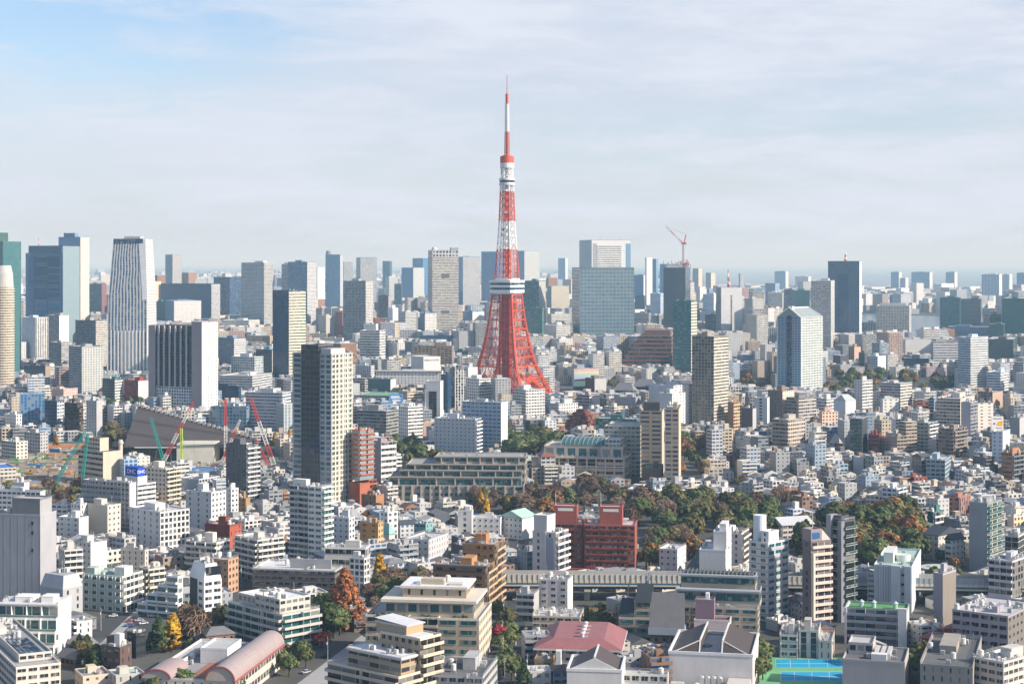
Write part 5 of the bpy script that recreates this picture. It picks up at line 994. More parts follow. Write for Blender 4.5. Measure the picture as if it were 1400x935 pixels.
b('house', 'cream house with arched windows at the right edge', 'house', 1377, 1386, 1404, 706, 728, 55, 'cr', 'blank', 'punch', wr=(.75, .58, .38))
b(AB, 'white roofed block with zigzag balconies and a checked grey face', 'apartments', 1352, 1384, 1410, 767, 836, 38, (.48, .49, .53), 'balc', 'grid', wr=(.2, .19, .19), gl='black', short='the checked grey block')
o = Bd('house', 'white house with a dark slate gable roof beside the wooded park, larger of two', 'house', 1262, 1283, 1312, 732, 766, 45, 'ow'); o.vol(L='small', Rr='small', para=0); pitched(o, 0, o.wr, 0, o.wl, o.h, 4, (.05, .06, .08), 'y', 0); o.done()
o = Bd('house', 'narrow white house with dark roof in front of the larger slate gabled house', 'house', 1292, 1301, 1318, 738, 776, 50, 'wh'); o.vol(L='wide', Rr='small', para=0); pitched(o, 0, o.wr, 0, o.wl, o.h, 3, (.05, .06, .08), 'x', 0); o.done()
b('house', 'teal and white small house beside the wooded park', 'house', 1268, 1276, 1290, 700, 724, 45, 'te', 'blank', 'balc', wr='wh')
b('house', 'pink brick house with pale columns between low houses', 'house', 1296, 1312, 1327, 680, 712, 35, (.33, .16, .12), 'punch', 'vert', wr=(.4, .2, .15))
o = Bd('shed', 'long white pitched roof among the trees right of the white drum topped tower', 'shed', 1052, 1070, 1112, 718, 738, 70, 'ow'); o.vol(L='blank', Rr='wide', para=0); pitched(o, 0, o.wr, 0, o.wl, o.h, 4, (.60, .61, .62), 'x', 0, .8); o.done()
o = Bd('pavilion', 'round low pavilion with a pale ring roof below the wooded hill', 'pavilion', 1262, 1285, 1300, 778, 790, 40, 'mg'); m = MB(); m.cyl(o.wr / 2, o.wl / 2, 0, 4, 8, 8, 24); m.build('walls', PAINT, o.root, col=(.3, .3, .3)); m = MB(); m.cyl(o.wr / 2, o.wl / 2, 4, 4.6, 9.5, 9.5, 28); m.cyl(o.wr / 2, o.wl / 2, 4.6, 5.2, 6, 4, 28); m.build('ring_roof', PAINT, o.root, col=(.5, .54, .50))
# ---- the foreground ------------------------------------------------------------------------------------
def big_grey():
    o = Bd(OB, 'big plain grey windowless office with a darker boxy top, at the left edge', 'office', -14, 55, 77, 704, 834, 14, (.36, .36, .38), short='the big blank grey office'); o.vol(L='blank', Rr='blank', roof='lg'); q = o.wl
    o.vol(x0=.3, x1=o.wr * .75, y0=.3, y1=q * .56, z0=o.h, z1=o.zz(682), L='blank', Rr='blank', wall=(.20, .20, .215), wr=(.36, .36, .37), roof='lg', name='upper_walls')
    for z in (718, 731, 755): o.put(window_mesh(1.4, 1.7, False), 'L', 0, 0, o.wr, q, q * .82, o.zz(z), 'window', (.3, .3, .31), GL['grey'])
    for i in range(7): m = MB(); m.box(-.06, .0, q * i / 7, q * i / 7 + .12, 2, o.h - 1); m.build('panel_joint', PAINT, o.root, col=(.28, .28, .29))
    o.clutter(8); o.done()
big_grey()
o = b(OB, 'lower grey blank block in front of the big plain grey office', 'office', -14, 50, 53, 771, 832, 9, (.40, .40, .415), 'blank', 'blank', n=12, roof='lg'); 
for a, z in ((.1, 785), (.25, 785), (.62, 800)): link('window', window_mesh(1.2, 1.6, False), o.root, (0, o.wl * a, o.zz(z)), -math.pi / 2, (.4, .4, .4), GL['grey'])
o = Bd(OB, 'grey block with a sloping metal roof edge and tall slits on its right face', 'office', 55, 86, 113, 806, 848, 34, (.40, .40, .41)); o.vol(L='blank', Rr='slot', br=5, para=0); m = MB(); z, c, a = o.h, o.wl, o.wr; zt = o.zz(789)
m.face([(-.2, -.2, z), (a, -.2, z), (a, 3, zt), (3, 3, zt)]); m.face([(-.2, c, z), (-.2, -.2, z), (3, 3, zt), (3, c, zt)]); m.face([(3, 3, zt), (a, 3, zt), (a, c, zt), (3, c, zt)]); m.face([(a, -.2, z), (a, c, z), (a, c, zt), (a, 3, zt)]); m.face([(a, c, z), (-.2, c, z), (3, c, zt), (a, c, zt)]); m.build('sloped_roof', METAL, o.root, col=(.38, .385, .40)); o.clutter(7, X=(4, a), Yw=(4, c), z=zt + .8); o.done()
def terrace_white():
    o = Bd(AB, 'white terraced apartment block with glass balcony rails and a long pale roof, lower left', 'apartments', -10, 73, 96, 844, 900, 6, (.76, .75, .72), short='the white glass balcony terrace'); wl, wr = o.wl, o.wr
    fh = 3.6; n = 4; hh = o.zz(830)
    for i in range(n):
        x0 = i * 1.7; z0 = hh * i / n; z1 = hh * (i + 1) / n; o.vol(x0=x0, x1=wr, z0=z0, z1=z1, L='deep', Rr='punch', gl='teal', fh=9, bl=4, br=6, para=0, geo=False, name='floor_walls')
        me = balcony_mesh(wl, 1.6, z1 - z0, 4, True, .95); link('balcony', me, o.root, (x0, wl, z0), -math.pi / 2, (.76, .75, .72), (.12, .2, .19))
    m = MB(); m.box(3.6, wr + .3, -.4, wl, hh, hh + .5); m.build('roof_slab', PAINT, o.root, col=(.62, .62, .62)); m = MB(); m.box(5.1, wr, -.42, .0, 0, hh + 1.2); m.build('end_wall', PAINT, o.root, col=(.78, .77, .75)); o.pent(.35, .7, .1, .3, 3, z=hh + .9); o.pent(.4, .8, .45, .75, 2.4, z=hh + .9); o.clutter(9, X=(6, wr), z=hh + 1.2); o.done()
terrace_white()
b(AB, 'small white house with projecting box bays beside the white glass balcony terrace', 'apartments', 94, 105, 126, 850, 876, 50, 'wh', 'balc', 'slot', n=2, pent=0)
def bottom_left():
    o = Bd(AB, 'low cream building with solar panels and a railed flat roof in the bottom left corner', 'apartments', -40, 22, 83, 912, 965, 62, (.70, .62, .54), short='the cream solar roofed building'); o.vol(L='wide', Rr='wide', roof='mg', br=4, fh=3.2); o.vol(x0=o.wr * .2, x1=o.wr * .95, y0=o.wl * .12, y1=o.wl * .9, z0=o.h - .7, z1=o.h + 2.4, L='blank', Rr='wide', roof='mg', name='upper_walls', wall='ow'); z = o.h + 2
    for i in range(5): p = MB(); x = o.wr * (.28 + .1 * i); p.box(x, x + o.wr * .085, o.wl * .15, o.wl * .45, z, z + .25); q = p.build('solar_panel', GLASS, o.root, gc=GL['navy'])
    o.clutter(16, X=(o.wr * .25, o.wr * .9), Yw=(o.wl * .45, o.wl * .88), z=z + .6); o.rail(); o.pent(.25, .45, .6, .85, 3, z=z); o.done()
bottom_left()
def green_tint():
    o = Bd(OB, 'pale green office with rows of boxed windows and a mint flat roof', 'office', 113, 167, 195, 788, 838, 22, (.46, .55, .47), short='the pale green office'); o.vol(L='punch', Rr='balc', roof='mint', wr=(.76, .76, .7), bl=4.4, fh=3.4, bd=.9, trim=(.6, .66, .6)); 
    me = cached('wbox', lambda: MB().box(-.25, 2.7, -.55, 0, -.3, -.08).box(-.25, -.05, -.55, 0, -.08, 2.2).box(2.5, 2.7, -.55, 0, -.08, 2.2).mesh('window_surround', [PAINT]))
    nf = round(o.h / 3.4); nb = round(o.wl / 4.4)
    for i in range(nf):
        for j in range(nb): o.put(me, 'L', 0, 0, o.wr, o.wl, o.wl / nb * (j + .25), o.h / nf * (i + .28), 'window_surround', (.74, .76, .72))
    o.pent(.3, .7, .1, .35, 4, 'wh'); o.pent(.1, .4, .75, .95, 3.4, (.4, .48, .42)); o.clutter(9); o.done()
green_tint()
b(OB, 'beige block with rounded bays and penthouse to the right of the pale green office', 'office', 190, 203, 225, 778, 822, 48, (.64, .56, .44), 'balc', 'balc', n=6, wr=(.7, .64, .52), short='the beige bay block')
b(OB, 'cream boxy block above the pale green office', 'office', 165, 198, 203, 752, 790, 14, (.56, .52, .46), 'slot', 'slot', n=6); b(OB, 'pale grey block with louvred top left of the pale green office', 'office', 102, 124, 146, 742, 800, 40, (.60, .58, .54), 'small', 'blank', wr='wh', n=9)
b(OB, 'grey house with slate roof patches between the pale grey louvred block and the lattice office', 'office', 148, 170, 186, 736, 768, 40, 'mg', 'wide', 'punch', n=5, roof='br'); b(OB, 'grey white narrow block with curved balcony ends by the big blank grey office', 'apartments', 80, 88, 113, 752, 812, 60, 'ow', 'slot', 'balc', wr='wh', n=6)
def white_modern():
    o = Bd(AB, 'crisp white modern apartment block with a chamfered top, by the yellow ginkgo tree', 'apartments', 270, 279, 303, 794, 844, 52, (.80, .79, .77), short='the white chamfered block'); o.vol(L='punch', Rr='wide', fh=3.3, br=4, bl=4.5, para=0); z, zt = o.h, o.zz(772); a, c = o.wr, o.wl + 9; q = 1.8
    m = MB(); p0 = [(0, 0, z), (a, 0, z), (a, c, z), (0, c, z)]; p1 = [(q, q, zt), (a - q, q, zt), (a - q, c - q, zt), (q, c - q, zt)]
    for i in range(4): j = (i + 1) % 4; m.face([p0[i], p0[j], p1[j], p1[i]])
    m.face(p1); m.build('chamfered_top', PAINT, o.root, col=(.80, .79, .77)); m = MB()
    for i in range(4): m.box(a * (.15 + .2 * i), a * (.15 + .2 * i) + 2.4, .5, .9, z + .6, zt - 1.3)
    m.build('dormer_glass', GLASS, o.root, gc=GL['grey']); o.vol(x0=.5, x1=a * .6, y0=o.wl, y1=o.wl + 9, L='blank', Rr='blank', wall=(.09, .09, .095), para=0, name='dark_wing'); o.clutter(9, X=(2, a - 2), Yw=(2, c - 2), z=zt + .75); o.done()
    o = Bd(AB, 'stepped wing of white framed glass balconies left of the white chamfered block', 'apartments', 188, 243, 250, 800, 846, 24, (.74, .73, .71)); wl = o.wl
    for i, (f, y) in enumerate(((1.0, 829), (.76, 815), (.5, 802), (.28, 788))):
        o.vol(y1=wl * f, z0=0 if not i else zl, z1=o.zz(y), L='deep', Rr='wide', gl='teal', bl=6.5, fh=3.6, roof='lg', name='step_walls', geo=False); zl = o.zz(y) - .0; o.put(balcony_mesh(wl * f - .3, 1.5, 3.4, max(1, round(wl * f / 6.5)), False, .9), 'L', 0, 0, o.wr, wl * f, .1, zl - 3.7, 'balcony', (.74, .73, .71))
    o.done()
white_modern()
b(OB, 'brick orange block with pale flat roof behind the white chamfered block', 'office', 272, 312, 326, 765, 812, 22, (.44, .27, .17), 'small', 'punch', n=6, wr=(.5, .3, .2), roof='wh', pent=0); b(AB, 'white terraced block with roof gardens above the brick orange block', 'apartments', 254, 296, 314, 742, 790, 26, (.70, .66, .58), 'balc', 'wide', wr='wh', n=12, gl='grey', short='the white roof garden block')
b(OB, 'bright red clad block with a low red wing, left of the roof garden blocks', 'office', 280, 314, 330, 718, 758, 26, (.22, .055, .035), 'blank', 'slot', wr=(.36, .09, .055), n=5, pent=1, short='the red clad block')
b(AB, 'stepped beige grey apartments with ribbon balconies right of the red clad block', 'apartments', 321, 352, 388, 738, 795, 48, (.56, .53, .48), 'balc', 'balc', n=12, wr=(.62, .58, .52), short='the beige ribbon apartments', bc=(.62, .59, .54))
o = b(AB, 'low long hotel wing with a wide pale flat roof and dark eaves', 'hotel', 345, 458, 478, 780, 812, 10, (.16, .14, .13), 'wide', 'wide', n=16, roof='wh', pent=0, trim=(.5, .48, .46), short='the long pale roofed wing', gl='black'); o.box('roof_screen', o.wr * .3, o.wr * .34, o.wl * .1, o.wl * .6, o.h - .5, o.h + 4, (.34, .34, .35))
b(AB, 'white upper block with ribbon windows behind the long pale roofed wing', 'apartments', 444, 500, 506, 749, 806, 8, 'ow', 'ribbon', 'grid', n=7, roof='wh', gl='grey', fh=5, short='the white ribbon wing', trim=(.75, .74, .7)); b(AB, 'white framed skeleton wing with open grid at the end of the long pale roofed wing', 'apartments', 478, 498, 505, 763, 822, 25, 'wh', 'grid', 'grid', n=5, gl='grey')
b(AB, 'bluish white block with small dark square windows behind the white ribbon wing', 'apartments', 455, 477, 485, 708, 760, 26, (.55, .58, .62), 'small', 'punch', n=6); b(AB, 'ochre yellow slim apartment block with little square windows', 'apartments', 492, 517, 524, 715, 768, 22, (.48, .26, .09), 'small', 'punch', wr=(.6, .4, .22), bl=5, n=6, short='the ochre slim block')
b(AB, 'white and grey low block behind the ochre slim block', 'apartments', 520, 530, 544, 700, 740, 45, 'wh', 'punch', 'punch', n=5); b('house', 'grey white row house with square windows beside the dark courtyard trees', 'house', 553, 586, 613, 738, 772, 22, (.50, .50, .51), 'small', 'slot', n=4, pent=0); b('house', 'teal gabled small house above the grey white row house', 'house', 566, 582, 592, 716, 744, 30, (.2, .36, .38), 'wide', 'slot', pent=0)
o = Bd('house', 'little house under a tall mint green pyramid roof by the ochre slim block', 'house', 522, 532, 540, 730, 746, 40, 'ow'); o.vol(L='blank', Rr='blank', para=0); pitched(o, 0, o.wr, 0, o.wl, o.h, 6, (.24, .50, .42), 'y', .95, .5)
def ochre_big():
    o = Bd(AB, 'large ochre brown apartment block with dark bands and slanted balconies along its right side', 'apartments', 592, 664, 688, 775, 846, 14, (.26, .15, .075), short='the large ochre apartment block'); wl, wr = o.wl, o.wr
    o.vol(x1=wr * .5, L='punch', Rr='balc', bl=6, fh=3.5, wr=(.42, .24, .12), bd=1.6, gl='black', bc=(.50, .35, .22), roof='lg'); o.vol(x0=wr * .5, y1=wl * .62, z1=o.zz(752), L='punch', Rr='balc', fh=3.5, wr=(.42, .24, .12), bd=1.6, bc=(.50, .35, .22), name='rear_walls', gl='black', roof='lg')
    for i in range(3): z = 3.5 * (i * 2 + 2.2) * o.h / (3.5 * round(o.h / 3.5)); o.box('dark_band', -.35, -.02, .2, wl, z, z + .7, (.10, .08, .07))
    o.box('cornice', -.9, 1.5, -.9, wl + .5, o.h - .3, o.h + .5, (.16, .13, .11)); o.pent(.1, .4, .3, .5, 4, (.42, .22, .1)); o.pent(.6, .8, .2, .4, 5, (.40, .2, .09), z=o.zz(752)); o.clutter(10, X=(1, wr * .48)); o.clutter(12, X=(wr * .52, wr - 1), Yw=(1, wl * .55), z=o.zz(752)); o.done()
ochre_big()
def beige_big():
    o = Bd(AB, 'large beige brick apartment block with two set back roof storeys and planted terraces', 'apartments', 498, 655, 672, 846, 912, 8, (.43, .36, .27), short='the large beige apartment block'); wl, wr, Z = o.wl, o.wr, o.zz; tr = (.66, .60, .51)
    o.vol(y1=wl * .36, L='wide', Rr='punch', fh=3.75, bl=8, br=4.2, wr=(.60, .52, .41), trim=tr, gl='teal'); o.vol(y0=wl * .36, y1=wl * .62, x0=.6, L='balc', Rr='blank', fh=3.75, bd=1.8, bl=5, trim=tr, name='balcony_walls', bc=(.45, .38, .29)); o.vol(y0=wl * .62, x0=2.5, L='wide', Rr='blank', fh=3.75, bl=7, trim=tr, name='side_walls')
    o.vol(x0=4.5, x1=wr - 2.5, y0=3, y1=wl * .84, z0=o.h - .7, z1=Z(826), L='wide', Rr='wide', fh=9, bl=5, gl='teal', name='upper_walls', geo=False, trim=tr); m = MB(); m.box(3.0, wr - 1.5, 1.6, wl * .87, Z(828), Z(824)); m.build('roof_slab', PAINT, o.root, col=tr)
    z = Z(824); o.vol(x0=9, x1=wr - 5, y0=7, y1=wl * .70, z0=z, z1=Z(810), L='slot', Rr='wide', fh=9, bl=6, name='penthouse_walls', geo=False, trim=tr, roof='wh'); m = MB(); m.box(8, wr - 4.4, 6.2, wl * .72, Z(811), Z(808)); m.build('roof_slab', PAINT, o.root, col=(.72, .68, .62)); zz_ = Z(808); m = MB(); m.box(9, wr - 5.5, 7.2, wl * .70, zz_, zz_ + .06); m.build('roof_sheet', PAINT, o.root, col=(.70, .72, .74)); o.box('lift_housing', 12, 17, wl * .35, wl * .55, zz_, zz_ + 2.4, (.5, .42, .32)); o.box('roof_light', 11, 15, wl * .18, wl * .3, zz_ + .06, zz_ + .9, (.6, .55, .47))
    for i in range(26):
        r = random.Random(i); s = MB(); q = r.uniform(.5, 1.2); x, y = (r.uniform(1, 3.6), r.uniform(wl * .1, wl * .95)) if i < 16 else (r.uniform(2, 5), r.uniform(wl * .72, wl * .98))
        for k in range(40): p = Vector((r.gauss(0, q * .5), r.gauss(0, q * .9), abs(r.gauss(0, q * .6)))); d = Vector((r.gauss(0, 1), r.gauss(0, 1), r.gauss(0, 1))).normalized() * .35; e = d.cross(Vector((.3, .5, .8))).normalized() * .35; s.face([tuple(p - d - e), tuple(p + d - e), tuple(p + d + e), tuple(p - d + e)], 0, None, r.choice(((.06, .10, .03), (.10, .13, .04), (.16, .13, .04))))
        s.build('planter_shrub', LEAF, o.root, (x, y, o.h - .7))
    o.clutter(6, X=(9, wr - 6), Yw=(8, wl * .6), z=zz_ + .75); o.vol(x0=-10, x1=-.3, y0=-4, y1=wl * .25, z1=4.5, L='blank', Rr='blank', name='annex_walls', roof='dg', trim=tr); o.done()
beige_big()
def beige_front():
    o = Bd(AB, 'beige brick apartment block with stacked rounded corner balconies, bottom centre left', 'apartments', 448, 545, 603, 925, 985, 40, (.36, .29, .20), short='the beige stacked balcony block'); wl, wr, Z = o.wl, o.wr, o.zz; tr = (.68, .58, .46); kw = dict(wall=(.38, .31, .22), wr=(.42, .30, .18), fh=3.6, trim=tr, bc=(.58, .49, .38))
    o.vol(x1=wr * .5, L='balc', Rr='balc', bl=7, br=4, bd=1.7, **kw); o.vol(x0=wr * .12, x1=wr * .55, y0=wl * .04, y1=wl * .78, z0=o.h - .7, z1=Z(903), L='balc', Rr='balc', bl=6, br=5, name='upper_walls', geo=False, **kw); m = MB(); m.box(wr * .10, wr * .57, wl * .02, wl * .80, Z(904), Z(901.5)); m.build('roof_slab', PAINT, o.root, col=(.66, .66, .66))
    o.vol(x0=wr * .5, x1=wr, y1=wl * .55, z1=Z(880), L='punch', Rr='balc', br=4.5, bd=1.7, name='rear_walls', gl='black', **kw); m = MB(); m.box(wr * .5, wr * .9, wl * .05, wl * .5, Z(880) - .4, Z(880) + .2); m.build('roof_sheet', PAINT, o.root, col=(.62, .63, .65)); o.vol(x0=wr * .52, x1=wr * .92, y0=wl * .2, y1=wl * .62, z0=Z(880) - .8, z1=Z(866), L='blank', Rr='blank', name='stair_walls', **kw); m = MB(); m.face([(wr * .5, wl * .18, Z(866)), (wr * .94, wl * .18, Z(866)), (wr * .94, wl * .64, Z(862)), (wr * .5, wl * .64, Z(862))]); m.box(wr * .5, wr * .94, wl * .18, wl * .64, Z(866) - .3, Z(866) - .05); m.build('tilted_roof', PAINT, o.root, col=(.60, .61, .64)); o.clutter(8, X=(wr * .15, wr * .5), Yw=(wl * .1, wl * .7), z=Z(901.5) + .75); o.rail(Z(903), (wr * .12, wr * .55), (wl * .04, wl * .78)); o.done()
beige_front()
o = b(OB, 'low grey flat roofed building with dark roof tiles, bottom centre beside the narrow street', 'office', 578, 660, 680, 925, 975, 10, 'mg', 'wide', 'wide', n=14, roof='dg', pent=1)
def terrace_left():
    o = Bd(AB, 'pale grey green terraced apartments with planted balconies, left of the big russet tree', 'apartments', 312, 386, 437, 840, 892, 46, (.52, .50, .45), short='the grey green terraced apartments'); wl, wr, Z = o.wl, o.wr, o.zz
    o.vol(L='balc', Rr='balc', bl=6, br=5, fh=3.6, gl='teal', bd=2.0, roof='mg'); o.vol(x0=wr * .08, x1=wr * .9, y0=wl * .1, y1=wl * .55, z0=o.h - .7, z1=Z(822), L='wide', Rr='wide', roof='wh', name='upper_walls', geo=False); o.vol(x0=wr * .2, x1=wr * .8, y0=wl * .62, y1=wl * .95, z0=o.h - .7, z1=Z(828), L='wide', Rr='wide', roof='wh', name='upper_walls', geo=False); o.clutter(9, X=(wr * .1, wr * .85), Yw=(wl * .12, wl * .5), z=Z(822)); o.rail(); o.done()
terrace_left()
def barrel_hall():
    o = Bd('school_hall', 'long white hall with two red edged barrel roofs and small arched gable, bottom left', 'school', 198, 318, 386, 922, 966, 9, (.60, .54, .47), short='the red barrel roofed hall'); wl, wr, Z = o.wl, o.wr, o.zz; h = o.h * .8
    o.vol(z1=h, L='slot', Rr='wide', fh=4, br=4, roof='mg'); 
    def barrel(y0, y1, x0, x1, z, rise, col):
        m = MB(); n = 12; c, r = (y0 + y1) / 2, (y1 - y0) / 2; P = lambda t: (c - r * math.cos(t), z + rise * math.sin(t))
        for i in range(n):
            A, E = P(math.pi * i / n), P(math.pi * (i + 1) / n); m.face([(x0, A[0], A[1]), (x1, A[0], A[1]), (x1, E[0], E[1]), (x0, E[0], E[1])])
        m.build('barrel_roof', METAL, o.root, col=col)
        m = MB(); m.face([(x0, *P(math.pi * i / n)) for i in range(n, -1, -1)]); m.build('gable_wall', PAINT, o.root, col=(.50, .42, .36)); m = MB(); m.face([(x1, *P(math.pi * i / n)) for i in range(n + 1)]); m.build('gable_wall', PAINT, o.root, col=(.50, .42, .36)); m = MB()
        for i in range(n): A, E = P(math.pi * i / n), P(math.pi * (i + 1) / n); m.bar((x0 - .2, *A), (x0 - .2, *E), .5)
        m.build('red_rim', PAINT, o.root, col=(.34, .10, .10))
    barrel(-1, wl * .30, -.5, wr, h, 5.5, (.36, .29, .28)); barrel(wl * .70, wl + 1, -.5, wr * .3, h, 3.5, (.36, .27, .26)); m = MB(); m.box(-.8, wr, -1.3, -.9, h - .6, h + .2); m.build('red_eave', PAINT, o.root, col=(.34, .10, .10)); o.box('court_floor', wr * .1, wr * .45, wl * .32, wl * .55, h - .7, h - .4, (.36, .15, .10))
    o.vol(x0=wr * .45, x1=wr * .72, y0=wl * .34, y1=wl * .66, z0=h - .7, z1=h + 5.5, L='blank', Rr='blank', wall='wh', name='gable_block'); o.vol(x0=wr * .3, x1=wr * .95, y0=wl * .82, y1=wl * .98, z0=h - .7, z1=h + 1.5, L='wide', Rr='blank', wall='ow', name='wing_walls', geo=False); o.clutter(16, X=(wr * .35, wr * .95), Yw=(wl * .66, wl * .84), z=h); o.done()
barrel_hall()
o = b(OB, 'dark brown brick villa with a white attic box beside the evergreen garden, lower left', 'villa', 138, 164, 180, 885, 922, 30, (.10, .075, .07), 'wide', 'slot', n=5, roof='br', short='the dark brick villa', wr=(.13, .08, .07)); o.box('attic_box', o.wr * .3, o.wr * .7, o.wl * .2, o.wl * .5, o.h - .7, o.h + 5, 'wh')
b('house', 'black clad modern house behind the dark brick villa', 'house', 174, 186, 199, 866, 900, 40, (.035, .035, .04), 'wide', 'ribbon', n=2, pent=0, roof='dg')
for i, (x0, x1, yt, yb, l) in enumerate(((96, 130, 876, 894, 'old wooden temple house with a broad grey hip roof'), (82, 112, 894, 912, 'lower wooden house with grey hip roof near the cream solar roofed building'))):
    o = Bd('wooden_house', l, 'house', x0, x1 - 9, x1, yt + 6, yb, 30, (.16, .12, .09)); o.vol(L='wide', Rr='wide', para=0); pitched(o, 0, o.wr, 0, o.wl, o.h, 3.6, (.17, .17, .175), 'y', .6, 1.4); o.done()
# red brick slab
def red_brick():
    o = Bd(AB, 'red brick apartment slab with rows of dark windows and two red roof towers', 'apartments', 757, 868, 870, 718, 786, 1, (.29, .085, .06), short='the red brick slab'); wl, Z = o.wl, o.zz; kw = dict(fh=3.4, gl='grey', geo=True, trim=(.40, .12, .09), roof='lg')
    o.vol(x1=20, y1=wl * .62, L='wide', Rr='blank', bl=3.9, **kw); o.vol(x0=4.5, x1=18, y0=wl * .62, y1=wl * .66, L='blank', Rr='blank', name='recess_walls', **kw); o.vol(x0=3.2, x1=20, y0=wl * .66, L='wide', Rr='blank', bl=3.9, name='left_walls', **kw); nf = round(o.h / 3.4); me = cached('rb', lambda: MB().box(0, 2.4, -.6, 0, .1, .75).mesh('window_box', [PAINT]))
    for i in range(nf):
        for j in range(14):
            y = wl * .62 / 16.5 * (j + .6)
            if j != 7 and i: o.put(me, 'L', 0, 0, 20, wl * .62, y, o.h / nf * (i + .05), 'window_box', (.32, .088, .062))
    for a, c in ((.16, .44), (.74, 1.0)):
        o.vol(x0=2.5, x1=12, y0=wl * (a if a < .5 else .72), y1=wl * c, z0=o.h - .8, z1=Z(694), L='blank', Rr='blank', wall=(.31, .085, .065), trim=(.34, .10, .08), name='tower_walls'); o.box('white_panel', 2.38, 2.48, wl * (a if a < .5 else .72) + 2, wl * c - 2, Z(701), Z(697), (.70, .68, .62))
        m = MB(); m.bar((6, wl * c - .5, Z(694)), (6, wl * c - .5, Z(676)), .25); m.build('pole', METAL, o.root, col=(.7, .7, .7))
    o.clutter(9, X=(1, 18), Yw=(2, wl * .6)); o.box('base_wall', -2.5, -.1, -1, wl, 0, 3.2, (.26, .07, .05)); o.done()
red_brick()
def zigzag():
    o = Bd(AB, 'pale pinkish white apartment tower with blank ribbed front and zigzag balconies on its right', 'apartments', 728, 760, 777, 728, 800, 28, (.62, .58, .55), short='the zigzag white tower'); wl = o.wl; o.vol(L='slot', Rr='balc', wr=(.72, .69, .66), bl=7, br=4, bd=1.5); o.box('grey_panel', -.25, -.02, wl * .12, wl * .38, 3, o.h - 3, (.36, .36, .41)); o.box('pier', -.6, -.02, wl * .40, wl * .46, 0, o.h, (.70, .66, .62)); o.vol(x0=.5, x1=o.wr * .7, y0=wl * .4, y1=wl - .5, z0=o.h - .8, z1=o.zz(706), L='blank', Rr='blank', name='roof_box'); o.pent(.3, .6, .75, .95, 8.5); o.clutter(9); o.done()
zigzag()
b(AB, 'lower pinkish white block with neat square windows in front of the zigzag white tower', 'apartments', 737, 776, 783, 793, 845, 14, (.60, .56, .54), 'punch', 'blank', n=16, bl=4.2, wr=(.75, .72, .68), short='the lower pinkish white block', roof='wh', pent=0)
b(OB, 'cream low building with a pale flat roof dotted with vents', 'office', 728, 793, 798, 843, 870, 8, (.58, .49, .38), 'wide', 'wide', n=18, roof='wh', short='the vent dotted flat roof', pent=0); b(AB, 'old concrete low apartment block with outer stairs left of the lower pinkish white block', 'apartments', 706, 730, 737, 812, 850, 14, 'mg', 'balc', 'blank', n=5)
def red_roof():
    o = Bd('school_hall', 'school hall with a pinkish red hipped roof carrying a row of white vents', 'school', 734, 846, 848, 888, 918, 1, (.55, .52, .50), short='the red hipped roof hall'); wl = o.wl; d = 37; o.vol(x1=d, L='wide', Rr='blank', bl=6, para=0, gl='grey'); m = MB(); z = o.h; e = 1.4; q = [(-e, -e, z), (d + e, -e, z), (d + e, wl + e, z), (-e, wl + e, z)]; k = [(4.5, 6.5, z + 3.2), (d - 2, 6.5, z + 4.2), (d - 2, wl - 6.5, z + 4.2), (4.5, wl - 6.5, z + 3.2)]
    for i in range(4): j = (i + 1) % 4; L = math.dist(q[i], q[j]); m.face([q[i], q[j], k[j], k[i]], 0, [(0, 0), (L / 2, 0), (L / 2, 1), (0, 1)])
    m.face(k, 0, [(0, 0), (9, 0), (9, 1), (0, 1)]); m.build('hipped_roof', TILE, o.root, col=(.34, .14, .14)); m = MB(); m.box(-e - .1, d + e, -e - .1, wl + e, z - .7, z - .05); m.build('eave', PAINT, o.root, col=(.60, .60, .58))
    for i in range(4): m = MB(); x = 8 + i * 6; zz = z + 3.3 + i * .2; m.cyl(x, wl * .46, zz, zz + 1.6, .75, .75, 10); m.cyl(x, wl * .46, zz + 1.6, zz + 2.2, 1.2, .5, 10); m.bar((x, wl * .46, zz), (x, wl * .46 - 2.2, zz + .2), .6); m.build('roof_vent', METAL, o.root, col=(.62, .62, .62))
    o.vol(x0=-9, x1=-.2, y0=wl * .78, y1=wl, z1=o.h * .72, L='wide', Rr='wide', wall=(.36, .24, .13), name='porch_walls', gl='black', bl=7, fh=6, geo=False); o.box('white_tower', -10, -6, wl * .68, wl * .74, 0, o.h + 1, 'wh'); o.clutter(5, X=(-8, -1), Yw=(wl * .8, wl * .97), z=o.h * .72); o.done()
red_roof()
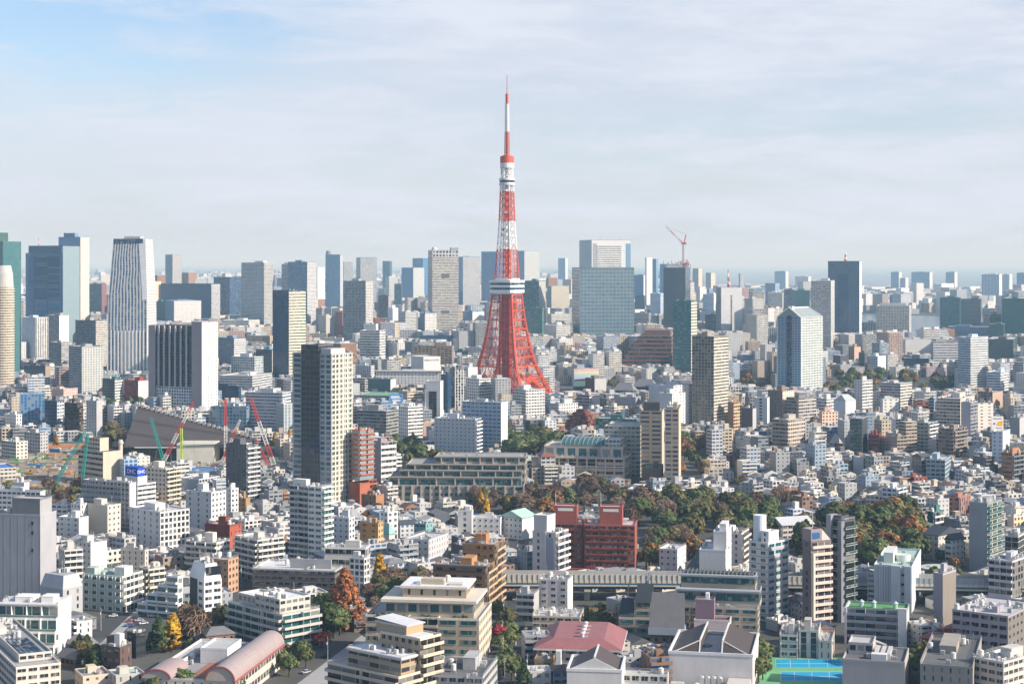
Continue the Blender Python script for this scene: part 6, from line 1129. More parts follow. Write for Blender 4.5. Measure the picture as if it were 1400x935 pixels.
def gabled(name, label, x0, x1, yt, yb, d, rise, mid, short):
    o = Bd(name, label, 'school', x0, x1, x1 + 1, yt, yb, 0, (.66, .63, .61), short=short); wl = o.wl; z = o.h; o.vol(x1=d, L='blank', Rr='blank', para=0); g = mid / 2; c = wl / 2; m = MB()
    for s in (1, -1):
        e = c + s * (wl / 2 - 1.4); k = c + s * g; m.face([(.8, e, z), (d - .8, e, z), (d - .8, k, z + rise), (rise * 1.1 if mid else .8, k, z + rise)][::s]); 
        if mid: m.face([(.8, e, z), (rise * 1.1, k, z + rise), (.8, k, z)][::-s])
        m.face([(d - .8, e, z), (d - .8, k, z), (d - .8, k, z + rise)][::s])
        if not mid: m.face([(.8, e, z), (.8, k, z + rise), (.8, k, z)][::-s])
        m.face([(.8, k, z), (rise * 1.1 if mid else .8, k, z + rise), (d - .8, k, z + rise), (d - .8, k, z)][::s])
    m.build('gabled_roof', TILE, o.root, col=(.125, .095, .085)); m = MB()
    for s in (1, -1):
        k = c + s * g; e = c + s * (wl / 2 - 1.4)
        if mid: m.bar((rise * 1.1, k, z + rise + .1), (d - .8, k, z + rise + .1), .6); m.bar((.8, e, z + .1), (rise * 1.1, k, z + rise + .1), .35); m.bar((.9, k, z + .2), (rise * 1.1, k, z + rise), .5)
        elif s > 0: m.bar((.8, c, z + rise + .1), (d - .8, c, z + rise + .1), .6)
    m.build('ridge_trim', PAINT, o.root, col=(.66, .65, .63)); m = MB(); m.box(-.2, .6, -.2, wl + .2, z - .3, z + .8); m.box(d - .6, d + .2, -.2, wl + .2, z - .3, z + .8); m.box(.6, d - .6, -.2, .6, z - .3, z + .8); m.box(.6, d - .6, wl - .6, wl + .2, z - .3, z + .8); m.build('parapet', PAINT, o.root, col=(.70, .70, .70))
    if not mid: m = MB(); m.face([(.4, 0, z), (.4, c, z + rise), (.4, wl, z)][::-1]); m.face([(.7, 0, z), (.7, c, z + rise), (.7, wl, z)]); m.face([(.4, 0, z), (.7, 0, z), (.7, c, z + rise), (.4, c, z + rise)]); m.build('gable_wall', PAINT, o.root, col=(.68, .66, .64))
    return o
o = gabled('school_hall', 'large white walled hall with a dark brown roof split by a flat central strip', 914, 1029, 897, 946, 41, 4.5, 9, 'the split brown roof hall'); 
for i in range(4): m = MB(); y = o.wl * .35 + i * 2.4; m.box(-3.2, -1, y, y + 2, 1, 5.6); m.cyl(-2.1, y + 1, 5.6, 6.1, .8, .8, 10); m.build('cooling_unit', METAL, o.root, col=(.62, .60, .56))
m = MB(); m.box(-10, -.4, o.wl * .3, o.wl * .98, 0, 1); m.box(-8, -4, o.wl * .8, o.wl * .95, 1, 4); m.build('service_deck', PAINT, o.root, col=(.5, .48, .46)); o.clutter(6, X=(-9, -1), Yw=(o.wl * .55, o.wl * .95), z=1.7); o.box('sloping_wing', -12, -.5, .5, o.wl * .28, 0, 5.5, 'ow')
o = gabled('school_hall', 'smaller brown gabled hall with white rims, left of the split brown roof hall', 775, 850, 918, 962, 24, 5.0, 0, 'the brown gabled hall'); 
b(OB, 'low flat white roof between the two brown roofed halls', 'office', 850, 913, 914, 922, 950, 1, 'wh', 'wide', 'blank', n=6, roof='wh', pent=0)
def court_apts():
    o = Bd(AB, 'brown grey terraced apartments with planted roof levels behind the split brown roof hall', 'apartments', 922, 1036, 1045, 832, 884, 6, (.40, .345, .27), short='the brown terraced apartments'); wl, Z = o.wl, o.zz; tr = (.50, .46, .40); kw = dict(gl='teal', roof='mg', trim=tr, fh=3.7)
    o.vol(x1=14, L='wide', Rr='wide', bl=8, **kw); o.vol(x0=5, x1=20, y0=-.5, y1=wl * .98, z0=o.h - .7, z1=Z(812), L='ribbon', Rr='ribbon', bl=7, name='upper_walls', gl='teal', roof='mg', trim=(.34, .37, .38), fh=9); o.vol(x0=13, x1=26, y0=2, y1=wl * .96, z0=Z(812) - .7, z1=Z(796), L='ribbon', Rr='ribbon', bl=7, name='top_walls', gl='teal', roof='dg', trim=(.30, .33, .34), fh=9); m = MB(); m.box(3.8, 8, -1, wl, Z(813), Z(810.8)); m.box(11.5, 15, 1, wl * .98, Z(797), Z(794.5)); m.build('eave', PAINT, o.root, col=(.34, .38, .41))
    m = MB(); [m.box(13 + .4, 25, 3 + i * (wl * .9) / 18, 3.3 + i * (wl * .9) / 18, Z(795), Z(795) + .9) for i in range(19)]; m.build('pergola', PAINT, o.root, col=(.12, .12, .12)); o.rail(o.h, (0, 4), (0, wl)); o.clutter(6, X=(.5, 4.5)); o.done()
    o = Bd(AB, 'brown grey apartments with dark louvred roof planes left of the purple roof box', 'apartments', 846, 891, 893, 845, 880, 2, (.40, .345, .27)); wl, Z = o.wl, o.zz; o.vol(x1=12, L='wide', Rr='wide', bl=7, **kw); o.vol(x0=4, x1=16, y1=wl * .55, z0=o.h - .7, z1=Z(824), L='wide', Rr='wide', bl=7, name='upper_walls', **kw); m = MB()
    for y0, y1, z0 in ((0, wl * .5, Z(824)), (wl * .56, wl, o.h)): m.face([(1, y0, z0), (15, y0, z0 + 6), (15, y1, z0 + 6), (1, y1, z0)][::-1]); m.face([(15, y0, z0), (15, y1, z0), (15, y1, z0 + 6), (15, y0, z0 + 6)]); m.face([(1, y0, z0), (15, y0, z0), (15, y0, z0 + 6)]); m.face([(15, y1, z0), (1, y1, z0), (15, y1, z0 + 6)])
    m.build('louvred_roof', TILE, o.root, col=(.05, .06, .07)); o.done()
    o = Bd(OB, 'building with a steep grey slate mansard plane and overhanging blue grey base', 'office', 889, 934, 937, 858, 892, 3, (.15, .11, .10)); wl, Z = o.wl, o.zz; o.vol(x1=14, L='wide', Rr='blank', gl='black', para=0); m = MB(); z = o.h; m.face([(-1.5, -.5, z), (-1.5, wl + .5, z), (10, wl, Z(816)), (10, 0, Z(816))][::-1]); m.face([(10, 0, Z(816)), (10, wl, Z(816)), (14, wl, z), (14, 0, z)][::-1]); m.face([(-1.5, -.5, z), (10, 0, Z(816)), (14, 0, z)][::-1]); m.face([(-1.5, wl + .5, z), (10, wl, Z(816)), (14, wl, z)]); m.build('slate_roof', TILE, o.root, col=(.22, .215, .225)); m = MB(); m.box(-1.8, 14, -.8, wl + .8, z - 3, z - .05); m.build('eave', PAINT, o.root, col=(.32, .36, .42)); o.done()
    o = Bd(OB, 'squat building with a purple brown roof box and pink wall before the brown terraced apartments', 'office', 949, 998, 1000, 848, 890, 2, (.62, .52, .50)); wl = o.wl; o.vol(x1=10, L='blank', Rr='blank', roof='br'); o.vol(x0=2, x1=9, y0=wl * .45, y1=wl * .98, z0=o.h - .7, z1=o.zz(822), L='blank', Rr='blank', wall=(.24, .16, .20), name='roof_box'); m = MB(); m.box(4, 7, wl * .6, wl * .7, o.zz(822), o.zz(822) + 2.5); m.build('white_tank', PAINT, o.root, col=(.75, .75, .75)); o.done()
court_apts()
def white_complex():
    o = Bd(AB, 'white stepped complex with a slanted glass roof on its left end', 'apartments', 956, 992, 1000, 752, 806, 14, 'wh', short='the white stepped complex'); wl = o.wl; o.vol(L='blank', Rr='slot', para=1, roof='wh'); o.vol(x0=4, y0=0, y1=wl * .5, z0=o.h - .7, z1=o.zz(728), L='blank', Rr='slot', name='upper_walls', roof='wh'); m = MB(); z = o.h; m.face([(1, wl, z), (14, wl, z), (14, wl + 12, 3), (1, wl + 12, 3)]); m.face([(1, wl, 0), (1, wl, z), (1, wl + 12, 3), (1, wl + 12, 0)]); m.build('slanted_glass', GLASS, o.root, gc=(.12, .16, .17)); o.clutter(12); o.pent(.3, .8, .05, .3, 4, z=o.zz(728)); o.done()
    b(AB, 'beige white block with brown roof band behind the white stepped complex', 'apartments', 984, 1014, 1024, 729, 780, 20, (.70, .62, .55), 'slot', 'balc', bl=7, n=7, roof='br'); b('house', 'white two storey house with square windows under the bare russet trees', 'house', 901, 926, 938, 751, 784, 22, 'wh', 'small', 'slot', n=3, pent=0, roof='wh')
    o = Bd(AB, 'white apartment tower with orange floor lines and a white round stair drum on its roof', 'apartments', 1024, 1050, 1078, 742, 850, 44, (.72, .70, .68), short='the white drum topped tower'); o.vol(L='punch', Rr='wide', bl=4.5, br=5, fh=3.5, wr=(.45, .50, .56), gl='teal');  # right wall painted bluish: its shade is put into the colour
    nf = round(o.h / 3.5)
    for i in range(1, nf): o.box('floor_line', -.14, -.01, 0, o.wl, o.h * i / nf - .25, o.h * i / nf + .15, (.60, .36, .20)); o.box('floor_line', 0, o.wr, -.14, -.01, o.h * i / nf - .25, o.h * i / nf + .15, (.50, .36, .28))
    m = MB(); m.cyl(6, o.wl - 2, 0, o.zz(708), 3.1, 3.1, 20); m.build('stair_drum', PAINT, o.root, col=(.72, .76, .80)); o.vol(x0=2, x1=o.wr * .6, y0=1, y1=o.wl * .5, z0=o.h - .7, z1=o.h + 5, L='slot', Rr='blank', name='roof_box'); o.clutter(8); o.done()
white_complex()
def slim_pair():
    o = Bd(AB, 'slim brown tower with pale pink curved balconies and a slanted top', 'apartments', 1097, 1109, 1136, 740, 858, 62, (.20, .155, .15), short='the pink balcony slim tower'); wr = o.wr; o.vol(L='slot', Rr='balc', wr=(.70, .56, .48), bl=6, br=4.4, bd=1.6, bpar=1.2, fh=3.5); z = o.h; zt = o.zz(724); w = wr * .55; o.vol(x1=w, z0=z - .7, z1=zt, L='blank', Rr='blank', wall=(.30, .25, .26), name='upper_walls'); m = MB(); m.face([(w, .2, z), (wr, .2, z), (w, .2, zt)]); m.face([(w, o.wl, z), (w, o.wl, zt), (wr, o.wl, z)]); m.face([(wr, .2, z), (wr, o.wl, z), (w, o.wl, zt), (w, .2, zt)]); m.build('slanted_wall', PAINT, o.root, col=(.66, .55, .5)); o.box('window_strip', w * .1, w * .8, -.1, -.01, zt - 4.5, zt - 1.5, 'bg', GLASS, GL['blue']); o.box('front_pier', -.1, 1.0, -2.0, -.1, 0, z - 6, (.74, .60, .50)); m = MB(); m.bar((w * .5, 3, zt), (w * .5, 3, zt + 8), .2); m.build('aerial', METAL, o.root, col=(.5, .5, .5)); o.clutter(3, X=(.5, w)); o.done()
    o = Bd(AB, 'slim dark grey tower with pale glass corner balconies in front of the wooded hill', 'apartments', 1134, 1153, 1169, 712, 850, 46, (.085, .09, .10), short='the dark slim glass balcony tower'); wl, wr = o.wl, o.wr; o.vol(L='balc', Rr='balc', wr=(.22, .25, .28), gl='black', fh=3.9, bl=4, br=7, bglass=True, bc=(.5, .55, .55), bd=1.6); m = MB(); m.box(-2.0, o.wr * .4, wl * .72, wl + .5, 0, o.zz(705)); m.build('side_pier', PAINT, o.root, col=(.30, .31, .34)); m = MB(); m.box(-2.2, .4, -.4, wl * .22, 0, o.h); m.build('corner_pier', PAINT, o.root, col=(.20, .21, .235)); o.vol(x0=.5, x1=wr * .7, y0=wl * .2, y1=wl * .7, z0=o.h - .7, z1=o.zz(706), L='blank', Rr='blank', name='roof_box'); o.rail(); o.clutter(3); o.done()
slim_pair()
def green_roof():
    o = Bd(AB, 'long low apartment block with an emerald flat roof and open balcony corridors', 'apartments', 1155, 1240, 1262, 834, 884, 8, (.34, .34, .35), short='the emerald roofed apartments'); wl = o.wl; o.vol(x1=15, L='balc', Rr='blank', roof=(.10, .30, .10), bl=4.5, fh=3.4, gl='navy', bd=1.7, bc=(.34, .35, .37), trim=(.3, .36, .3), wr='lg'); o.box('white_stair_face', -2.2, -.2, 0, wl * .14, 0, o.h + 1, (.74, .72, .70)); o.box('left_wing', -1.9, 15, wl * .965, wl, 0, o.h, (.62, .62, .63)); m = MB()
    for f in (.2, .55, .75): m = MB(); m.cyl(6, wl * f, o.h - .7, o.h + 1.6, 1.0, 1.0, 10); m.cyl(6, wl * f, o.h + 1.6, o.h + 2.6, 1.4, .3, 10); m.build('roof_ventilator', METAL, o.root, col=(.45, .55, .52))
    o.done()
    o = Bd(AB, 'tall white ribbed metal clad block with spiral stair behind the emerald roofed apartments', 'apartments', 1195, 1247, 1259, 774, 838, 18, (.62, .66, .68), short='the white ribbed metal block'); wl = o.wl; o.vol(L='fins', Rr='blank', gl=(.5, .55, .58), bl=1.2, fh=40, geo=False, roof='mint'); o.box('rib', -1.2, -.02, wl * .02, wl * .2, 0, o.h, (.66, .70, .72)); o.box('rib', -1.2, -.02, wl * .3, wl * .55, 0, o.h, (.66, .70, .72)); m = MB()
    for i in range(9): m.box(1, 4, wl, wl + 3, o.h * i / 9, o.h * i / 9 + 1.2)
    m.box(.6, 4.4, wl + 3, wl + 3.3, 0, o.h); m.build('outer_stair', PAINT, o.root, col=(.5, .52, .53))
    for i in range(4): o.put(window_mesh(1.6, 1.2, False), 'L', 0, 0, o.wr, wl, wl * .72, 4 + i * 4.6, 'window', (.5, .5, .5), GL['black'])
    o.pent(.2, .6, .55, .8, 5, 'wh'); m = MB(); m.cyl(o.wr * .4, wl * .35, o.h - .7, o.h + 2.2, 4, 4, 18); m.build('water_tank', PAINT, o.root, col=(.6, .66, .62)); o.clutter(5); o.done()
green_roof()
b(OB, 'slim grey brown office with violet grey left face, right of the white ribbed block', 'office', 1276, 1289, 1307, 784, 856, 40, (.38, .35, .38), 'blank', 'blank', wr=(.24, .21, .18), n=3, short='the slim grey brown office')
o = Bd(AB, 'long lilac grey apartment slab with a broad white flat roof and windowed corridor face', 'apartments', 1302, 1378, 1420, 842, 912, 36, (.33, .30, .34), short='the long lilac slab'); o.vol(L='wide', Rr='small', bl=4.2, fh=3.5, wr=(.19, .175, .16), roof='lg', gl='black', br=5); o.clutter(22); o.pent(.2, .4, .3, .4, 2.5); o.done()
def red_tile():
    o = Bd('restaurant', 'sprawling dark red metal roofed pavilion with octagonal wings', 'pavilion', 1262, 1316, 1352, 880, 908, 36, (.10, .08, .08), short='the dark red roofed pavilion'); wl, wr = o.wl, o.wr; z = o.h; o.vol(L='wide', Rr='wide', gl='black', para=0); c = (.29, .062, .055)
    for (x0, x1, y0, y1, h0, rise, hp) in ((-1, wr * .45, -1, wl * .5, 0, 3, .8), (wr * .4, wr + 1, 0, wl * .6, -2, 2.6, .8), (0, wr * .6, wl * .5, wl + 1, .6, 2.6, .7), (wr * .2, wr * .7, wl * .2, wl * .6, 4.5, 1.2, .9)): pitched(o, x0, x1, y0, y1, z + h0, rise, c, 'y', hp, .8)
    o.vol(x0=wr * .2, x1=wr * .7, y0=wl * .2, y1=wl * .6, z0=z, z1=z + 4.5, L='blank', Rr='blank', wall=c, para=0, name='drum_walls'); o.clutter(5, X=(2, wr * .5), Yw=(wl * .6, wl * .95), z=z + 3.5); o.done()
red_tile()
o = Bd(OB, 'grey concrete building with deep open roof full of ducts beside the tennis courts', 'office', 1152, 1237, 1240, 905, 955, 4, (.44, .41, .39), short='the duct roofed building'); o.vol(x1=26, L='blank', Rr='blank', roof='dg'); wl = o.wl; o.vol(x0=12, x1=26, y0=wl * .55, y1=wl * .95, z0=o.h - .7, z1=o.h + 4, L='wide', Rr='blank', name='roof_box', geo=False)
for i in range(3): m = MB(); y = wl * (.28 + .1 * i); m.bar((6, y, o.h + 1), (20, y, o.h + 1), 1.5); m.bar((6, y, o.h - .7), (6, y, o.h + 1.6), 1.5); m.build('duct', METAL, o.root, col=(.55, .53, .52))
o.clutter(10, X=(1, 24)); o.box('white_plant_room', 3, 7, wl * .3, wl * .55, o.h - .7, o.h + 1.8, 'wh'); o.done()
b(OB, 'concrete house with vertical fins behind the tennis courts', 'house', 1092, 1119, 1122, 862, 900, 6, (.50, .47, .42), 'vert', 'blank', n=3, bl=4); b(OB, 'small concrete box house right of the finned concrete house', 'house', 1119, 1137, 1141, 876, 902, 8, (.46, .42, .37), 'slot', 'blank', n=2, pent=0); b('house', 'low white walled house left of the finned concrete house', 'house', 1066, 1090, 1094, 868, 900, 8, 'ow', 'wide', 'wide', n=4, roof='mg')
b(OB, 'curved dark concrete building with stair tower in the bottom right corner region', 'office', 1258, 1330, 1342, 912, 962, 12, (.34, .31, .27), 'slot', 'blank', n=12, roof='dg', wr=(.36, .31, .25)); b(AB, 'low broad building with white roof planes and vents in the bottom right corner', 'apartments', 1330, 1372, 1412, 905, 960, 48, 'ow', 'wide', 'wide', n=20, roof='wh', short='the white roofed corner building', pent=2)
b('house', 'small house with a brown hip roof behind the concrete stair tower', 'house', 1272, 1290, 1298, 890, 916, 30, 'ow', 'wide', 'punch', n=0, pent=0, roof='br')
# ---- streets, expressway, courts -----------------------------------------------------------------------
EXC = []                                                    # survey rectangles kept free of infill: x0, x1, y0, y1
sheet('road', [(-3.2, 640), (5.2, 640), (8.5, 1180), (-1, 1180)], .03, G_ASPH)
LINE = flat('road_paint', (.7, .7, .68), .8, .2)
for i in range(28): sheet('road_marking', [(.9 + i * .12, 650 + i * 19), (1.2 + i * .12, 650 + i * 19), (1.26 + i * .12, 658 + i * 19), (.96 + i * .12, 658 + i * 19)], .05, LINE)
PAVE = flat('pale_paving', (.36, .36, .36), .9, .3)
sheet('driveway', g2((392, 945), (440, 945), (512, 868), (497, 866)), .03, PAVE)
sheet('parking_lot', g2((112, 872), (214, 872), (214, 838), (150, 836)), .03, G_ASPH)
sheet('side_street', g2((110, 905), (128, 905), (196, 836), (184, 835)), .05, PAVE)
sheet('road', g2((992, 740), (1010, 740), (1013, 590), (1006, 590)), .03, G_ASPH)
sheet('road', g2((1158, 700), (1176, 700), (1174, 620), (1166, 620)), .03, G_ASPH)
EXC += [(690, 722, 740, 960), (110, 262, 834, 905), (196, 400, 905, 1000), (992, 1013, 590, 742), (1160, 1176, 620, 700), (392, 520, 862, 960)]
sheet('sports_ground', g2((1040, 898), (1168, 898), (1172, 950), (1036, 950)), .05, flat('green_court', (.16, .42, .20), .85, .2))
CB = flat('blue_court', (.02, .34, .55), .8, .2)
for q in (((1060, 900.5), (1151, 900.5), (1153, 913), (1062, 913)), ((1067, 918), (1152, 918), (1154, 931), (1069, 931))):
    sheet('tennis_court', g2(*q), .09, CB)
    (x0, y0), (x1, _), (_, y1) = q[0], q[1], q[2]
    for f in (.0, .22, .5, .78, .985): a = x0 + (x1 - x0) * f; sheet('court_line', g2((a, y0), (a + .5, y0), (a + 1.1, y1), (a + .6, y1)), .12, LINE)
    for f in (0, .5, .97): y = y0 + (y1 - y0) * f; sheet('court_line', g2((x0, y), (x1, y), (x1, y + .3), (x0, y + .3)), .12, LINE)
EXC += [(1036, 1180, 892, 960)]
def expressway():
    o = empty('elevated_expressway', 'elevated expressway with cream barrier wall and a blue stripe, crossing behind the foreground blocks', 'expressway', (130, 862, 0)); xs = [-150 + 13 * i for i in range(24)]
    yy = lambda x: 3.0 * ((x + 150) / 300) ** 2 * -6
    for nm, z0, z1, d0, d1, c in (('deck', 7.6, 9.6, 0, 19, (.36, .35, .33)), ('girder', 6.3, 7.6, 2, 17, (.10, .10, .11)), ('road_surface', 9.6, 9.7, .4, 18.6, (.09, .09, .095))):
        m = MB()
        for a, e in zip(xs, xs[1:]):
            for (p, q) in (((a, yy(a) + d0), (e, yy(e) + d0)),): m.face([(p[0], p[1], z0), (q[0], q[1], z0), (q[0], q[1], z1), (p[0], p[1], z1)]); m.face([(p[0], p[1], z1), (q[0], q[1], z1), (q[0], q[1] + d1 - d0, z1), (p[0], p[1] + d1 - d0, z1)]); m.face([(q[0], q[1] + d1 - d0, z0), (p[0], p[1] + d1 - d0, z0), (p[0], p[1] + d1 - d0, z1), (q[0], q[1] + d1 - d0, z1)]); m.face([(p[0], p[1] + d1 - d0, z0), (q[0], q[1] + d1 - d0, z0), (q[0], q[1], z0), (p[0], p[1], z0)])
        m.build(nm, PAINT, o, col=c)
    def strip(nm, z0, z1, off, c, x0=-150, x1=160, tk=.3):
        m = MB(); pts = [x for x in xs if x0 <= x <= x1]
        for a, e in zip(pts, pts[1:]): m.bar((a, yy(a) + off, (z0 + z1) / 2), (e, yy(e) + off, (z0 + z1) / 2), tk, 0, None, z1 - z0)
        m.build(nm, PAINT, o, col=c)
    strip('barrier_wall', 9.6, 10.9, 0, (.66, .58, .42)); strip('stripe', 8.7, 9.5, -.25, (.05, .13, .25), tk=.2); strip('stripe_border', 8.0, 8.7, -.25, (.66, .58, .42), tk=.2); strip('noise_barrier', 10.9, 13.9, .1, (.58, .56, .50), -150, 20); strip('noise_barrier', 10.9, 13.9, .1, (.34, .40, .46), 20, 150); strip('barrier_wall', 9.6, 12.6, 18.5, (.5, .48, .44))
    m = MB()
    for i in range(110): x = -148 + i * 2.6; m.box(x, x + .22, yy(x) - .35, yy(x) - .05, 9.6, 13.9)
    m.build('barrier_posts', PAINT, o, col=(.48, .45, .38))
    for i in range(10): x = -122 + i * 30; m = MB(); m.box(x - 1.4, x + 1.4, yy(x) + 5, yy(x) + 8, 0, 5); m.box(x - 1.6, x + 1.6, yy(x) + .5, yy(x) + 18, 5, 6.3); m.build('pier', PAINT, o, col=(.50, .47, .38))
    FOOT.append(([(-30, 842), (290, 840), (290, 884), (-30, 884)], 822, 700, 1420, 862))
expressway()
# ---- trees --------------------------------------------------------------------------------------------
def crown_mesh(kind, seed):
    r = random.Random(seed); m = MB()
    pal = dict(broad=[(.050, .078, .026), (.080, .110, .034), (.110, .135, .044), (.145, .150, .055)], olive=[(.08, .085, .028), (.115, .11, .036), (.16, .13, .045), (.10, .075, .03)], bare=[(.15, .095, .07), (.20, .135, .10), (.12, .075, .055), (.24, .16, .11)], rust=[(.20, .085, .03), (.25, .12, .04), (.15, .06, .025), (.3, .16, .06)],
               ginkgo=[(.5, .29, .025), (.6, .37, .04), (.42, .22, .02), (.35, .2, .03)], cone=[(.36, .125, .040), (.42, .155, .05), (.28, .09, .032), (.46, .19, .07)], pine=[(.024, .044, .018), (.038, .062, .024), (.052, .078, .03), (.07, .09, .034)], red=[(.3, .03, .03), (.4, .05, .05), (.22, .02, .025), (.35, .08, .06)])[kind]
    cl = []
    if kind in ('ginkgo', 'cone', 'pine'):
        wd = dict(ginkgo=.22, cone=.33, pine=.40)[kind]
        for i in range(230 if kind == 'cone' else 110):
            t = r.random() ** .8; a = r.uniform(0, 6.283); q = wd * (1 - t) ** (.75 if kind != 'ginkgo' else .55) * r.uniform(.55, 1.0); cl.append((Vector((q * math.cos(a), q * math.sin(a), .10 + .88 * t)) * 10, 10 * (.028 + .04 * (1 - t)) * (.75 if kind == 'cone' else 1)))
        n = 20
    else:
        for i in range(60):
            u, a = r.uniform(-.5, 1), r.uniform(0, 6.283); q = math.sqrt(max(0, 1 - u * u)) * r.uniform(.5, 1); cl.append((Vector((3.9 * q * math.cos(a), 3.9 * q * math.sin(a), 5.8 + 3.4 * u * r.uniform(.6, 1))), r.uniform(.6, 1.25)))
        n = 30
    if kind == 'bare': n = 30
    for c, q in cl:
        tone = r.choice(pal); tone2 = r.choice(pal)
        for k in range(n):
            d = Vector((r.gauss(0, 1), r.gauss(0, 1), r.gauss(.25, 1))).normalized(); p = c + d * q * r.uniform(.7, 1.05); nn = (d + (p - Vector((0, 0, 5.5))).normalized() * .9 + Vector((r.gauss(0, .38), r.gauss(0, .38), r.gauss(0, .38)))).normalized(); a = nn.cross(Vector((r.random(), r.random(), r.random()))).normalized(); e = nn.cross(a)
            if kind == 'bare': a *= r.uniform(.5, 1.0); e *= .11; a = (a + d * r.uniform(.3, .9))
            else: s = r.uniform(.24, .46) * (.42 if kind == 'cone' else .8 if kind in ('ginkgo', 'pine') else 1); a *= s; e *= s * r.uniform(.6, 1)
            m.face([tuple(p - a - e), tuple(p + a - e), tuple(p + a + e), tuple(p - a + e)], 0, None, tone if r.random() < .7 else tone2)
    return m.mesh('crown', [LEAF])
def trunk_mesh(kind):
    m = MB(); r = random.Random(3)
    if kind in ('ginkgo', 'cone', 'pine'): m.cyl(0, 0, 0, 9, .32, .06, 7)
    else:
        m.cyl(0, 0, 0, 3.2, .38, .28, 8)
        for i in range(6): a = 1.05 * i + r.random(); m.bar((0, 0, 2.8), (2.3 * math.cos(a), 2.3 * math.sin(a), 5.6 + r.random()), .2); m.bar((1.4 * math.cos(a), 1.4 * math.sin(a), 4.4), (2.7 * math.cos(a + .5), 2.7 * math.sin(a + .5), 7.2), .11)
        m.cyl(0, 0, 3.2, 7, .26, .08, 7)
    return m.mesh('trunk', [BARK])
TNAME = dict(broad=('broadleaf_tree', 'dark green tree'), olive=('deciduous_tree', 'olive brown tree'), bare=('bare_tree', 'bare brown tree'), rust=('autumn_tree', 'rusty autumn tree'), ginkgo=('ginkgo_tree', 'yellow ginkgo tree'), cone=('redwood_tree', 'russet conical tree'), pine=('conifer_tree', 'dark conifer tree'), red=('maple_tree', 'crimson red maple tree'))
TREES = []
def tree(kind, x, y, h, wide=1.0, where='', label=None, group=None):
    v = rng.randrange(3); cm = cached(('crown', kind, v), lambda: crown_mesh(kind, hash((kind[0], v)) % 99 if False else ord(kind[0]) * 7 + v)); tm = cached(('trunk', kind), lambda: trunk_mesh(kind))
    o = empty(TNAME[kind][0], label, 'tree', (x, y, 0), rng.uniform(0, 6.28), group); s = h / 9.8; o.scale = (s * wide, s * wide, s)
    link('trunk', tm, o); link('crown', cm, o)
    TREES.append((o, kind, where, px_of(x, y), py_of(y, h / 2), label)); return o
def inpoly(p, poly):
    c = False; j = len(poly) - 1; x, y = p
    for i in range(len(poly)):
        xi, yi = poly[i]; xj, yj = poly[j]
        if (yi > y) != (yj > y) and x < (xj - xi) * (y - yi) / (yj - yi) + xi: c = not c
        j = i
    return c
def near_foot(x, y, r=2.0, skip=False):
    for poly, yb, a, c, Y in FOOT:
        if abs(poly[0][0] - x) > 160 or abs(poly[0][1] - y) > 200: continue
        for dx, dy in ((0, 0), (r, 0), (-r, 0), (0, r), (0, -r)):
            if inpoly((x + dx, y + dy), poly): return True
    return False
GROVES = [  # x0, x1, y0, y1 of the ground they stand on, number, kinds, height range, where
    (692, 770, 606, 634, 36, 'broad broad olive pine', (14, 20), 'in the grove left of the beige clubhouse'), (638, 762, 684, 712, 18, 'bare bare rust ginkgo olive', (10, 15), 'in front of the long terraced apartments'), (742, 868, 672, 702, 26, 'bare broad bare olive broad', (11, 16), 'below the beige clubhouse terrace'),
    (862, 1068, 694, 748, 60, 'broad olive broad bare olive broad', (12, 18), 'in the wood right of the red brick slab'), (868, 955, 736, 775, 16, 'bare rust bare olive', (10, 14), 'below the wood beside the red brick slab'), (1138, 1262, 716, 784, 50, 'broad olive pine olive broad rust', (15, 22), 'on the hill behind the dark slim glass tower'), (1140, 1195, 702, 716, 5, 'rust', (10, 13), 'on the back edge of the wooded hill'),
    (1080, 1136, 716, 765, 16, 'broad olive pine', (10, 15), 'left of the pink balcony slim tower'), (1000, 1062, 520, 545, 14, 'olive rust broad', (12, 17), 'left of the gabled blue glass tower'), (1124, 1310, 518, 552, 48, 'broad olive broad rust', (13, 19), 'in the park behind the slim grey white tower'), (925, 968, 606, 660, 14, 'broad olive rust', (12, 17), 'right of the tan right slab'),
    (760, 900, 530, 552, 26, 'broad olive bare', (11, 15), 'around the grey temple roofs'), (428, 478, 464, 482, 18, 'olive bare broad', (14, 20), 'left of the white striped office'), (541, 584, 524, 537, 9, 'cone', (16, 21), 'before the long white hotel wing'), (482, 506, 522, 534, 6, 'rust cone', (15, 19), 'right of the tall cream grid tower'), (535, 575, 606, 634, 14, 'pine broad', (12, 17), 'by the striped slim block'),
    (140, 182, 586, 622, 14, 'olive bare broad', (12, 17), 'left of the dark pyramid roofed hall'), (146, 200, 552, 570, 11, 'broad olive', (11, 15), 'below the tapered white ribbed tower'), (8, 108, 672, 702, 20, 'bare bare olive broad', (8, 12), 'at the front of the building site'), (674, 704, 812, 930, 15, 'olive broad', (7, 10), 'right of the large beige apartment block'),
    (252, 328, 832, 862, 12, 'pine olive', (6, 9), 'behind the grey green terraced apartments'), (440, 468, 838, 872, 8, 'broad pine', (12, 16), 'beside the tall russet cone tree'), (498, 590, 800, 838, 16, 'broad pine bare olive', (8, 13), 'in the courtyard behind the large beige block'), (1030, 1046, 884, 936, 6, 'broad', (9, 12), 'left of the tennis courts'), (880, 916, 745, 785, 5, 'broad', (9, 13), 'beside the white two storey house'), (98, 170, 890, 915, 8, 'olive pine', (7, 10), 'in the garden of the dark brick villa'),
    (340, 440, 885, 925, 9, 'broad olive', (6, 10), 'below the grey green terraced apartments'), (540, 640, 625, 660, 7, 'broad olive', (8, 12), 'behind the long terraced apartments'), (795, 832, 838, 870, 5, 'broad olive', (8, 11), 'by the expressway piers'), (1260, 1310, 770, 795, 5, 'olive broad rust', (6, 9), 'by the circular roof below the wooded hill')]
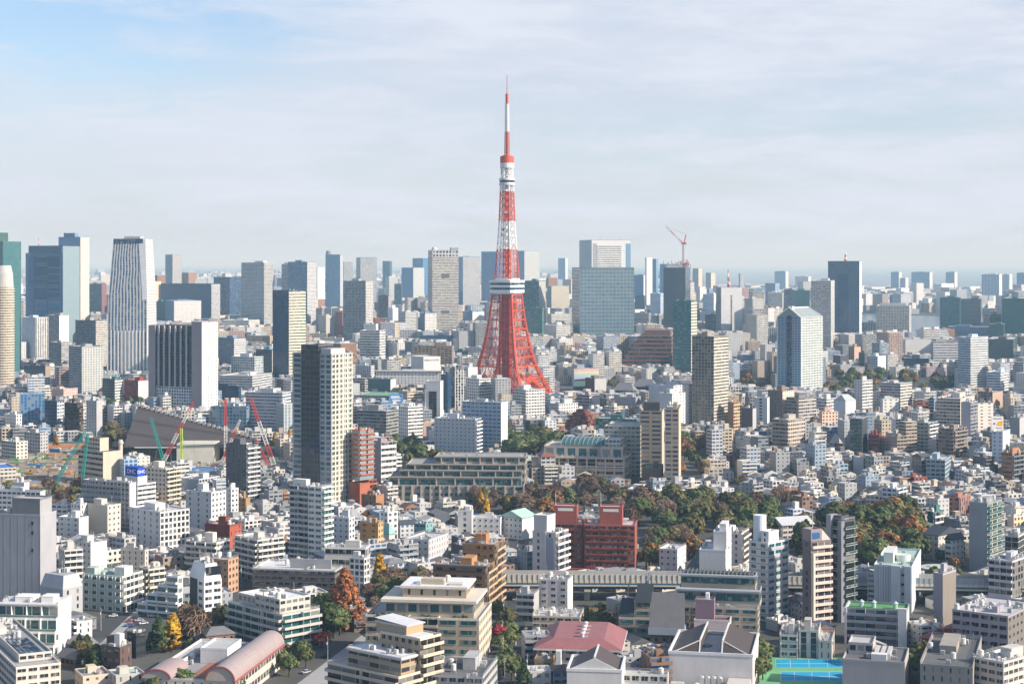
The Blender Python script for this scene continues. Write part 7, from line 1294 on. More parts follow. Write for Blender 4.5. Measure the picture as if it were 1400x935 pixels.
for x0, x1, y0, y1, n, kinds, (h0, h1), where in GROVES:
    ks = kinds.split(); k = 0; t = 0
    while k < n and t < n * 12:
        t += 1; px, py = rng.uniform(x0, x1), rng.uniform(y0, y1); x, y, _ = at(px, py)
        if near_foot(x, y, 2.5) or any(abs(x - a[0].location.x) < h0 * .22 and abs(y - a[0].location.y) < h0 * .3 for a in TREES): continue
        tree(rng.choice(ks), x, y, rng.uniform(h0, h1), rng.uniform(.95, 1.25), where); k += 1
    EXC.append((x0 - 3, x1 + 3, y0, y1 + 2)); FOOT.append(([(9e5, 9e5)] * 3, y1 - (6 if y1 < 640 else 0), x0, x1, gy(y1)))
for kind, px, py, h, wd, lb in (('cone', 472, 862, 29, 1.25, 'tallest russet red cone shaped tree standing alone left of the large beige block'), ('ginkgo', 236, 890, 16.5, 1.3, 'bright yellow ginkgo column between two dark conifers, lower left'), ('pine', 217, 892, 16, .95, 'tall dark conifer left of the yellow ginkgo column'), ('pine', 250, 886, 15, .9, 'dark conifer right of the yellow ginkgo column'), ('bare', 260, 884, 18, 1.1, 'tall pale bare tree beside the yellow ginkgo, lower left'), ('ginkgo', 519, 806, 19, 1.0, 'tall yellow ginkgo beside the ochre slim block'), ('ginkgo', 550, 806, 9, 1.1, 'short yellow ginkgo in the dark courtyard'), ('bare', 536, 806, 12, 1.5, 'wide reddish bare tree between two yellow ginkgos'), ('red', 682, 880, 9, 1.3, 'crimson maple beside the large beige apartment block'), ('red', 440, 885, 7, 1.5, 'crimson maple below the tallest russet cone tree'), ('red', 1236, 772, 7, 1.0, 'crimson maple at the foot of the wooded hill'), ('ginkgo', 366, 880, 7, 1.2, 'small yellow ginkgo on the grey green terrace'), ('olive', 1262, 924, 15, 1.25, 'golden brown round tree by the curved concrete building'), ('broad', 1243, 930, 13, 1.3, 'dark green round tree left of the golden brown one'), ('pine', 716, 948, 12, 1.0, 'dark conifer by the narrow street at the bottom edge'), ('broad', 252, 955, 12, 1.2, 'bushy green tree in front of the barrel roofs'), ('broad', 212, 960, 11, 1.2, 'green tree at the bottom edge left of the barrel roofs'), ('pine', 132, 916, 11, 1.6, 'broad dark evergreen in front of the dark brick villa'), ('broad', 316, 955, 11, 1.2, 'green tree under the red barrel roof'), ('ginkgo', 376, 610, 13, 1.2, 'first of three yellow ginkgos behind the red and white crane'), ('ginkgo', 388, 610, 11, 1.2, 'middle of three yellow ginkgos behind the red and white crane'), ('ginkgo', 396, 609, 15, 1.1, 'last and tallest of three yellow ginkgos by the tall cream grid tower'), ('ginkgo', 77, 610, 11, 1.2, 'lone yellow ginkgo at the back of the building site'), ('broad', 1079, 695, 10, 1.2, 'lone dark green tree among the low houses on the slope'), ('ginkgo', 694, 702, 11, 1.3, 'yellow ginkgo beside the mint roofed house'), ('bare', 716, 702, 14, 1.4, 'pinkish bare tree behind the mint roofed house')):
    x, y, _ = at(px, py); tree(kind, x, y, h, wd, label=lb); FOOT.append(([(9e5, 9e5)] * 3, py, px - 6, px + 6, y)); FOOT.append(([(x - 3, y - 3), (x + 3, y - 3), (x + 3, y + 3), (x - 3, y + 3)], 2000, 0, 0, 0))
ORD = ['nearest', 'second', 'third', 'fourth', 'fifth', 'sixth', 'seventh', 'eighth', 'ninth', 'tenth', 'eleventh', 'twelfth', 'thirteenth', 'fourteenth', 'fifteenth', 'sixteenth', 'seventeenth', 'eighteenth', 'nineteenth', 'twentieth']
def nth(n): return '%d%s' % (n, 'th' if 10 < n % 100 < 14 else {1: 'st', 2: 'nd', 3: 'rd'}.get(n % 10, 'th'))
def label_trees():
    d = {}
    for t in TREES:
        if not t[5]: d.setdefault((t[1], t[2]), []).append(t)
    for (k, w), L in d.items():
        L.sort(key=lambda t: t[3])
        for i, t in enumerate(L):
            od = '' if len(L) == 1 else ', %s from left' % nth(i + 1)
            t[0]['label'] = TNAME[k][1] + od + ' ' + w; t[0]['group'] = 'trees ' + w
label_trees()
# ---- building site and cranes ---------------------------------------------------------------------------
sheet('construction_ground', g2((-20, 618), (40, 606), (150, 606), (172, 640), (150, 672), (-20, 676)), .04, flat('bare_earth', (.31, .25, .185), .95, .55, .12))
sheet('construction_ground', g2((205, 646), (205, 632), (390, 626), (392, 646)), .04, flat('site_concrete', (.34, .31, .27), .95, .4, .08))
EXC += [(-30, 160, 606, 676), (200, 395, 624, 648)]
TEAL, LIME, CR_R, CR_W = (.02, .30, .25), (.40, .55, .06), (.55, .05, .035), (.72, .70, .66)
def lattice(name, par, p, q, w0, w1, cols, nseg=5, bw=.28):
    p, q = Vector(p), Vector(q); d = (q - p); L = d.length; d.normalize(); a = d.cross(Vector((0, 1, 0))).normalized(); c = d.cross(a); k = 4 * nseg
    for s in range(nseg):
        m = MB()
        for i in range(4):
            t0, t1 = (s * 4 + i) / k, (s * 4 + i + 1) / k; A = []
            for t in (t0, t1): w = (w0 + (w1 - w0) * t) / 2; o = p + d * L * t; A.append([o + a * w + c * w, o - a * w + c * w, o - a * w - c * w, o + a * w - c * w])
            for j in range(4): m.bar(A[0][j], A[1][j], bw); m.bar(A[0][j], A[1][(j + 1) % 4], bw * .7); m.bar(A[0][(j + 1) % 4], A[1][j], bw * .6)
        m.build(name, METAL, par, col=cols[s % len(cols)])
def crawler(px, py, tx, ty, cols, body, label, w=2.4, nseg=5):
    x, y, _ = at(px, py); mm = y / F; o = empty('crawler_crane', label, 'crane', (x, y, 0)); side = 1 if tx >= px else -1; tip = ((tx - px) * mm, -2.0, H + (HZ - ty) * mm)
    for s in (-1, 1): m = MB(); m.box(-4, 4, s * 2.6 - .6, s * 2.6 + .6, 0, 1.5); m.build('track', METAL, o, col=(.05, .05, .05))
    m = MB(); m.box(-5 * side, 2.5 * side, -2, 2, 1.6, 4.2); m.build('body', METAL, o, col=body); m = MB(); m.box(2.6 * side, 4.4 * side, -2.2, -.5, 1.8, 4.4); m.build('cab', METAL, o, col=body); m = MB(); m.box(-6.6 * side, -5 * side, -2, 2, 1.6, 4.6); m.build('counterweight', METAL, o, col=(.2, .2, .2))
    lattice('jib', o, (1.5 * side, 0, 3.2), tip, w, w * .55, cols, nseg); m = MB(); m.bar((-4 * side, 0, 4.2), (-3 * side, 0, 15), .4); m.bar((-3 * side, 0, 15), tip, .12); m.bar((-5 * side, 0, 4.2), (-3 * side, 0, 15), .2); m.bar(tip, (tip[0] + 1.0 * side, tip[1], 8), .1); m.build('stay_cable', METAL, o, col=(.12, .12, .12))
    FOOT.append(([(x - 7, y - 5), (x + 7, y - 5), (x + 7, y + 5), (x - 7, y + 5)], py - 3, min(px, tx), max(px, tx), y)); return o
crawler(72, 668, 118, 588, [TEAL], TEAL, 'teal crawler crane with long jib leaning right, over the building site', nseg=6); crawler(108, 672, 121, 592, [TEAL], TEAL, 'teal crawler crane with a steep jib right of the leaning teal crane', nseg=6)
crawler(219, 640, 265, 549, [CR_W, CR_R, CR_W, CR_R], (.1, .3, .25), 'red and white jib crane leaning right before the dark pyramid roofed hall', 3.0, 6); crawler(228, 642, 207, 571, [TEAL], TEAL, 'teal crane leaning left behind the red and white jib crane'); crawler(311, 640, 309, 546, [CR_R, CR_W, CR_W, CR_R, CR_R], CR_R, 'upright red and white crane right of the dark pyramid roofed hall', 2.6, 5); crawler(299, 642, 329, 573, [CR_W, CR_R], CR_R, 'shorter red and white crane leaning right beside the upright crane')
crawler(379, 646, 343, 543, [CR_W, CR_R, CR_W, CR_W, CR_R, CR_R], (.4, .5, .08), 'longest red and white crane leaning left beside the tall cream grid tower', 3.2, 6); crawler(372, 648, 350, 600, [CR_R], CR_R, 'short red crane leaning left below the longest red and white crane'); crawler(869, 835, 889, 781, [(.03, .20, .45), (.5, .55, .6)], (.03, .2, .45), 'blue crane in front of the expressway barrier', 1.7, 4)
def rig():
    x, y, _ = at(248, 646); o = empty('drilling_rig', 'lime green drilling rig with an upright mast beside the dark pyramid roofed hall', 'rig', (x, y, 0)); lattice('mast', o, (0, 0, 1), (0, 0, 36), 1.6, 1.4, [LIME], 4, .35); m = MB(); m.box(-3, 3, -2, 2, .8, 3.6); m.build('body', METAL, o, col=LIME); m = MB(); m.bar((0, 0, 34), (7, 0, 2), .3); m.build('stay', METAL, o, col=LIME); m = MB(); m.box(-3.5, 3.5, -2.6, 2.6, 0, .8); m.build('track', METAL, o, col=(.05, .05, .05))
rig()
def tower_crane(base, tip, back, z0, label, c1=(.55, .06, .06)):
    o = empty('tower_crane', label, 'crane', base); h = z0; lattice('mast', o, (0, 0, 0), (0, 0, h), 3, 3, [(.15, .2, .3), c1], 3, .6); lattice('jib', o, (0, 0, h), tip, 2.8, 1.6, [c1, (.7, .45, .45)], 4, .5); m = MB(); m.box(-4, 7, -2.5, 2.5, h - 2, h + 3); m.build('machinery_deck', METAL, o, col=c1); lattice('back_frame', o, (2, 0, h + 2), back, 2, 1.4, [c1], 2, .8); m = MB(); m.bar(back, tip, .5); m.build('stay_cable', METAL, o, col=(.3, .3, .3)); return o
mm = CT.m; q = CT.w(CT.wr * .5, CT.wl * .22); tower_crane((q[0], q[1], CT.h), (-24 * mm, 0, CT.zz(309) - CT.h), (4 * mm, 0, CT.zz(320) - CT.h), CT.zz(333) - CT.h, 'red tower crane with a raised jib on top of the dark tower under construction'); q = CT.w(CT.wr * .5, CT.wl * .1)
o = tower_crane((q[0], q[1], CT.h - 4), (-11 * mm, 0, 16), (2 * mm, 0, 22), 12, 'lower red crane folded among the steel on the dark tower under construction')
for px, py, w, c, lb in ((55, 640, 6, (.04, .2, .5), 'blue site container in the middle of the building site'), (86, 640, 7, (.5, .5, .48), 'grey site container right of the blue container'), (22, 652, 7, (.62, .6, .55), 'white site container near the blue roofed hut'), (128, 652, 6, (.02, .28, .6), 'bright blue tarpaulin covered stack beside the cream banded block'), (75, 618, 8, (.04, .16, .4), 'dark blue cabin at the back of the building site')):
    x, y, _ = at(px, py); o = empty('site_container', lb, 'container', (x, y, 0), rng.uniform(-.4, .4)); m = MB(); m.box(-w / 2, w / 2, -1.3, 1.3, .15, 2.8); m.build('shell', METAL, o, col=c); m = MB(); m.box(-w / 2 + .3, -w / 2 + 1.3, -1.36, -1.3, .2, 2.3); m.build('door', METAL, o, col=tuple(v * .6 for v in c)); m = MB(); m.box(-w / 2 - .08, w / 2 + .08, -1.38, 1.38, 2.8, 2.95); m.build('roof', METAL, o, col=tuple(min(.8, v * 1.3) for v in c))
for px, py, c, s, lb in ((48, 630, (.12, .42, .08), 1, 'light green excavator on the left of the building site'), (64, 627, (.12, .42, .08), -1, 'light green excavator facing left in the building site'), (40, 648, (.5, .25, .03), 1, 'orange excavator near the front of the building site'), (92, 628, (.5, .3, .04), -1, 'yellow orange excavator under the teal cranes')):
    x, y, _ = at(px, py); o = empty('excavator', lb, 'excavator', (x, y, 0)); [MB().box(-2.2, 2.2, k * 1.3 - .35, k * 1.3 + .35, 0, .9).build('track', METAL, o, col=(.05, .05, .05)) for k in (-1, 1)]; MB().box(-2.4, 1.2, -1.3, 1.3, 1, 2.2).build('body', METAL, o, col=c); MB().box(.2, 1.8, -1.3, -.2, 2.2, 3.4).build('cab', GLASS, o); m = MB(); m.bar((1.2 * s, .3, 1.8), (4.2 * s, .3, 5), .5); m.bar((4.2 * s, .3, 5), (6.4 * s, .3, 2.2), .4); m.build('boom', METAL, o, col=c); MB().box(5.8 * s if s > 0 else -7, 7 if s > 0 else 5.8 * s, -.3, .9, 1.2, 2.3).build('bucket', METAL, o, col=(.1, .1, .1))
x, y, _ = at(95, 612); o = empty('site_barrier', 'orange mesh barrier along the back of the building site', 'barrier', (x, y, 0), .15); m = MB(); m.box(-28, 28, -.1, .1, .3, 2.2); m.build('mesh_panel', PAINT, o, col=(.6, .2, .06)); m = MB(); [m.box(-28 + i * 4, -27.8 + i * 4, -.2, -.1, 0, 2.3) for i in range(15)]; m.build('posts', METAL, o, col=(.4, .4, .4))
def debris():
    r = random.Random(21); m = MB()
    for i in range(420):
        px, py = (r.uniform(0, 150), r.uniform(610, 668)) if i < 300 else (r.uniform(215, 385), r.uniform(628, 644)); x, y, _ = at(px, py); k = r.random(); c = r.choice([(.30, .22, .15), (.45, .35, .25), (.35, .35, .34), (.55, .54, .5), (.12, .12, .12), (.5, .2, .06), (.05, .15, .35), (.1, .3, .12)])
        if near_foot(x, y, 1): continue
        if k < .35: h = r.uniform(.6, 2.2); m.cyl(x, y, 0, h, r.uniform(1.5, 5), .3, 7, 0, r.choice([(.30, .22, .15), (.36, .27, .18), (.24, .19, .14)]))
        else: w, d = r.uniform(.6, 5), r.uniform(.5, 2); m.box(x - w, x + w, y - d, y + d, 0, r.uniform(.3, 2.2), 0, c)
    o = m.build('site_debris', ROOFA); tag(o, 'earth mounds, planks and stacked materials strewn over the building site', 'debris', None, 'stuff')
debris()
# ---- white arch bridge far off ----
def bridge():
    x, y, _ = at(461, 447); q = y / F; o = empty('arch_bridge', 'small white arched bridge of thin ribs by the far park', 'bridge', (x, y, 0), R(-20)); 
    for s in (-6, 6):
        m = MB(); pr = None
        for i in range(15):
            t = i / 14; p = (-9 * q + 18 * q * t, s, 8 + 20 * math.sin(math.pi * t * .55 + .2))
            if pr: m.bar(pr, p, 2.2)
            if i % 2: m.bar(p, (p[0], s, 8), 1.0)
            pr = p
        m.build('arch_rib', PAINT, o, col=(.78, .78, .77))
    MB().box(-9 * q, 9 * q, -7, 7, 6, 8).build('deck', PAINT, o, col=(.6, .6, .6)); [MB().box(k * 8 * q - 2, k * 8 * q + 2, -5, 5, 0, 6).build('pier', PAINT, o, col=(.5, .5, .5)) for k in (-1, 0, 1)]
bridge()
# ---- cars -------------------------------------------------------------------------------------------------
def car_proto():
    o = empty('parked_car', None, 'car', (0, 0, 0)); m = MB(); m.box(-2.1, 2.1, -.85, .85, .35, .85); m.face([(-2.1, -.85, .85), (-1.2, -.8, .98), (-1.2, .8, .98), (-2.1, .85, .85)][::-1]); m.face([(1.5, -.8, .98), (2.1, -.85, .85), (2.1, .85, .85), (1.5, .8, .98)]); bd = m.build('body', METAL, o)
    m = MB(); b0 = [(-1.3, -.8, .86), (1.6, -.8, .86), (1.6, .8, .86), (-1.3, .8, .86)]; t0 = [(-.7, -.65, 1.42), (1.1, -.65, 1.42), (1.1, .65, 1.42), (-.7, .65, 1.42)]
    for i in range(4): j = (i + 1) % 4; m.face([b0[i], b0[j], t0[j], t0[i]])
    m.build('windows', GLASS, o); m = MB(); m.face([(p[0], p[1], 1.43) for p in t0]); m.box(-.7, 1.1, -.65, .65, 1.425, 1.46); m.build('car_roof', METAL, o)
    def wh():
        w = MB(); w.cyl(0, 0, -.1, .1, .33, .33, 12); w.face([(.33 * math.cos(-6.283 * i / 12), .33 * math.sin(-6.283 * i / 12), -.1) for i in range(12)]); return w.mesh('wheel', [PAINT])
    for a in (-1.35, 1.35):
        for e in (-.82, .82): w = link('wheel', cached('wheel', wh), o, (a, e, .33), col=(.02, .02, .02)); w.rotation_euler = (R(90), 0, 0)
    return o
cars = [(155, 843, .3, 'w', 'white car parked before the pale green office'), (208, 843, .2, 'w', 'white van like car parked under the stepped glass wing'), (178, 850, .5, 'r', 'dark red car in the parking lot'), (184, 846, .5, 'k', 'black car in the parking lot behind the red one'), (176, 856, .5, 'b', 'blue car at the front of the parking lot'), (196, 853, .6, 'w', 'white car at the right of the parking lot'), (190, 849, .5, 's', 'silver car in the middle of the parking lot'), (702, 905, 1.57, 'w', 'white car on the narrow street by the conifer'), (701, 860, 1.57, 'k', 'black car on the narrow street below the white towers'), (715, 758, 1.3, 'w', 'white delivery car where the narrow street nears the zigzag white tower'), (418, 920, .9, 's', 'silver car on the pale driveway'), (445, 898, .9, 'k', 'black car on the pale driveway'), (1004, 720, 1.5, 'w', 'white car in the dark street on the slope'), (172, 880, .4, 's', 'silver car beside the dark brick villa'), (330, 905, .9, 'w', 'white car on the paving below the grey green terraced apartments'), (478, 882, .9, 'r', 'red car at the far end of the pale driveway'), (703, 820, 1.57, 's', 'silver car on the narrow street near the maple')]
cp = car_proto(); cc = dict(w=(.72, .72, .72), r=(.3, .03, .03), k=(.03, .03, .035), b=(.03, .12, .4), s=(.45, .46, .47))
for i, (px, py, rz, c, lb) in enumerate(cars):
    o = cp if i == 0 else copy_tree(cp); x, y, _ = at(px, py); o.location = (x, y, .09); o.rotation_euler = (0, 0, rz); o['label'] = lb; o['group'] = 'parked cars'
    for ch in o.children:
        if ch.name.startswith(('body', 'car_roof')): ch.color = (*cc[c], 1)
# ---- the many low houses and blocks in between -------------------------------------------------------------
PALW = [((.62, .61, .59), 'white', 26), ((.62, .59, .53), 'off-white', 16), ((.60, .51, .40), 'cream', 11), ((.40, .33, .26), 'beige', 7), ((.44, .45, .46), 'pale-grey', 18), ((.28, .29, .30), 'grey', 10), ((.12, .12, .13), 'charcoal', 3), ((.30, .17, .11), 'brown', 4), ((.42, .30, .25), 'pinkish', 2), ((.30, .10, .07), 'brick-red', 1), ((.34, .42, .50), 'bluish', 4)]
PALR = [((.42, .42, .42), 'flat', 20), ((.60, .61, .62), 'flat', 14), ((.28, .28, .29), 'flat', 12), ((.16, .33, .22), 'green', 1), ((.42, .52, .47), 'mint', 1), ((.36, .32, .27), 'flat', 5)]
PALT = [((.09, .095, .105), 'dark-tiled', 5), ((.22, .22, .225), 'grey-tiled', 5), ((.15, .10, .08), 'brown-tiled', 3), ((.30, .10, .07), 'red-tiled', 1), ((.12, .19, .30), 'blue-tiled', 1), ((.45, .45, .45), 'pale-sheet', 2)]
def pick(P, r):
    t = r.random() * sum(p[2] for p in P)
    for p in P:
        t -= p[2]
        if t <= 0: return p
    return P[-1]
FOOT.append(([(9e5, 9e5)] * 3, 461, 1178, 1345, 4066)); FOOT.append(([(9e5, 9e5)] * 3, 390, 1015, 1420, 14000))
def allowed_h(x, y, w, h):
    """keep what stands behind in sight: lower the infill until its top stays under the visible foot of everything behind it"""
    px = px_of(x, y); hw = w * F / y * .6; top = py_of(y, h); lim = 0
    for poly, yb, a, c, Y in FOOT:
        k = 5 if y < 1500 else 11
        if Y > y + 3 and a - hw < px < c + hw and yb - k > top: top = yb - k
    return H - (top - HZ) * y / F
occ = {}
def free(x, y, r):
    i0, j0 = int(x // 20), int(y // 20)
    for i in range(i0 - 3, i0 + 4):
        for j in range(j0 - 3, j0 + 4):
            for (a, c, q) in occ.get((i, j), ()):
                if math.hypot(x - a, y - c) < q + r: return False
    return True
def gen():
    out = []; r = random.Random(11)
    zones = [(690, 1330, 12), (1330, 1900, 13), (1900, 2700, 21), (2700, 4300, 32)]
    for ya, yb_, cell in zones:
        n = int((yb_ - ya) / cell * 1.02) ; y = ya
        while y < yb_:
            x0, x1 = (-30 - 700) * y / F, (1430 - 700) * y / F; x = x0; row = int((y - ya) / cell)
            while x < x1:
                px = px_of(x, y); c = cell
                if y < 1100 and px < 690: c = cell * 1.25
                jx, jy = x + r.uniform(-.12, .12) * c, y + r.uniform(-.12, .12) * c
                x += c
                lane = (int((x - x0) / c) % 5 == 0) if y > 1330 else (int((x + 3000) / c) % 6 == 0)
                if lane and r.random() < .8: continue
                if row % 4 == 3 and r.random() < .35: continue
                py = py_of(jy, 0)
                if any(e[0] - 2 < px < e[1] + 2 and e[2] - 2 < py < e[3] + 2 for e in EXC): continue
                w, d = c * r.uniform(.74, .95), c * r.uniform(.72, .95)
                if near_foot(jx, jy, c * .55): continue
                t = r.random(); cl = noise.noise(Vector((jx / 140, jy / 140, 3.1)))
                if y < 1330: h = r.uniform(6, 9) if t < .62 - cl * .3 else r.uniform(9.5, 15)
                elif y < 1900: h = r.uniform(6.5, 10) if t < .34 - cl * .4 else r.uniform(10, 24) if t < .85 else r.uniform(24, 38)
                elif y < 2700: h = r.uniform(10, 22) if t < .4 else r.uniform(18, 48)
                else: h = r.uniform(14, 32) if t < .45 else r.uniform(28, 64) if t < .8 else r.uniform(60, 110)
                h = min(h, allowed_h(jx, jy, w, h))
                if h < 4.5: continue
                if y < 1500 and r.random() < (.16 if y < 1330 else .05):
                    for q in range(r.randint(1, 3)): gardens.append((jx + r.uniform(-.4, .4) * c, jy + r.uniform(-.4, .4) * c, r.uniform(4.5, 8.5), r.choice(['broad', 'olive', 'pine', 'broad', 'bare', 'rust'])))
                    continue
                ang = (R(30) if px < 640 else R(22)) + noise.noise(Vector((jx / 160, jy / 160, 0))) * .55 + r.uniform(-.03, .03)
                out.append((jx, jy, w, d, h, ang, r.random()))
            y += cell * (1.0 if y < 1900 else 1.15)
    return out
gardens = []; EXC.append((1165, 1350, 428, 466))
cand = gen()
cand.sort(key=lambda c: c[1])
FILLED = []
def fill_style(h, r, y):
    if h < 9.5: return r.choice(['punch', 'punch', 'wide', 'small', 'slot'])
    return r.choice(['punch', 'balc', 'balc', 'ribbon', 'wide', 'grid', 'small'])
nh = nb_ = 0; SM = [k for k in FM]; SMATS = [FM[k] for k in SM] + [ROOFA]
stuffs = {'house': MB(), 'block': MB()}
for (x, y, w, d, h, ang, s) in cand:
    r = random.Random(s); house = h < 9.5; wc, wn, _ = pick(PALW, r); jf = r.uniform(.72, 1.06); wc = tuple(v * jf for v in wc); st = fill_style(h, r, y); st2 = r.choice([st, 'blank', 'slot', 'small']); tl = r.random() < (.42 if house else .04)
    gc = r.choice([GL['grey'], GL['navy'], GL['blue'], GL['black']]); fh = 3.0; nf = max(1, round(h / fh)); bays = lambda q: max(1, round(q / 3.4)); rc, rn, _ = pick(PALT if tl else PALR, r)
    nfree = (nh < 300) if house else (nb_ < 300)
    ca, sa = math.cos(ang), math.sin(ang); cor = [(-w / 2, -d / 2), (w / 2, -d / 2), (w / 2, d / 2), (-w / 2, d / 2)]
    def body(m, tr, mi):
        for i in range(4):
            a, c = cor[i], cor[(i + 1) % 4]; n = bays(math.dist(a, c)); k = st if i % 2 == 0 else st2
            m.face([tr(*a, 0), tr(*c, 0), tr(*c, h), tr(*a, h)], mi(k), [(0, 0), (n, 0), (n, nf), (0, nf)], wc, gc)
    if nfree:
        mats = []
        def mi(k):
            if FM[k] not in mats: mats.append(FM[k])
            return mats.index(FM[k])
        nm = 'house' if house else 'city_block'; o = empty(nm, None, 'house' if house else 'apartments', (x, y, 0), ang, 'low houses between the landmarks' if house else 'small blocks between the landmarks')
        m = MB(); body(m, lambda a, c, z: (a, c, z), mi); m.build('walls', mats, o); P = type('P', (), {})(); P.root = o
        if tl: pitched(P, -w / 2, w / 2, -d / 2, d / 2, h, r.uniform(1.6, 2.8), rc, r.choice('xy'), r.choice([0, 0, .6, .9]), .45)
        else:
            m = MB(); m.face([(*c, h - .6) for c in cor], 0, None, rc); m.build('roof', ROOFA, o); e, t, z0, z1 = .06, .28, h - .65, h + .12; p = MB(); a, c = w / 2, d / 2
            p.box(-a - e, a + e, -c - e, -c + t, z0, z1); p.box(-a - e, a + e, c - t, c + e, z0, z1); p.box(-a - e, -a + t, -c + t, c - t, z0, z1); p.box(a - t, a + e, -c + t, c - t, z0, z1); p.build('parapet', PAINT, o, col=tuple(min(.78, v * 1.05) for v in wc))
            if w > 7 and r.random() < .75: q = MB(); a0, c0 = r.uniform(-w * .35, 0), r.uniform(-d * .3, .05 * d); q.box(a0, a0 + w * .32, c0, c0 + d * .3, h - .6, h + 2.1); q.build('stair_house', PAINT, o, col=tuple(min(.78, v * 1.02) for v in wc))
            for i in range(r.randint(2, 6) if y < 1100 else r.randint(1, 3) if y < 1600 else r.randint(0, 1)):
                me = r.choice([ac_mesh, ac_mesh, tank_mesh, duct_mesh])(); q = link(me.name.split('.')[0], me, o, (r.uniform(-w * .33, w * .33), r.uniform(-d * .33, d * .33), h - .6), r.choice((0, 1.571)), r.choice([(.5, .5, .5), (.62, .62, .6), (.34, .35, .36)])); q.scale = (.8, .8, .8)
        if not house and st == 'balc' and y < 1700:
            for k in range(1, nf):
                link('balcony', balcony_mesh(round(w * 2) / 2 - .5, 1.2, round(h / nf, 1), 2, False), o, (-w / 2 + .1, -d / 2, h * k / nf), 0, wc)
        elif house and y < 1250 and r.random() < .6: link('balcony', balcony_mesh(round(w) * .5, 1.1, 2.9, 1, r.random() < .3), o, (-w / 2 + .6, -d / 2, 2.7), 0, wc)
        FILLED.append((o, nm, wn, rn + '-roofed', px_of(x, y), py_of(y, h / 2), nf, y))
        if house: nh += 1
        else: nb_ += 1
    else:
        m = stuffs['house' if house else 'block']; tr = lambda a, c, z: (x + a * ca - c * sa, y + a * sa + c * ca, z)
        body(m, tr, lambda k: SM.index(k)); R_ = len(SM)
        if tl:
            k = 2.2; q = [tr(*c, h) for c in cor]; a, c = tr(0, -d / 2, h + k), tr(0, d / 2, h + k); m.face([q[1], q[2], c, a], R_, None, rc); m.face([q[3], q[0], a, c], R_, None, rc); m.face([q[0], q[1], a], R_, None, wc); m.face([q[2], q[3], c], R_, None, wc)
        else:
            m.face([tr(*c, h) for c in cor], R_, None, rc)
            if r.random() < .8:
                a0, c0 = r.uniform(-w * .35, 0), r.uniform(-d * .35, 0); z = h + r.uniform(2, 4.5); q = [(a0, c0), (a0 + w * .35, c0), (a0 + w * .35, c0 + d * .35), (a0, c0 + d * .35)]
                for i in range(4): m.face([tr(*q[i], h), tr(*q[(i + 1) % 4], h), tr(*q[(i + 1) % 4], z), tr(*q[i], z)], R_, None, wc)
                m.face([tr(*c, z) for c in q], R_, None, rc)
for k, nm in (('house', 'farther_houses'), ('block', 'farther_blocks')):
    if stuffs[k].f: o = stuffs[k].build(nm, SMATS); o['kind'] = 'stuff'; o['label'] = 'mass of low houses farther back between the towers' if k == 'house' else 'mass of small city blocks farther back between the towers'; o['category'] = 'city'
for x, y, h, k in gardens:
    h = min(h, allowed_h(x, y, 5, h))
    if h < 3.5: continue
    o = tree(k, x, y, h, 1.15); o.name = 'garden_tree'; o['group'] = 'garden trees between the houses'; FILLED.append((o, 'tree', 'small', TNAME[k][1][:-5], px_of(x, y), py_of(y, h / 2), 1, y))
def pole_at(px, py):
    def f(): m = MB(); m.cyl(0, 0, 0, 11, .17, .11, 6); m.bar((-1, 0, 10.2), (1, 0, 10.2), .14); m.bar((-.8, 0, 9.3), (.8, 0, 9.3), .12); return m.mesh('pole', [PAINT])
    def g(): m = MB(); m.cyl(0, .35, 7.6, 8.7, .3, .3, 8); return m.mesh('transformer', [PAINT])
    x, y, _ = at(px, py); o = empty('utility_pole', None, 'utility pole', (x, y, 0), rng.uniform(0, 3), 'utility poles along the lanes'); link('pole', cached('pole', f), o, col=(.38, .37, .35)); link('transformer', cached('transformer', g), o, col=(.45, .46, .47)); FILLED.append((o, 'pole', 'grey concrete', 'utility', px, py - 10, 1, y))
for px, py in ((690, 935), (688, 905), (687, 880), (689, 850), (721, 930), (719, 890), (377, 905), (165, 905), (138, 862), (448, 905), (1068, 905), (1090, 900), (1140, 905), (300, 850), (258, 845), (1014, 700), (1013, 660), (1178, 680), (1180, 650), (990, 700), (540, 790), (330, 800), (130, 830), (240, 800)): pole_at(px, py)
def label_fill():
    d = {}
    for f in FILLED:
        L = min(LAND, key=lambda l: math.hypot((l[0] - f[4]) / 1.0, (py_of(l[2], 12) - f[5]) * 1.6)); dx = f[4] - L[0]; dy = f[7] - L[2]
        side = 'in front of' if abs(dx) < 22 and dy < 0 else 'behind' if abs(dx) < 22 else 'left of' if dx < 0 else 'right of'
        d.setdefault((f[1], f[2], f[3], side, L[3]), []).append((math.hypot(dx, (py_of(L[2], 12) - f[5]) * 1.6), f))
    for (nm, wn, rn, side, L), fs in d.items():
        fs.sort(key=lambda t: t[0])
        for i, (_, f) in enumerate(fs):
            n = {'house': 'house', 'city_block': 'block'}.get(nm, nm); f[0]['label'] = '%s %s %s%s %s %s' % (wn, rn, n, '' if len(fs) == 1 else ', ' + (nth(i + 1) + '-' if i else '') + 'nearest one', side, L)
label_fill()
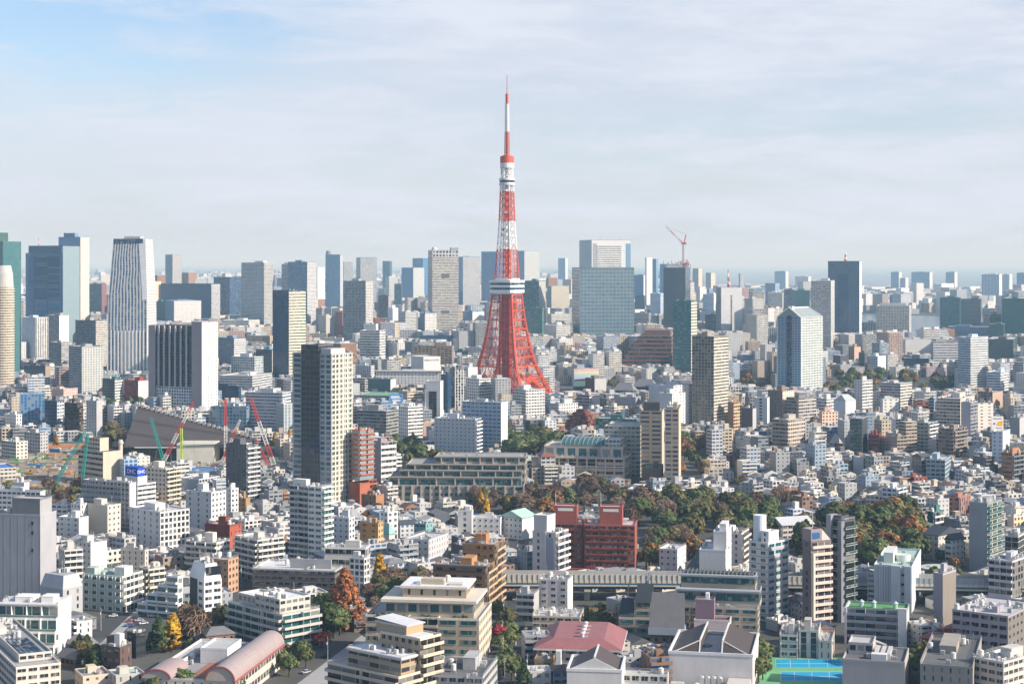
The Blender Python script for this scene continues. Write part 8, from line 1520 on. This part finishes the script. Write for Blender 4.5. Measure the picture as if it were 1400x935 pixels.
# ---- the far city ------------------------------------------------------------------------------------------------
def far():
    r = random.Random(5); m = MB(); nW = len(SM)
    wat = [g2((1150, 462), (1440, 465), (1440, 434), (1330, 431), (1150, 428)), g2((930, 391), (1500, 399), (1500, 362.5), (930, 362.5)), g2((600, 385.5), (930, 388), (930, 377), (600, 378))]
    N = 0
    for (y0, y1, n, hh, ww) in ((4300, 6500, 1700, (12, 85), (24, 46)), (6500, 11000, 2000, (8, 46), (25, 70)), (11000, 24000, 2600, (8, 60), (30, 120))):
        for i in range(n):
            y = y0 + (y1 - y0) * r.random() ** 1.2; px = r.uniform(-20, 1420); x = (px - 700) * y / F
            if any(inpoly((x, y), w) for w in wat) or near_foot(x, y, 25): continue
            h = r.uniform(*hh) * (1 if r.random() < .8 else 1.6); w, d = r.uniform(*ww), r.uniform(*ww)
            if y > 6500 and px > 950: h = min(h, 22)
            h = min(h, allowed_h(x, y, w, h))
            if h < 5: continue
            wc = pick(PALW, r)[0]; gc = GL['blue']; a = r.uniform(.2, .9); ca, sa = math.cos(a), math.sin(a); cor = [(x + p * ca - q * sa, y + p * sa + q * ca) for p, q in ((-w / 2, -d / 2), (w / 2, -d / 2), (w / 2, d / 2), (-w / 2, d / 2))]; k = SM.index(r.choice(['ribbon', 'punch', 'fins', 'blank', 'blank'])); nf = max(1, round(h / 4))
            for j in range(4): e, g = cor[j], cor[(j + 1) % 4]; nb = max(1, round(math.dist(e, g) / 5)); m.face([(*e, 0), (*g, 0), (*g, h), (*e, h)], k, [(0, 0), (nb, 0), (nb, nf), (0, nf)], wc, gc)
            m.face([(*p, h) for p in cor], nW, None, r.choice([(.5, .5, .5), (.62, .62, .62), (.3, .3, .3)]))
    o = m.build('far_city', SMATS); o['kind'] = 'stuff'; o['label'] = 'hazy mass of far city blocks along the horizon'; o['category'] = 'city'
far()
print('FILL', nh, nb_, len(cand))
# ---- the air --------------------------------------------------------------------------------------
def haze():
    m = bpy.data.materials.new('haze'); m.use_nodes = True; t = NT(m.node_tree)
    v = t.n('ShaderNodeVolumePrincipled'); v.inputs['Color'].default_value = (.46, .76, 1.0, 1); v.inputs['Absorption Color'].default_value = (.82, .95, 1, 1); v.inputs['Density'].default_value = HAZE_DENSITY; v.inputs['Anisotropy'].default_value = 0.0
    o = t.n('ShaderNodeOutputMaterial'); t.l(v.outputs[0], o.inputs['Volume'])
    m.cycles.homogeneous_volume = True if hasattr(m.cycles, 'homogeneous_volume') else None
    mb = MB(); mb.box(-61000, 61000, -300, 151000, -1.5, 415)
    ob = mb.build('haze', m); ob['kind'] = 'stuff'
haze()
